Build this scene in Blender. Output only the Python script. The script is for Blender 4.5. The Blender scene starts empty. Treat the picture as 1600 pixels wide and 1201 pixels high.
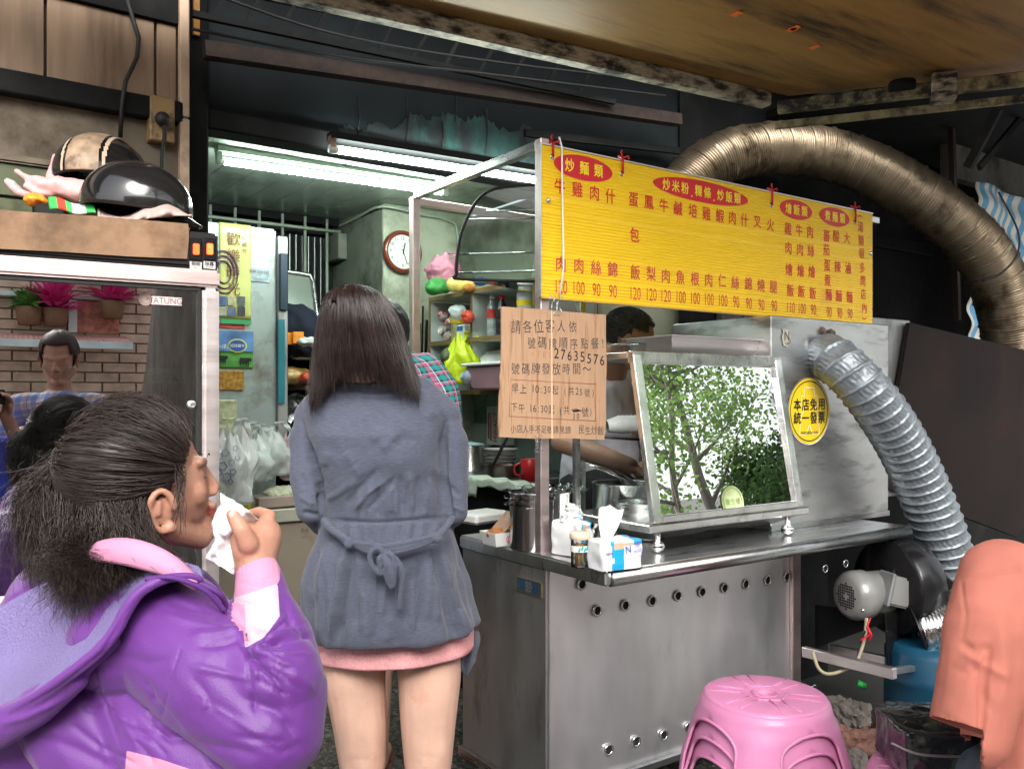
import bpy, bmesh, math, random
import numpy as np
from mathutils import Vector, Matrix, noise
from mathutils.noise import noise as nz
random.seed(7); np.random.seed(7)
scene = bpy.context.scene
COL = scene.collection
PI = math.pi
# ---------------------------------------------------------------- camera, world, sun, exposure
YAW = math.radians(35.0); CAMH = 1.33; FPX = 1340.0; HORY = 620.0
SY, CY = math.sin(YAW), math.cos(YAW)
cam = bpy.data.cameras.new('camera'); camo = bpy.data.objects.new('camera', cam); COL.objects.link(camo)
camo.location = (0, 0, CAMH); camo.rotation_euler = (math.radians(90), 0, -YAW)
cam.sensor_width = 36; cam.lens = 36*FPX/1600; cam.shift_y = (HORY-600.5)/1600
cam.clip_start = 0.02; cam.clip_end = 500
scene.camera = camo
world = bpy.data.worlds.new('World'); scene.world = world; world.use_nodes = True
wn, wl = world.node_tree.nodes, world.node_tree.links
bgn = wn['Background']
sky = wn.new('ShaderNodeTexSky'); sky.sky_type = 'NISHITA'; sky.sun_disc = False
sky.sun_elevation = math.radians(38); sky.sun_rotation = math.radians(205); sky.dust_density = 4; sky.air_density = 1.2
hsv = wn.new('ShaderNodeHueSaturation'); hsv.inputs['Saturation'].default_value = 0.22
wl.new(sky.outputs[0], hsv.inputs['Color']); wl.new(hsv.outputs[0], bgn.inputs['Color'])
bgn.inputs['Strength'].default_value = 0.15
sun = bpy.data.lights.new('sun', 'SUN'); suno = bpy.data.objects.new('sun', sun); COL.objects.link(suno)
sun.energy = 1.5; sun.angle = math.radians(35); sun.color = (1, .96, .9)
# sun behind the photographer's left, high
_el, _az = math.radians(38), math.radians(205)
_sd = Vector((math.sin(_az)*math.cos(_el), math.cos(_az)*math.cos(_el), math.sin(_el)))
suno.rotation_euler = _sd.to_track_quat('Z', 'Y').to_euler()
scene.view_settings.view_transform = 'Standard'; scene.view_settings.look = 'None'
scene.view_settings.exposure = 1.42; scene.view_settings.gamma = 1.0
scene.view_settings.use_curve_mapping = False
cy = scene.cycles
try:
    cy.use_denoising = True; cy.max_bounces = 8; cy.transparent_max_bounces = 16; cy.diffuse_bounces = 4
    cy.glossy_bounces = 4; cy.transmission_bounces = 6; cy.caustics_reflective = False; cy.caustics_refractive = False
    cy.sample_clamp_indirect = 6
except Exception: pass

# ---------------------------------------------------------------- survey helpers (photo point + a known distance or plane -> place)
def ray(px):
    c = (px-800)/FPX; return (CY*c+SY, -SY*c+CY)
def at(px, py, d):
    r = ray(px); return Vector((r[0]*d, r[1]*d, CAMH-(py-HORY)/FPX*d))
def onZ(px, py, Z): return at(px, py, (CAMH-Z)*FPX/(py-HORY))
def onY(px, py, Y): return at(px, py, Y/ray(px)[1])
def onX(px, py, X): return at(px, py, X/ray(px)[0])
RT = Vector((CY, -SY, 0)); FW = Vector((SY, CY, 0)); UP = Vector((0, 0, 1))
def proj(co):
    d = co[:, 0]*SY+co[:, 1]*CY
    return 800+FPX*(co[:, 0]*CY-co[:, 1]*SY)/d, HORY+FPX*(CAMH-co[:, 2])/d, d

# ---------------------------------------------------------------- materials
def _s(n, k, v):
    if k in n.inputs: n.inputs[k].default_value = v
def c4(c): return (c[0], c[1], c[2], 1)
def M(name, col, rough=.5, metal=0., var=.15, vs=6., st=(1, 1, 1), bump=0., bs=60., dirt=None, damt=.5, ds=3., spec=.5,
      coat=0., trans=0., alpha=1., emit=None, es=0., sheen=0., rv=.1, aniso=0., sss=0., ior=1.45, col2=None):
    m = bpy.data.materials.new(name); m.use_nodes = True
    nt = m.node_tree; N, L = nt.nodes, nt.links
    p = N['Principled BSDF']
    _s(p, 'Roughness', rough); _s(p, 'Metallic', metal); _s(p, 'Specular IOR Level', spec); _s(p, 'Coat Weight', coat)
    _s(p, 'Transmission Weight', trans); _s(p, 'Alpha', alpha); _s(p, 'Sheen Weight', sheen); _s(p, 'IOR', ior)
    _s(p, 'Anisotropic', aniso); _s(p, 'Subsurface Weight', sss)
    if sss: p.inputs['Subsurface Radius'].default_value = (.02, .008, .004)
    if emit: _s(p, 'Emission Color', c4(emit)); _s(p, 'Emission Strength', es)
    tc = N.new('ShaderNodeTexCoord'); mp = N.new('ShaderNodeMapping'); mp.inputs['Scale'].default_value = st
    L.new(tc.outputs['Object'], mp.inputs[0])
    n1 = N.new('ShaderNodeTexNoise'); n1.inputs['Scale'].default_value = vs; n1.inputs['Detail'].default_value = 6
    L.new(mp.outputs[0], n1.inputs['Vector'])
    r = N.new('ShaderNodeValToRGB'); r.color_ramp.elements[0].position = .3; r.color_ramp.elements[1].position = .7
    lo = tuple(max(0, c*(1-var)) for c in col); hi = tuple(min(1, c*(1+var)) for c in col) if col2 is None else col2
    r.color_ramp.elements[0].color = c4(lo); r.color_ramp.elements[1].color = c4(hi)
    L.new(n1.outputs['Fac'], r.inputs[0]); out = r.outputs[0]
    if dirt:
        n2 = N.new('ShaderNodeTexNoise'); n2.inputs['Scale'].default_value = ds; n2.inputs['Detail'].default_value = 9
        n2.inputs['Roughness'].default_value = .65
        L.new(mp.outputs[0], n2.inputs['Vector'])
        rr = N.new('ShaderNodeValToRGB'); rr.color_ramp.elements[0].position = .62-.3*damt; rr.color_ramp.elements[1].position = .78-.3*damt
        L.new(n2.outputs['Fac'], rr.inputs[0])
        mx = N.new('ShaderNodeMixRGB'); L.new(rr.outputs[0], mx.inputs[0]); L.new(out, mx.inputs[1]); mx.inputs[2].default_value = c4(dirt)
        out = mx.outputs[0]
    L.new(out, p.inputs['Base Color'])
    if rv:
        mr = N.new('ShaderNodeMapRange'); mr.inputs[3].default_value = max(0.02, rough-rv); mr.inputs[4].default_value = min(1, rough+rv)
        L.new(n1.outputs['Fac'], mr.inputs[0]); L.new(mr.outputs[0], p.inputs['Roughness'])
    if bump:
        n3 = N.new('ShaderNodeTexNoise'); n3.inputs['Scale'].default_value = bs; n3.inputs['Detail'].default_value = 5
        L.new(mp.outputs[0], n3.inputs['Vector'])
        b = N.new('ShaderNodeBump'); b.inputs['Strength'].default_value = bump; b.inputs['Distance'].default_value = .01
        L.new(n3.outputs['Fac'], b.inputs['Height']); L.new(b.outputs[0], p.inputs['Normal'])
    return m
def steel(name, v=.55, rough=.3, st=(1, 1, 1), dirt=None, damt=.3, tint=(1, 1, 1)):
    return M(name, (v*tint[0], v*tint[1], v*tint[2]), rough, 1., .1, 5, st, bump=.03, bs=14, dirt=dirt, damt=damt, ds=4, rv=.1)
def glass(name, tint=(1, 1, 1), refl=1.5, dens=0.0, rough=0.0):
    """thin pane: clear see-through mixed with a mirror reflection by Fresnel"""
    m = bpy.data.materials.new(name); m.use_nodes = True
    N, L = m.node_tree.nodes, m.node_tree.links
    N.remove(N['Principled BSDF'])
    t = N.new('ShaderNodeBsdfTransparent'); t.inputs[0].default_value = c4(tint)
    g = N.new('ShaderNodeBsdfGlossy'); g.inputs['Roughness'].default_value = rough
    f = N.new('ShaderNodeFresnel'); f.inputs['IOR'].default_value = refl
    ad = N.new('ShaderNodeMath'); ad.operation = 'ADD'; ad.inputs[1].default_value = dens; ad.use_clamp = True
    x = N.new('ShaderNodeMixShader'); L.new(f.outputs[0], ad.inputs[0]); L.new(ad.outputs[0], x.inputs[0])
    L.new(t.outputs[0], x.inputs[1]); L.new(g.outputs[0], x.inputs[2])
    L.new(x.outputs[0], N['Material Output'].inputs[0])
    return m
def bands(name, stops, axis='Z', scale=1., rough=.8, wob=0.):
    """stripes that belong to the cloth: stops = [(pos, colour)] repeated along one axis"""
    m = M(name, (.5, .5, .5), rough); N, L = m.node_tree.nodes, m.node_tree.links
    tc = N.new('ShaderNodeTexCoord'); sp = N.new('ShaderNodeSeparateXYZ'); L.new(tc.outputs['Object'], sp.inputs[0])
    mu = N.new('ShaderNodeMath'); mu.operation = 'MULTIPLY'; mu.inputs[1].default_value = scale; L.new(sp.outputs[axis], mu.inputs[0])
    fr = N.new('ShaderNodeMath'); fr.operation = 'FRACT'; L.new(mu.outputs[0], fr.inputs[0])
    r = N.new('ShaderNodeValToRGB'); r.color_ramp.interpolation = 'CONSTANT'
    while len(r.color_ramp.elements) < len(stops): r.color_ramp.elements.new(.5)
    for e, (q, c) in zip(r.color_ramp.elements, stops): e.position = q; e.color = c4(c)
    L.new(fr.outputs[0], r.inputs[0]); L.new(r.outputs[0], N['Principled BSDF'].inputs['Base Color'])
    return m
def plaid(name, base, a, b, c, sc=14.):
    m = M(name, base, .85); N, L = m.node_tree.nodes, m.node_tree.links
    tc = N.new('ShaderNodeTexCoord'); mp = N.new('ShaderNodeMapping'); mp.inputs['Rotation'].default_value = (0.1, 0.15, -.6)
    L.new(tc.outputs['Object'], mp.inputs[0]); sp = N.new('ShaderNodeSeparateXYZ'); L.new(mp.outputs[0], sp.inputs[0])
    cur = None
    col = None
    prev = None
    for ax, off, wid, cc in (('X', 0, .35, a), ('Z', 0, .35, a), ('X', .5, .16, b), ('Z', .5, .16, b), ('X', .3, .07, c), ('Z', .3, .07, c)):
        mu = N.new('ShaderNodeMath'); mu.operation = 'MULTIPLY_ADD'; mu.inputs[1].default_value = sc; mu.inputs[2].default_value = off+20
        L.new(sp.outputs[ax], mu.inputs[0])
        fr = N.new('ShaderNodeMath'); fr.operation = 'FRACT'; L.new(mu.outputs[0], fr.inputs[0])
        lt = N.new('ShaderNodeMath'); lt.operation = 'LESS_THAN'; lt.inputs[1].default_value = wid; L.new(fr.outputs[0], lt.inputs[0])
        ml = N.new('ShaderNodeMath'); ml.operation = 'MULTIPLY'; ml.inputs[1].default_value = .62; L.new(lt.outputs[0], ml.inputs[0])
        mx = N.new('ShaderNodeMixRGB'); L.new(ml.outputs[0], mx.inputs[0]); mx.inputs[2].default_value = c4(cc)
        if prev is None: mx.inputs[1].default_value = c4(base)
        else: L.new(prev, mx.inputs[1])
        prev = mx.outputs[0]
    L.new(prev, N['Principled BSDF'].inputs['Base Color'])
    return m

# ---------------------------------------------------------------- object helpers
def tag(o, label=None, cat=None, group=None, kind=None):
    if label: o['label'] = label
    if cat: o['category'] = cat
    if group: o['group'] = group
    if kind: o['kind'] = kind
    return o
def thing(name, label, cat, loc=(0, 0, 0), rz=0, group=None):
    o = bpy.data.objects.new(name, None); COL.objects.link(o); o.empty_display_size = .1
    o.location = loc; o.rotation_euler = (0, 0, rz)
    return tag(o, label, cat, group)
def root_matrix(p):
    m = Matrix.Identity(4)
    while p is not None: m = p.matrix_basis @ m; p = p.parent
    return m
def children(o): return [c for c in COL.objects if c.parent is o]
def copy_tree(o, loc=None, rz=None, label=None, parent=None, kids=None):
    if kids is None:
        kids = {}
        for c in COL.objects:
            if c.parent is not None: kids.setdefault(c.parent.name, []).append(c)
    c = o.copy(); COL.objects.link(c); c.parent = parent
    if loc is not None: c.location = loc
    if rz is not None: c.rotation_euler.z = rz
    if label: c['label'] = label
    for ch in kids.get(o.name, []): copy_tree(ch, parent=c, kids=kids)
    return c
def add_mesh(name, me, parent=None, label=None, cat=None, group=None, kind=None):
    o = bpy.data.objects.new(name, me); COL.objects.link(o)
    if parent is not None:
        me.transform(root_matrix(parent).inverted()); o.parent = parent
    elif len(me.vertices):
        co = np.empty(len(me.vertices)*3, 'f'); me.vertices.foreach_get('co', co); co = co.reshape(-1, 3)
        a, b = co.min(0), co.max(0); c = Vector(((a[0]+b[0])/2, (a[1]+b[1])/2, a[2]))
        me.transform(Matrix.Translation(-c)); o.location = c
    return tag(o, label, cat, group, kind)

class MB:
    def __init__(s): s.v = []; s.f = []; s.sm = []; s.mi = []; s.cur = 0
    def add(s, vs, fs, smooth=False):
        n = len(s.v); s.v.extend([tuple(p) for p in vs])
        for f in fs: s.f.append(tuple(i+n for i in f)); s.sm.append(smooth); s.mi.append(s.cur)
        return s
    def box(s, x0, x1, y0, y1, z0, z1):
        if x0 > x1: x0, x1 = x1, x0
        if y0 > y1: y0, y1 = y1, y0
        if z0 > z1: z0, z1 = z1, z0
        return s.add([(x0, y0, z0), (x1, y0, z0), (x1, y1, z0), (x0, y1, z0), (x0, y0, z1), (x1, y0, z1), (x1, y1, z1), (x0, y1, z1)],
              [(0, 3, 2, 1), (4, 5, 6, 7), (0, 1, 5, 4), (1, 2, 6, 5), (2, 3, 7, 6), (3, 0, 4, 7)])
    def obox(s, c, size, rot=None):
        a, b, d = size[0]/2, size[1]/2, size[2]/2; c = Vector(c)
        R = rot if rot is not None else Matrix.Identity(3)
        if isinstance(R, (int, float)): R = Matrix.Rotation(R, 3, 'Z')
        vs = [c+R@Vector((x*a, y*b, z*d)) for z in (-1, 1) for x, y in ((-1, -1), (1, -1), (1, 1), (-1, 1))]
        return s.add(vs, [(0, 3, 2, 1), (4, 5, 6, 7), (0, 1, 5, 4), (1, 2, 6, 5), (2, 3, 7, 6), (3, 0, 4, 7)])
    def bar(s, p0, p1, w, h, up=UP):
        p0, p1 = Vector(p0), Vector(p1); t = (p1-p0).normalized(); a = t.cross(Vector(up))
        if a.length < 1e-4: a = t.cross(Vector((0, 1, 0)))
        a.normalize(); b = a.cross(t); a *= w/2; b *= h/2
        vs = [p0-a-b, p0+a-b, p0+a+b, p0-a+b, p1-a-b, p1+a-b, p1+a+b, p1-a+b]
        return s.add(vs, [(0, 1, 2, 3), (4, 7, 6, 5), (0, 4, 5, 1), (1, 5, 6, 2), (2, 6, 7, 3), (3, 7, 4, 0)])
    def tube(s, pts, r, n=8, caps=True, closed=False, flat=1.0):
        pts = [Vector(p) for p in pts]; k = len(pts)
        rs = r if isinstance(r, (list, tuple)) else [r]*k
        t0 = (pts[1]-pts[0]).normalized(); a = t0.orthogonal().normalized()
        vs = []; 
        for i in range(k):
            if closed: t = pts[(i+1) % k]-pts[i-1]
            else: t = pts[min(i+1, k-1)]-pts[max(i-1, 0)]
            if t.length < 1e-9: t = t0
            t = t.normalized(); a = (a-t*a.dot(t))
            if a.length < 1e-6: a = t.orthogonal()
            a.normalize(); b = t.cross(a)
            for j in range(n):
                q = 2*PI*j/n; vs.append(pts[i]+(a*math.cos(q)+b*math.sin(q)*flat)*rs[i])
        fs = []
        for i in range(k-1 if not closed else k):
            i2 = (i+1) % k
            for j in range(n): fs.append((i*n+j, i*n+(j+1) % n, i2*n+(j+1) % n, i2*n+j))
        if caps and not closed: fs.append(tuple(range(n-1, -1, -1))); fs.append(tuple((k-1)*n+j for j in range(n)))
        return s.add(vs, fs, True)
    def lathe(s, prof, c=(0, 0, 0), n=24, M3=None, smooth=True, sx=1., sy=1.):
        c = Vector(c); R = M3 if M3 is not None else Matrix.Identity(3); vs = []; fs = []
        for (r, z) in prof:
            for j in range(n): q = 2*PI*j/n; vs.append(c+R@Vector((r*math.cos(q)*sx, r*math.sin(q)*sy, z)))
        for i in range(len(prof)-1):
            for j in range(n): fs.append((i*n+j, i*n+(j+1) % n, (i+1)*n+(j+1) % n, (i+1)*n+j))
        return s.add(vs, fs, smooth)
    def ball(s, c, r, n=16, M3=None):
        if isinstance(r, (int, float)): r = (r, r, r)
        c = Vector(c); R = M3 if M3 is not None else Matrix.Identity(3); m = n//2; vs = []; fs = []
        for i in range(m+1):
            th = PI*i/m
            for j in range(n):
                q = 2*PI*j/n; vs.append(c+R@Vector((r[0]*math.sin(th)*math.cos(q), r[1]*math.sin(th)*math.sin(q), r[2]*math.cos(th))))
        for i in range(m):
            for j in range(n): fs.append((i*n+j, (i+1)*n+j, (i+1)*n+(j+1) % n, i*n+(j+1) % n))
        return s.add(vs, fs, True)
    def cap(s, p0, p1, r0, r1=None, n=14):
        """tapered capsule"""
        if r1 is None: r1 = r0
        p0, p1 = Vector(p0), Vector(p1); t = p1-p0; l = t.length
        if l < 1e-6: return s.ball(p0, r0, n)
        t.normalize(); pts = []; rs = []
        for k in range(5): q = PI/2*(1-k/4); pts.append(p0-t*r0*math.sin(q)); rs.append(max(1e-4, r0*math.cos(q)))
        for k in range(1, 4): pts.append(p0.lerp(p1, k/4)); rs.append(r0+(r1-r0)*k/4)
        for k in range(5): q = PI/2*k/4; pts.append(p1+t*r1*math.sin(q)); rs.append(max(1e-4, r1*math.cos(q)))
        return s.tube(pts, rs, n)
    def chain(s, pts, rs, n=14):
        for i in range(len(pts)-1): s.cap(pts[i], pts[i+1], rs[i], rs[i+1], n)
        return s
    def quad(s, a, b, c, d, smooth=False): return s.add([a, b, c, d], [(0, 1, 2, 3)], smooth)
    def prism(s, pts, dv):
        """closed slab from a planar outline and a thickness vector"""
        pts = [Vector(p) for p in pts]; dv = Vector(dv); n = len(pts)
        fs = [tuple(range(n)), tuple(range(2*n-1, n-1, -1))]+[(i, i+n, (i+1) % n+n, (i+1) % n) for i in range(n)]
        return s.add(pts+[p+dv for p in pts], fs)
    def grid(s, fn, nu, nv, cu=False, smooth=True):
        vs = [fn(i/(nu if cu else nu-1), j/(nv-1)) for j in range(nv) for i in range(nu)]; fs = []
        for j in range(nv-1):
            for i in range(nu if cu else nu-1): i2 = (i+1) % nu; fs.append((j*nu+i, j*nu+i2, (j+1)*nu+i2, (j+1)*nu+i))
        return s.add(vs, fs, smooth)
    def mesh(s, name='m', bevel=0., seg=1, fix=True):
        me = bpy.data.meshes.new(name); me.from_pydata([tuple(v) for v in s.v], [], s.f)
        me.polygons.foreach_set('use_smooth', s.sm); me.polygons.foreach_set('material_index', s.mi)
        if bevel or fix:
            bm = bmesh.new(); bm.from_mesh(me)
            if bevel:
                ed = [e for e in bm.edges if len(e.link_faces) == 2 and e.calc_face_angle(0) > .5]
                bmesh.ops.bevel(bm, geom=ed, offset=bevel, segments=seg, affect='EDGES', clamp_overlap=True)
            if fix: bmesh.ops.recalc_face_normals(bm, faces=bm.faces)
            bm.to_mesh(me); bm.free()
        me.update(); return me
    def build(s, name, mat, parent=None, bevel=0., seg=1, solid=0., fix=True, **kw):
        me = s.mesh(name, bevel, seg, fix)
        for m in (mat if isinstance(mat, (list, tuple)) else [mat]): me.materials.append(m)
        if solid: me = evald(me, [('SOLIDIFY', dict(thickness=solid, offset=0))])
        return add_mesh(name, me, parent, **kw)
def evald(me, mods):
    o = bpy.data.objects.new('t', me); COL.objects.link(o)
    for ty, kw in mods:
        m = o.modifiers.new(ty, ty)
        for k, v in kw.items(): setattr(m, k, v)
    dg = bpy.context.evaluated_depsgraph_get(); r = bpy.data.meshes.new_from_object(o.evaluated_get(dg), depsgraph=dg)
    mats = list(me.materials)
    bpy.data.objects.remove(o)
    if len(r.materials) == 0:
        for m in mats: r.materials.append(m)
    return r
def organic(mb, voxel=.006, smooth=6, fac=.5):
    """melt the pieces into one continuous skin"""
    me = mb.mesh('o')
    r = evald(me, [('REMESH', dict(mode='VOXEL', voxel_size=voxel)), ('SMOOTH', dict(factor=fac, iterations=smooth))])
    r.polygons.foreach_set('use_smooth', [True]*len(r.polygons)); return r
def getco(me):
    a = np.empty(len(me.vertices)*3, 'f'); me.vertices.foreach_get('co', a); return a.reshape(-1, 3).astype('d')
def getno(me):
    a = np.empty(len(me.vertices)*3, 'f'); me.vertices.foreach_get('normal', a); return a.reshape(-1, 3).astype('d')
def setco(me, co): me.vertices.foreach_set('co', co.astype('f').ravel()); me.update()
def seg_dist(px, py, line):
    best = np.full(px.shape, 1e9); tpar = np.zeros(px.shape); n = len(line)-1
    for i in range(n):
        ax, ay = line[i]; bx, by = line[i+1]; dx, dy = bx-ax, by-ay; L = dx*dx+dy*dy+1e-9
        t = np.clip(((px-ax)*dx+(py-ay)*dy)/L, 0, 1); d = np.hypot(px-ax-t*dx, py-ay-t*dy)
        m = d < best; best[m] = d[m]; tpar[m] = (i+t[m])/n
    return best, tpar
def folds(me, strokes, facing=0.0, dlim=None):
    """raise (+) or sink (-) cloth along drawn fold lines on the side that faces the photographer"""
    co, no = getco(me), getno(me); px, py, d = proj(co)
    view = co-np.array([0, 0, CAMH]); view /= np.linalg.norm(view, axis=1)[:, None]
    fc = np.clip(-(view*no).sum(1)*2.0, 0, 1)
    disp = np.zeros(len(co))
    for st in strokes:
        line, w, a = st[0], st[1], st[2]
        dist, t = seg_dist(px, py, line)
        g = np.exp(-(dist/w)**2)*np.clip(np.minimum(t, 1-t)*5+.15, 0, 1)
        if len(st) > 3: g = g*((d > st[3][0]) & (d < st[3][1]))
        disp += a*g*fc
    setco(me, co+no*disp[:, None])
def roughen(me, amp, sc, seed=0, octv=2, dirn=None):
    co, no = getco(me), getno(me); out = np.zeros(len(co)); o = seed*13.7
    for i, p in enumerate(co):
        out[i] = noise.fractal(Vector((p[0]*sc+o, p[1]*sc, p[2]*sc*(dirn or 1))), 1., 2., octv)
    setco(me, co+no*(out*amp)[:, None])
def in_poly(px, py, poly):
    r = np.zeros(px.shape, bool); n = len(poly); j = n-1
    for i in range(n):
        xi, yi = poly[i]; xj, yj = poly[j]
        c = ((yi > py) != (yj > py)) & (px < (xj-xi)*(py-yi)/(yj-yi+1e-12)+xi); r ^= c; j = i
    return r
def paint(me, idx, poly, drange=None, snap=0):
    """give the faces inside an outline another cloth"""
    n = len(me.polygons); c = np.empty(n*3, 'f'); me.polygons.foreach_get('center', c); c = c.reshape(-1, 3).astype('d')
    px, py, d = proj(c); k = in_poly(px, py, poly)
    if drange: k &= (d > drange[0]) & (d < drange[1])
    mi = np.empty(n, 'i'); me.polygons.foreach_get('material_index', mi); mi[k] = idx; me.polygons.foreach_set('material_index', mi)
    if snap:   # draw the border vertices on to the outline so the seam is clean
        ins = set(); out = set()
        for p in me.polygons:
            (ins if mi[p.index] == idx else out).update(p.vertices)
        vi = np.array(sorted(ins & out))
        if len(vi):
            co = getco(me); x, y, d = proj(co[vi]); bx, by, bd = x.copy(), y.copy(), np.full(len(vi), 1e9)
            for (ax, ay), (cx, cyy) in zip(poly, poly[1:]+poly[:1]):
                dx, dy = cx-ax, cyy-ay; t = np.clip(((x-ax)*dx+(y-ay)*dy)/(dx*dx+dy*dy+1e-9), 0, 1); qx, qy = ax+t*dx, ay+t*dy; e = np.hypot(x-qx, y-qy); m = e < bd; bd[m] = e[m]; bx[m] = qx[m]; by[m] = qy[m]
            ok = bd < snap; R3, U3 = np.array(RT), np.array(UP)
            co[vi[ok]] += R3*((bx-x)[ok]*d[ok]/FPX)[:, None]-U3*((by-y)[ok]*d[ok]/FPX)[:, None]; setco(me, co)
def finish(name, me, mats, parent=None, **kw):
    k = len(me.polygons); mi = np.zeros(k, 'i'); me.polygons.foreach_get('material_index', mi); me.materials.clear()
    for m in (mats if isinstance(mats, (list, tuple)) else [mats]): me.materials.append(m)
    me.polygons.foreach_set('material_index', mi)
    return add_mesh(name, me, parent, **kw)
_gc = {}
def glyph(ch, bold=0.):
    k = (ch, bold)
    if k not in _gc:
        c = bpy.data.curves.new('g', 'FONT'); c.body = ch; c.size = 1; c.align_x = 'CENTER'; c.align_y = 'CENTER'; c.offset = bold; c.resolution_u = 3
        o = bpy.data.objects.new('g', c); COL.objects.link(o); dg = bpy.context.evaluated_depsgraph_get()
        me = bpy.data.meshes.new_from_object(o.evaluated_get(dg)); bpy.data.objects.remove(o)
        vs = [v.co.copy() for v in me.vertices]
        if vs:
            x0, x1 = min(v.x for v in vs), max(v.x for v in vs); y0, y1 = min(v.y for v in vs), max(v.y for v in vs)
            cx, cyy = (x0+x1)/2, (y0+y1)/2
            if len(ch) == 1 and ord(ch) > 0x2000: vs = [Vector((v.x-cx, v.y-cyy, 0)) for v in vs]
            elif len(ch) > 1: vs = [Vector((v.x-cx, v.y-cyy, 0)) for v in vs]
        _gc[k] = (vs, [tuple(p.vertices) for p in me.polygons])
    return _gc[k]
def put(mb, ch, c, h, xd=(1, 0, 0), yd=(0, 0, 1), wx=1., bold=0., rot=0.):
    if isinstance(mb, Chars): return mb.put(ch, c, h, xd, yd, wx, bold, rot)
    # heavier strokes are laid as copies a hair apart (the font's own offset breaks dense characters)
    vs, fs = glyph(ch, 0.); xd, yd, c = Vector(xd), Vector(yd), Vector(c); cr, sr = math.cos(rot), math.sin(rot); nd = xd.cross(yd).normalized()
    for k, (ox, oy) in enumerate(((0, 0),) if bold <= 0 else ((-bold, 0), (bold, 0), (0, bold*.8), (0, -bold*.8))):
        mb.add([c+nd*(k*.00007)+xd*((v.x*cr-v.y*sr+ox)*h*wx)+yd*((v.x*sr+v.y*cr+oy)*h) for v in vs], fs)
class Chars:
    """every character its own part, named like lettering pieces"""
    def __init__(s, mat, parent, name='character'): s.mat = mat; s.par = parent; s.name = name
    def put(s, ch, *a, **k): m = MB(); put(m, ch, *a, **k); m.build(s.name, s.mat, s.par, fix=False)
def catmull(pts, n=8):
    pts = [Vector(p) for p in pts]; P = [pts[0]*2-pts[1]]+pts+[pts[-1]*2-pts[-2]]; out = []
    for i in range(1, len(P)-2):
        for k in range(n):
            t = k/n; a, b, c, d = P[i-1], P[i], P[i+1], P[i+2]
            out.append(.5*((2*b)+(c-a)*t+(2*a-5*b+4*c-d)*t*t+(3*b-a-3*c+d)*t**3))
    out.append(pts[-1]); return out
def lerp(a, b, t): return a+(b-a)*t
def interp(rows, y):
    if y <= rows[0][0]: return rows[0][1:]
    for a, b in zip(rows, rows[1:]):
        if y <= b[0]:
            t = (y-a[0])/(b[0]-a[0]); return tuple(lerp(p, q, t) for p, q in zip(a[1:], b[1:]))
    return rows[-1][1:]
# ================================================================ materials in use
SOOT = (.006, .0065, .007)
m_street = M('concrete_paving', (.42, .41, .39), .85, bump=.3, bs=90, dirt=(.2, .19, .18), damt=.4)
def terrazzo():
    m = M('terrazzo', (.10, .098, .09), .42); N, L = m.node_tree.nodes, m.node_tree.links
    tc = N.new('ShaderNodeTexCoord'); v = N.new('ShaderNodeTexVoronoi'); v.inputs['Scale'].default_value = 95; L.new(tc.outputs['Object'], v.inputs['Vector'])
    r = N.new('ShaderNodeValToRGB'); r.color_ramp.interpolation = 'CONSTANT'
    for q, c in ((0, .025), (.35, .05), (.6, .12), (.82, .22)):
        e = r.color_ramp.elements.new(q) if q else r.color_ramp.elements[0]; e.position = q; e.color = (c*1.05, c, c*.9, 1)
    r.color_ramp.elements[-1].color = (.25, .24, .21, 1)
    L.new(v.outputs['Color'], r.inputs[0]); L.new(r.outputs[0], N['Principled BSDF'].inputs['Base Color']); return m
m_terr = terrazzo()
m_grout = M('grout', (.03, .03, .028), .9)
m_laminate = M('wood_laminate', (.235, .16, .105), .5, var=.28, vs=7, st=(3.5, 3.5, .35), dirt=(.12, .075, .045), damt=.28, ds=2.2, bump=.05, bs=20)
m_plaster = M('old_plaster', (.17, .14, .105), .85, var=.2, vs=9, dirt=(.06, .045, .03), damt=.5, ds=3, bump=.3, bs=25)
m_gtile = M('green_tile', (.10, .12, .065), .3, var=.25, dirt=(.04, .04, .02), damt=.45, ds=5)
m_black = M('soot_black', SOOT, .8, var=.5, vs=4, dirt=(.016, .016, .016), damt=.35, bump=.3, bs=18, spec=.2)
m_blackgl = M('black_gloss', (.01, .01, .011), .22, var=.2)
m_lintel = M('sooty_teal_paint', (.008, .011, .013), .6, var=.4, vs=3, st=(1, 1, .5), dirt=(.012, .022, .022), damt=.25, ds=1.6, bump=.15, bs=14, spec=.2)  # near black: soot, plus the awning's shade put into the colour
m_teal = M('teal_paint', (.016, .070, .063), .6, var=.5, vs=5, st=(1, 1, .45), dirt=(.008, .011, .013), damt=.86, ds=4, bump=.1)
m_trim = M('aged_white_trim', (.50, .36, .26), .6, var=.2, dirt=(.15, .09, .06), damt=.35, ds=4)
m_ceil = M('pvc_ceiling', (.30, .36, .31), .22, var=.12, vs=3, dirt=(.16, .19, .15), damt=.4, ds=2)
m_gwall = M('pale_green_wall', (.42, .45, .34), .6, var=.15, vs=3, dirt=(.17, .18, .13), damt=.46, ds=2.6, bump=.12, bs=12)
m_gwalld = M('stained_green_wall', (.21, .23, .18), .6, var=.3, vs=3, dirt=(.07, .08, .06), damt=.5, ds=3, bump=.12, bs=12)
m_bar = M('pale_green_paint', (.32, .38, .30), .5, var=.2)
m_plyboard = M('awning_plywood', (.33, .175, .05), .5, var=.35, vs=3, st=(.45, 3.2, 1), dirt=(.05, .028, .012), damt=.5, ds=1.5, bump=.06, bs=30)
m_peel = M('peeling_cream_paint', (.42, .37, .28), .6, var=.25, vs=30, st=(1, 1, 3), dirt=(.02, .016, .013), damt=.62, ds=9, bump=.5, bs=50)
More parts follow.
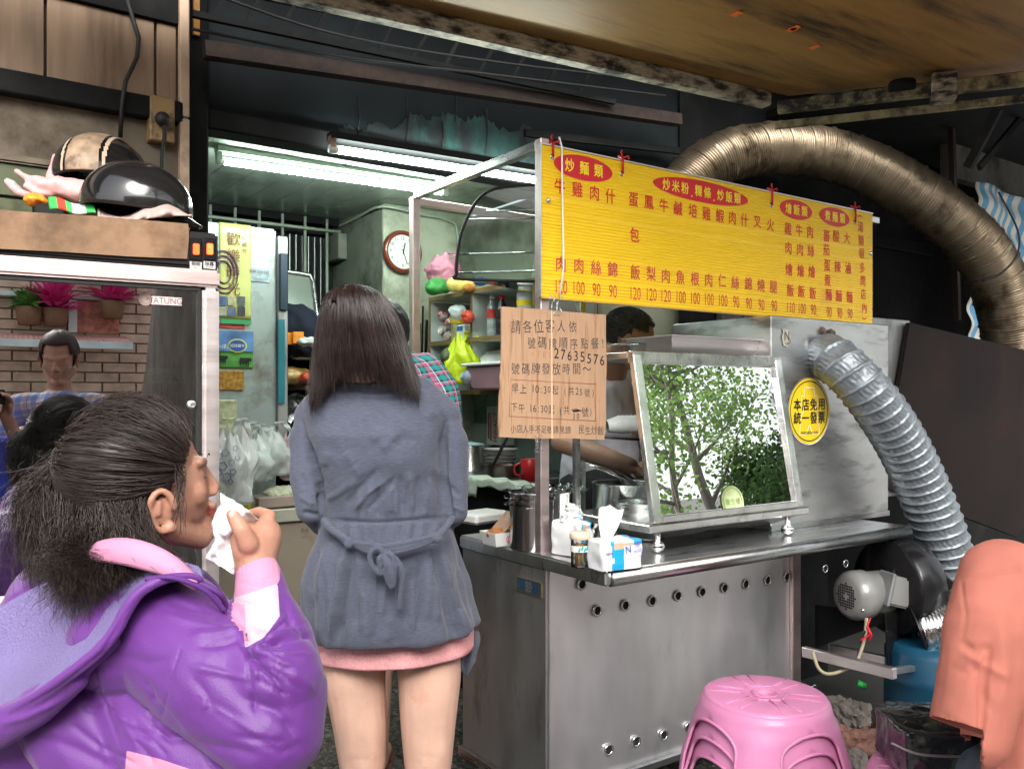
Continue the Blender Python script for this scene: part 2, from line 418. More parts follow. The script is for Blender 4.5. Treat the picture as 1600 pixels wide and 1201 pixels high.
m_peelg = M('peeling_yellow_paint', (.34, .29, .16), .6, var=.25, vs=30, dirt=(.02, .018, .015), damt=.6, ds=8, bump=.5, bs=40)
m_steel = steel('brushed_steel', .50, .28, (1, 1, 8), dirt=(.20, .18, .19), damt=.15)
m_steelp = steel('brushed_steel_panel', .92, .46, (1.5, 1.5, .5), dirt=(.62, .60, .62), damt=.12, tint=(1, .97, 1))
m_steeld = steel('dull_dark_steel', .42, .5, (2, 2, .7), dirt=(.22, .22, .22), damt=.3)
m_steelc = steel('countertop_steel', .78, .3, (1, 8, 1))
m_steelb = steel('bright_steel', .72, .12)
m_alu = M('satin_aluminium', (.78, .72, .71), .4, 1., .08, 6, (1, 1, 6), bump=.03, bs=30)
m_alup = M('warm_aluminium', (.74, .61, .59), .42, 1., .1, 5, (1, 1, 6), bump=.02, bs=20)
m_pot = steel('pot_steel', .48, .22)
m_dark = M('dark_void', (.010, .011, .011), .8, var=.3)
m_rust = M('rust', (.022, .013, .010), .8, var=.5, vs=20, bump=.4)  # rust, darkened to near black to carry the shade round the truss
m_white = M('white_plastic', (.70, .71, .70), .4, var=.05)
m_cream = M('cream_laminate', (.34, .29, .23), .5, var=.08, dirt=(.2, .16, .12), damt=.25)
m_creamtop = M('pale_counter_edge', (.42, .42, .34), .4, var=.06)
m_kraft = M('corrugated_card', (.43, .27, .165), .9, var=.12, vs=5, st=(10, 1, .8), dirt=(.27, .145, .07), damt=.36, ds=5, bump=.08, bs=30)
m_kraftd = M('old_cardboard', (.24, .145, .085), .85, var=.18, dirt=(.12, .07, .04), damt=.4, ds=5, bump=.1)
m_yellow = M('yellow_plastic_board', (.78, .50, .012), .36, var=.05, vs=3, dirt=(.68, .38, .03), damt=.15, ds=3)
m_red = M('red_print', (.55, .012, .02), .4, var=.03)
m_redf = M('faded_red_print', (.50, .05, .045), .4, var=.2, vs=20)
m_yprint = M('yellow_print', (.88, .66, .03), .4, var=.02)
m_ink = M('black_ink', (.012, .012, .014), .5, var=.05)
m_pen = M('marker_ink', (.045, .035, .04), .7, var=.3, vs=30)
m_redpen = M('faint_red_ink', (.48, .16, .09), .7, var=.2)
m_rubber = M('black_rubber', (.013, .013, .013), .6, var=.2)
m_redplas = M('red_string', (.45, .015, .02), .6)
m_clear = glass('clear_film', (.93, .94, .94), 1.35, .0, .15)
m_glass = glass('door_glass', (.42, .46, .46), 1.6, .68)
m_cglass = glass('case_glass', (.70, .75, .74), 1.6, .25)
m_smoke = glass('smoked_plastic', (.62, .66, .65), 1.35, .0, .05)
m_bag = M('translucent_bag', (.60, .66, .64), .25, var=.1, alpha=.55, spec=.8, bump=.5, bs=14)

for _ch in '炒麵類米粉粿條飯燴煮牛雞肉什蛋鳳鹹培蝦叉火包絲錦梨魚根仁燒腿茄蕃酸大辣滷湯很多問店內（）本免用統一發票號碼': glyph(_ch, 0.)
# ================================================================ ground
MB().box(-60, 60, -60, 60, -.3, 0).build('ground', m_street, kind='structure')
flo = MB().box(-2.5, 5.5, 1.0, 6, .001, .012).build('floor', m_grout, kind='structure')
tm = MB().box(-.147, .147, -.147, .147, 0, .012).mesh('tile', .002); tm.materials.append(m_terr)
for i in range(-3, 11):
    for j in range(4, 15):
        x, y = i*.3+.1, j*.3
        if x < .1 and y > 2.7: continue
        o = bpy.data.objects.new('tile', tm); COL.objects.link(o); o.parent = flo
        o.location = Vector((x, y, .0125+random.uniform(0, .001)))-flo.location; o.rotation_euler = (0, 0, random.choice((0, PI/2, PI)))
# ================================================================ left wall of the neighbouring house
lw = thing('side_wall', 'old wall with wood laminate panels above stained plaster, behind the display fridge', 'wall', (-.6, 2.85, 0))
WY = 2.8; XE = .69
zt = 2.215
MB().box(-3, XE, WY, WY+.15, 0, 3.4).build('plaster', m_plaster, lw)
# laminate panels, each a board
pb0, pt0 = 2.235, 2.68
xs = [-1.3, -.55, -.05, onY(70, 60, WY).x, onY(241, 60, WY).x, XE-.012]
for a, b in zip(xs, xs[1:]):
    MB().box(a+.004, b-.004, WY-.018, WY, pb0+.012, 2.48).build('panel', m_laminate, lw, bevel=.002)
MB().box(-3, XE, WY-.05, WY-.002, 2.175, 2.24).build('dark_rail', m_black, lw, bevel=.004)
MB().box(-3, XE, WY-.03, WY-.002, 2.485, 3.3).build('sooty_upper_board', m_black, lw)  # black board covering the wall above the panels
# green tiled recess low at the left
MB().box(-3, .36, WY-.03, WY-.002, 1.55, 1.985).build('tile_bed', m_grout, lw)
for r in range(3):
    for k in range(6):
        x1 = .35-k*.20-(r % 2)*.07; MB().box(x1-.192, x1, WY-.042, WY-.031, 1.70+r*.095, 1.787+r*.095).build('tile', m_gtile, lw, bevel=.002)
MB().box(-3, .38, WY-.06, WY-.043, 1.985, 2.0).build('tile_ledge', m_plaster, lw)
MB().box(.56, .62, WY-.02, WY-.003, 2.18, 2.24).build('junction_plate', m_trim, lw)
MB().tube([onY(197, -5, WY-.03), onY(217, 60, WY-.03), onY(214, 90, WY-.035), onY(196, 128, WY-.06), onY(191, 160, WY-.06), onY(188, 215, WY-.03)], .0065, 6).build('cable', m_rubber, lw)
sk = thing('wall_socket_box', 'grimy yellowed socket box with a black plug, on the wall beside the white corner trim', 'socket', onY(255, 215, WY))
a = onY(234, 218, WY-.05); b = onY(273, 155, WY-.05)
MB().box(a.x, b.x, WY-.055, WY, a.z, b.z).build('box_body', M('grimy_yellow', (.30, .20, .09), .6, var=.3, dirt=(.05, .03, .02), damt=.5, ds=14), sk, bevel=.004)
MB().cap(onY(254, 186, WY-.085), onY(254, 188, WY-.06), .022, .02).build('plug', m_rubber, sk)
MB().tube(catmull([onY(256, 190, WY-.09), onY(257, 215, WY-.08), onY(254, 235, WY-.07), onY(253, 275, WY-.06), onY(252, 330, WY-.05)], 5), .006, 6).build('cord', m_rubber, sk)
ct = thing('corner_trim', 'long pale conduit running down the edge of the wood panelled wall', 'conduit', (XE+.005, WY, 0))
MB().box(XE-.012, XE+.016, WY-.05, WY-.02, 0, 2.19).build('lower_length', m_trim, ct, bevel=.003)
MB().box(XE-.012, XE+.016, WY-.05, WY-.02, 2.195, 3.3).build('upper_length', m_trim, ct, bevel=.003)
# ================================================================ shop front: jamb, lintel, sooty beams
jm = MB(); jm.box(.72, .82, 2.95, 3.08, 0, 3.3); jm.build('door_jamb', m_black, bevel=.006, label='soot blackened door jamb between the panelled wall and the kitchen', cat='jamb')
es_ = 0; li = thing('shop_lintel', 'soot blackened wall over the kitchen opening with teal paint showing through', 'wall', (2.2, 3.0, 2.2))
MB().box(.82, 8.6, 3.0, 3.15, 2.31, 3.04).build('sooty_wall', m_lintel, li)
MB().box(.82, 5.4, 2.955, 3.06, 2.235, 2.305).build('lower_beam', m_black, li, bevel=.006)
# bare teal patch in the soot, peeled edge proud of the wall
pts = [onY(x, y, 2.998) for x, y in ((523, 212), (540, 200), (566, 206), (590, 190), (618, 196), (640, 180), (672, 186), (700, 176), (730, 190), (756, 186), (790, 206), (830, 200), (836, 262), (790, 252), (738, 246), (690, 240), (640, 234), (590, 228), (530, 222))]
cp = catmull(pts+[pts[0]], 9); random.seed(14)
cp = [p+Vector((random.gauss(0, .004), 0, random.gauss(0, .008)+.02*nz(Vector((p.x*16, 2, p.z*9))))) for p in cp[:-1]]
MB().prism(cp, (0, -.002, 0)).build('teal_patch', m_teal, li)
for (x, y0, y1) in ((560, 150, 214), (636, 150, 234), (691, 190, 240), (760, 170, 240), (712, 120, 190)):
    MB().tube([onY(x, y0, 2.99), onY(x+2, (y0+y1)/2, 2.993), onY(x-1, y1, 2.99)], .003, 5).build('soot_streak', m_dark, li)
bm_ = thing('roof_truss', 'blackened steel roof truss under dark sheeting above the kitchen opening', 'truss', (2.5, 2.9, 2.6))
MB().bar(onY(318, 78, 2.85), onY(1060, 188, 2.85), .05, .05).build('top_chord', m_rust, bm_)
MB().bar(onY(300, 22, 2.8), onY(960, 160, 2.8), .02, .02).build('bottom_chord', m_black, bm_)
for k in range(12):
    x0 = 330+k*52; q = k/12
    MB().bar(onY(x0, 24+.207*(x0-300), 2.8), onY(x0+(26 if k % 2 else 30), -26+.207*(x0-300)+(0), 2.8), .012, .012).build('web', m_black, bm_)
MB().bar(onY(300, -30, 2.8), onY(960, 108, 2.8), .03, .02).build('upper_rail', m_black, bm_)
rs = MB()
def _cor(u, v): return Vector((-3.5+12.5*u, 2.5+3.6*v, 3.05+.012*math.sin(u*300)+.25*v*0))
rs.grid(_cor, 260, 2); rs.build('dark_roof_sheet', M('sooty_sheet', (.014, .015, .017), .8, var=.5, vs=3, dirt=(.006, .006, .006), damt=.4, spec=.2), kind='structure')  # sooty sheet, its colour also darkened for the shade up there
MB().box(3.75, 8.8, 1.3, 3.2, 2.82, 2.86).build('neighbour_roof', m_black, kind='structure')  # added dark slab hiding bright sky between awning and roof
for i, (y0_, y1_, sg_) in enumerate(((-60, 40, 22), (-20, 108, 30), (46, 130, 14))):
    MB().tube(catmull([onY(300, y0_, 2.7), onY(520, (y0_*2+y1_)/3+sg_, 2.72), onY(760, (y0_+y1_*2)/3+sg_, 2.74), onY(1040, y1_+20, 2.78)], 8), .005, 5).build('sagging_cable', m_rubber, bm_)
MB().bar(onY(820, 208, 2.93), onY(1060, 236, 2.93), .02, .03).build('rail', m_black, bm_)
# yellow strip & a bent wire by the jamb
MB().box(.765, .785, 2.93, 2.945, 2.53, 2.70).build('strip', M('amber_plastic', (.45, .20, .03), .4), label='narrow amber plastic strip on the dark jamb beside the pale conduit', cat='strip')
# ================================================================ kitchen shell
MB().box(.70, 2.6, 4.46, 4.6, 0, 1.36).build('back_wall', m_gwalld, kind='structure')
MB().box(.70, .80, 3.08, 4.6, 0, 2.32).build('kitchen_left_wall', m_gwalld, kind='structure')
cl = thing('kitchen_ceiling', 'pale glossy plastic strip ceiling over the kitchen', 'ceiling', (1.6, 3.7, 2.31))
for k in range(12):
    x = .80+k*.14; MB().box(x+.001, x+.139, 3.06, 4.6, 2.31, 2.322).build('panel', m_ceil, cl, bevel=.0015)
MB().box(.80, 1.93, 4.42, 4.455, 2.27, 2.308).build('edge_bead', m_black, cl)
pc = onY(600, 320, 3.92).x
pl = thing('wall_pillar', 'pale green plastered pillar carrying the round clock', 'pillar', (2.1, 4, 0))
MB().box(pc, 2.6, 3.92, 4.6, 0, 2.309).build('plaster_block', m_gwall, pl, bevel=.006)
MB().box(pc-.008, pc-.001, 3.925, 4.5, 0, 2.30).build('stained_side', m_gwalld, pl)  # side face in a darker tone than the pillar front
a = onX(515, 372, pc); b = onX(545, 350, pc)
MB().box(pc-.06, pc-.009, min(a.y, b.y), max(a.y, b.y), 2.08, 2.22).build('junction_box', m_gwalld, pl, bevel=.004)
MB().tube(catmull([Vector((pc-.02, 4.45, 2.27)), Vector((pc-.02, 4.2, 2.28)), Vector((pc-.02, 3.9, 2.285)), Vector((pc+.2, 3.895, 2.27)), Vector((pc+.36, 3.895, 2.262)), Vector((pc+.42, 3.895, 2.2)), Vector((pc+.42, 3.895, 1.9))], 5), .007, 6).build('cable', m_bar, pl)
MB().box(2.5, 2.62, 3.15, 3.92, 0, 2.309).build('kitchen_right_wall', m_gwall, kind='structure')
MB().box(2.5, 5.4, 3.06, 3.15, 0, 2.23).build('front_right_wall', m_gwall, kind='structure')
wg = thing('window_grille', 'pale painted bars over the dark kitchen back window', 'grille', (1.3, 4.4, 1.36))
for k in range(9):
    x = .86+k*.125; MB().tube([(x, 4.42, 1.3), (x, 4.42, 2.3)], .0085, 6).build('bar', m_bar, wg)
MB().tube([(.8, 4.40, 2.235), (1.93, 4.40, 2.235)], .009, 6).build('bar', m_bar, wg)
MB().tube(catmull([(1.40, 4.38, 2.2), (1.46, 4.37, 1.9), (1.47, 4.37, 1.7)], 5), .005, 6).build('hanging_wire', m_bar, wg)
MB().box(.7, 2.0, 4.56, 4.6, 1.36, 2.3).build('window_pane', m_dark, wg)
for k in range(7):
    MB().box(1.62+k*.035, 1.625+k*.035, 4.44, 4.46, 1.4, 2.2).build('louvre_rib', m_steeld, wg)
# fluorescent lights
def tube_light(p0, p1, label, body=True, es=33):
    p0, p1 = Vector(p0), Vector(p1); t = thing('fluorescent_light', label, 'light', (p0+p1)/2, 0, 'fluorescent tubes over the kitchen'); u = (p1-p0).normalized()
    MB().tube([p0, p1], .0135, 12).build('glass_tube', M('lit_tube', (.9, 1, 1), .4, emit=(.86, 1, .94), es=es), t)
    for p, s in ((p0, -1), (p1, 1)):
        MB().tube([p, p+u*s*.03], .016, 10).build('end_cap', m_white, t)
        MB().bar(p+u*s*.02, p+u*s*.02+Vector((0, .0, .055)), .03, .02, (1, 0, 0)).build('lamp_holder', m_trim if not body else m_bar, t)
    q = Vector((0, 0, .045)); MB().bar(p0+q-u*.03, p1+q+u*.03, .05, .025).build('batten', m_bar if body else m_black, t)
    return t
tube_light(onY(350, 252, 3.4), onY(690, 300, 3.4), 'lit fluorescent tube under the pale ceiling, the left and farther of the two')
tube_light(onY(527, 234, 2.88), onY(900, 291, 2.88), 'lit fluorescent tube on the sooty lintel, the right and nearer of the two', False)
# ================================================================ plywood awning and its frame
aw = thing('awning', 'stained yellow plywood awning sheltering the food stall', 'awning', (2.4, 1.9, 2.6))
ZB = 2.6
c0 = onZ(1232, 150, ZB); c1 = onZ(1640, 112, ZB); e0 = onZ(430, -18, ZB)
near = [Vector((5.4, 1.0, ZB)), Vector((3.2, .55, ZB)), Vector((.2, 1.55, ZB)), Vector((-.2, 2.55, ZB))]
MB().prism([e0, c0, c1]+near[:], (0, 0, .018)).build('plywood_sheet', m_plyboard, aw)
MB().bar(e0+Vector((-.6, .0, -.03)), c0+Vector((-.1, .03, -.03)), .06, .06).build('edge_beam', m_peel, aw, bevel=.008)
a, b = onZ(1215, 168, ZB-.06), onZ(1650, 118, ZB-.06)
MB().bar(a, b, .05, .05).build('side_beam', m_peelg, aw, bevel=.006)
MB().bar(a+Vector((.06, .06, -.05)), b+Vector((.06, .06, -.05)), .02, .03).build('side_rail', m_peelg, aw)
q = a.lerp(b, .62); MB().obox(q, (.10, .09, .10), .6).build('bracket', m_peel, aw, bevel=.004)
MB().tube([q+Vector((-.12, .1, -.0)), q+Vector((-.12, .1, .03))], .05, 10).build('bracket', m_black, aw)
for (x, y) in ((1150, 22), (1237, 47), (1241, 44), (1272, 74)):
    p = onZ(x, y, ZB-.002); MB().box(p.x-.012, p.x+.012, p.y-.02, p.y+.015, ZB-.004, ZB-.0015).build('orange_fleck', M('orange_peel', (.75, .16, .03), .5), aw)
MB().bar(onZ(1560, 170, 2.4), onZ(1512, 262, 2.2), .03, .03).build('strut', m_black, aw)
MB().bar(onY(1600, 178, 2.2), onY(1530, 262, 2.2), .02, .03).build('strut', m_black, aw)
# dark structures behind right
MB().box(3.1, 8.6, 2.985, 2.996, 0, 3.0).build('dark_back_board', m_black, label='soot covered board standing behind the ventilation hoses', cat='board')
pk = thing('plank_screen', 'sooty upright planks seen just below the arch of the brown hose', 'screen', (3.4, 2.73, 1.4))
for x in (3.0, 3.17, 3.34, 3.51, 3.68):
    MB().box(x+.35, x+.51, 2.94, 2.975, 1.5, 2.1).build('plank', M('grey_plank', (.07, .062, .055), .8, var=.4, st=(8, 8, 1)), pk, bevel=.003)
dp = MB(); y = 2.02
dp.prism([onY(1422, 504, y), onY(1640, 556, y), onY(1640, 770, y), onY(1588, 838, y), onY(1380, 760, y)], (0, .02, 0))
dp.build('partition_board', M('maroon_black_board', (.012, .0075, .007), .7, spec=.2, var=.5, vs=2, dirt=(.035, .012, .01), damt=.3, ds=1.2), label='dark maroon partition board right of the steel hood behind the silver hose', cat='board')
MB().bar(onY(1486, 178, 2.5), onY(1496, 500, 2.5), .03, .03).build('rusty_post', m_rust, label='thin rusty post left of the striped tarpaulin', cat='post')
MB().box(onY(1490, 300, 2.62).x, 7.8, 2.64, 2.7, 2.62, 3.0).build('concrete_beam', M('grey_concrete', (.16, .15, .14), .9, var=.3, bump=.4, dirt=(.03, .03, .03), damt=.4), label='patch of bare concrete above the striped tarpaulin', cat='beam')
# blue and white striped tarpaulin
tp = MB()
tx0, tx1 = onY(1522, 300, 2.55).x, onY(1760, 300, 2.55).x
tp.grid(lambda u, v: Vector((lerp(tx0, tx1, u), 2.55+.03*math.sin(u*19+v*4)+.015*math.sin(v*40+u*5), lerp(1.45, 2.58, v)+.012*math.sin(u*14))), 60, 50)
tp.build('striped_tarpaulin', bands('tarp_stripes', [(0, (.62, .60, .54)), (.5, (.10, .30, .50))], 'X', 9, .5), solid=.002, label='blue and white striped tarpaulin hanging behind the brown hose', cat='tarpaulin')
# ================================================================ the steel food cart
cart = thing('food_cart', 'stainless steel food cart with round edged countertop and yellow menu above', 'food cart', (2.4, 2.1, 0))
CZ = .86
def top_shape(z, x0=1.52, x1=3.3, y0=1.735, y1=2.5): return [(x0, y0, z), (x1, y0, z), (x1, y1, z), (x0, y1, z)]
prof = []
ct = MB(); ct.box(1.53, 2.99, 1.745, 2.5, CZ-.042, CZ); ct.build('countertop', m_steelc, cart, bevel=.006, seg=2)
rl = MB(); rl.tube([(1.545, 1.745, CZ-.021), (2.99, 1.745, CZ-.021)], .0215, 16); rl.build('rounded_front_edge', m_steel, cart)
FYP = 2.02; XR = onY(1234, 900, FYP).x
fp_ = MB(); fp_.box(1.552, XR, FYP+.004, FYP+.012, .14, .8165)
fp_.grid(lambda u, v: Vector((lerp(1.552, XR, u), FYP+.0015+.0022*nz(Vector((u*4.5, v*3, 5)))+.0006*nz(Vector((u*16, v*12, 1))), lerp(.14, .8165, v))), 70, 50)
fp_.build('front_panel', m_steelp, cart, fix=False)
MB().box(1.552, XR, FYP-.018, FYP-.001, .13, .155).build('front_skirt', m_steel, cart, bevel=.003)
MB().box(1.538, 1.55, FYP+.001, 2.49, .14, .8165).build('side_panel', m_steeld, cart, bevel=.002)
MB().box(1.518, 1.5365, FYP, 2.49, .12, .15).build('side_skirt', m_steel, cart, bevel=.002)
MB().box(XR+.002, XR+.052, FYP-.012, FYP+.035, .0, .815).build('leg', m_alup, cart, bevel=.003)
MB().box(2.92, 2.96, 2.25, 2.29, .0, .815).build('leg', m_alup, cart, bevel=.003)
MB().box(1.57, 1.61, 2.40, 2.44, .0, .138).build('leg', m_steel, cart)
MB().box(1.57, 1.61, FYP+.03, FYP+.07, .0, .138).build('leg', m_steel, cart)
MB().box(XR+.06, 2.98, 2.30, 2.312, .25, .815).build('rear_panel', m_steeld, cart, bevel=.002)
MB().box(XR+.12, XR+.155, 2.28, 2.298, .25, .815).build('rear_upright', m_steel, cart)
ring_prof = []
for k in range(9):
    q = 2*PI*k/8; ring_prof.append((.0155+.0035*math.cos(q), .0035*math.sin(q)))
RX = Matrix.Rotation(PI/2, 3, 'X')
rm = MB(); rm.lathe(ring_prof, n=20, M3=RX); rme = rm.mesh('rivet_ring'); rme.materials.append(m_steelb)
hm = MB(); hm.lathe([(0, .0), (.0145, .0)], n=16, M3=RX); hme = hm.mesh('hole'); hme.materials.append(m_dark)  # flat black disc painted for the dark inside a vent hole
def vent(px, py, Y=2.02, zz=None, X=None):
    p = onY(px, py, Y)
    if zz: p.z = zz
    o = bpy.data.objects.new('vent_ring', rme); COL.objects.link(o); o.parent = cart; o.location = p+Vector((0, -.004, 0))-cart.location
    h = bpy.data.objects.new('vent_hole', hme); COL.objects.link(h); h.parent = cart; h.location = p+Vector((0, -.0030, 0))-cart.location
for px, py in ((932, 953), (976, 945), (1018, 938), (1058, 930), (1096, 924), (1131, 918), (1164, 912), (1198, 906), (1228, 901)): vent(px, py)
for px, py in ((950, 1170), (993, 1157), (1036, 1147), (1075, 1135), (1270, 1076)): vent(px, py)
for px, py in ((1288, 888), (1320, 880), (1352, 876)): vent(px, py, 2.30)
vent(908, 912)
# maker's plate on the side panel
a, b = onX(808, 900, 1.5365), onX(846, 922, 1.5365)
mp_ = MB().box(1.5345, 1.5375, b.y, a.y, .735, .775).build('makers_plate', M('blue_plate', (.03, .08, .16), .35, metal=.5, var=.3, dirt=(.12, .10, .05), damt=.4, ds=30), cart)
e = MB()
for (y0, y1, z0, z1) in ((b.y, a.y, .775, .777), (b.y, a.y, .733, .735), (a.y, a.y+.002, .733, .777), (b.y-.002, b.y, .733, .777)): e.box(1.5335, 1.5375, y0, y1, z0, z1)
e.build('plate_border', M('brass_line', (.35, .26, .10), .4, metal=.8), mp_)
g = MB()
for k, s in enumerate(('電話 新營', '不銹鋼工程', '餐車 廚具')): put(g, s, (1.5338, (a.y+b.y)/2, .765-k*.011), .009, (0, -1, 0), wx=.8)
g.build('plate_lettering', M('dull_gold', (.30, .24, .12), .5), mp_)
# frame posts that carry the menu
PX, PY = 1.56, 2.07
def post(x, y, z0, z1, w=.032): return MB().box(x-w/2, x+w/2, y-w/2, y+w/2, z0, z1)
post(PX, PY, CZ, 2.107).build('post', m_alup, cart, bevel=.002)
post(PX, 2.87, 0, 2.085).build('post', m_alup, cart, bevel=.002)
post(2.05, 2.48, CZ, 2.10, .028).build('post', m_steel, cart, bevel=.002)
post(3.30, PY+.045, CZ+.76, 2.10, .028).build('post', m_steel, cart, bevel=.002)
MB().box(PX-.014, PX+.014, PY+.016, 2.854, 2.075, 2.105).build('top_bar', m_steel, cart, bevel=.002)
MB().box(PX+.016, 2.9, 2.857, 2.883, 2.055, 2.083).build('top_bar', m_alup, cart, bevel=.002)
MB().box(PX+.016, 3.34, PY+.0, PY+.026, 2.06, 2.085).build('top_bar', m_steel, cart, bevel=.002)
# ---------------------------------------------------------------- menu board
SYY = 2.04
z0s, z1s = onY(845, 464, SYY).z, onY(845, 225, SYY).z
xa, xb = onY(845, 300, SYY).x, onY(1363, 400, SYY).x
mn = thing('menu_board', 'long yellow menu board with red dish names and prices, tied above the cart', 'menu sign', ((xa+xb)/2, SYY, z0s))
bd = MB()
nfl = 46
bd.grid(lambda u, v: Vector((lerp(xa, xb, u), SYY-(.0013 if int(v*nfl*2) % 2 else 0), lerp(z0s, z1s, v))), 2, nfl*2+1, smooth=False)
bd.build('board_face', m_yellow, mn, fix=False)
MB().box(xa, xb, SYY+.001, SYY+.008, z0s, z1s).build('board_back', m_yellow, mn)
MB().box(xa, xb, SYY-.004, SYY+.009, z1s, z1s+.004).build('edge_strip', m_alu, mn)
MB().box(xa-.004, xa, SYY-.004, SYY+.009, z0s, z1s).build('edge_strip', m_alu, mn)
MB().box(xa, xb, SYY-.003, SYY+.009, z0s-.004, z0s).build('edge_strip', M('tan_edge', (.42, .27, .08), .5), mn)
k = 2.909
def S1(x, y): return onY(830+x/k, 200+y/k, SYY-.0022)
def char(mb, ch, x, y, h=.050, wx=.88, bold=.010): put(mb, ch, S1(x, y), h, wx=wx, bold=bold)
for (x, y, rx, rz, s) in ((240, 183, .117, .038, '炒麵類'), (780, 290, .236, .037, '炒米粉.粿條.炒飯類'), (1205, 372, .097, .036, '燴飯類'), (1380, 405, .098, .036, '煮麵類')):
    c = S1(x, y); ov = MB(); ov.prism([c+Vector((rx*math.cos(q*PI/24), 0.0007, rz*math.sin(q*PI/24))) for q in range(48)], (0, -.0006, 0))
    o = ov.build('heading_oval', m_red, mn)
    g = Chars(m_yprint, o); n = len(s); wch = 2*rx*.86/n*(1.0 if n < 5 else 1.02)
    w = [1 if ch != '.' else .5 for ch in s]; tot = sum(w); acc = 0
    for ch, ww in zip(s, w):
        xx = (acc+ww/2)/tot-.5; acc += ww
        put(g, ch, c+Vector((xx*2*rx*(.74 if n < 5 else .84), -.0012, 0 if ch != '.' else -.012)), .042 if n > 4 else .043, wx=.88, bold=.02)
g = Chars(m_red, mn)
for s, row in (('牛雞肉什蛋鳳牛鹹培雞蝦肉什叉火', ((130, 265), (210, 280), (288, 295), (360, 310), (465, 325), (535, 338), (603, 352), (668, 365), (735, 375), (797, 388), (858, 400), (915, 408), (970, 418), (1028, 428), (1088, 440))),):
    for ch, (x, y) in zip(s, row): char(g, ch, x, y)
char(g, '包', 470, 485)
g = Chars(m_redf, mn)
for s, row in (('肉肉絲錦飯梨肉魚根肉仁絲錦燒腿', ((135, 618), (217, 625), (295, 635), (370, 642), (473, 655), (545, 662), (612, 672), (678, 678), (745, 685), (807, 690), (868, 693), (928, 702), (987, 707), (1045, 715), (1102, 722))),):
    for ch, (x, y) in zip(s, row): char(g, ch, x, y)
g = Chars(m_redf, mn)
for s, x, y in (('120', 138, 722), ('100', 218, 727), ('90', 297, 735), ('90', 372, 742), ('120', 475, 752), ('120', 548, 757), ('120', 614, 763), ('100', 682, 769), ('100', 747, 774), ('100', 810, 778), ('100', 873, 784), ('90', 932, 790), ('90', 990, 797), ('90', 1047, 803), ('90', 1105, 808), ('110', 1182, 815), ('100', 1233, 820), ('90', 1283, 825), ('90', 1355, 835), ('90', 1403, 840), ('90', 1450, 843)):
    char(g, s, x, y, .058, .60, .0)
g = Chars(m_red, mn)
for s, row in (('雞牛肉', ((1168, 458), (1218, 465), (1268, 472))), ('肉肉絲', ((1170, 545), (1222, 552), (1272, 557))), ('燴燴燴', ((1172, 642), (1225, 648), (1275, 652))), ('飯飯飯', ((1178, 737), (1228, 742), (1280, 750))),
               ('蕃酸大', ((1343, 490), (1387, 492), (1435, 500))), ('茄', ((1342, 553),)), ('蛋辣滷', ((1345, 625), (1393, 630), (1440, 635))), ('煮', ((1347, 692),)), ('麵麵麵', ((1352, 757), (1398, 762), (1447, 768)))):
    for ch, (x, y) in zip(s, row): char(g, ch, x, y, .050, .88)
g = Chars(m_red, mn)
for ch, x, y in (('（', 1497, 402), ('湯', 1497, 450), ('類', 1500, 512), ('很', 1503, 570), ('多', 1505, 635), ('問', 1508, 695), ('店', 1510, 755), ('內', 1515, 818), ('）', 1517, 865)):
    if ch in '（）': put(g, '(' if ch == '（' else ')', S1(x, y), .05, wx=.8, rot=-PI/2)
    else: char(g, ch, x, y, .046, .85)
for (x, y) in ((97, 130), (413, 208), (1092, 352), (1470, 430)):
    c = S1(x, y); MB().lathe(ring_prof and [(r*.45, z*.5) for r, z in ring_prof], c, 12, RX).build('eyelet', m_steelb, mn)
    tz = z1s-c.z
    t = MB(); t.tube([c+Vector((0, -.004, 0)), c+Vector((-.004, -.008, tz*.6)), c+Vector((0, -.004, tz+.008)), c+Vector((.003, .02, tz+.02))], .004, 6)
    t.tube([c+Vector((0, -.004, tz+.008)), c+Vector((-.015, -.012, tz+.02)), c+Vector((-.008, -.008, tz+.03))], .003, 5)
    t.tube([c+Vector((0, -.004, tz+.008)), c+Vector((.018, -.01, tz+.016)), c+Vector((.024, -.008, tz+.008))], .003, 5)
    t.build('red_tie', m_redplas, mn)
for (x, y) in ((77, 330), (1542, 570)):
    MB().ball(S1(x, y), .009, 10).build('screw', m_steelb, mn)
MB().tube([S1(118, 75)+Vector((0, -.01, .02)), S1(128, 90)+Vector((0, -.012, 0)), S1(130, 400)+Vector((0, -.014, 0)), S1(138, 640)+Vector((0, -.01, 0)), S1(120, 760)+Vector((0, -.01, 0))], .003, 6).build('hanging_cord', m_white, mn)
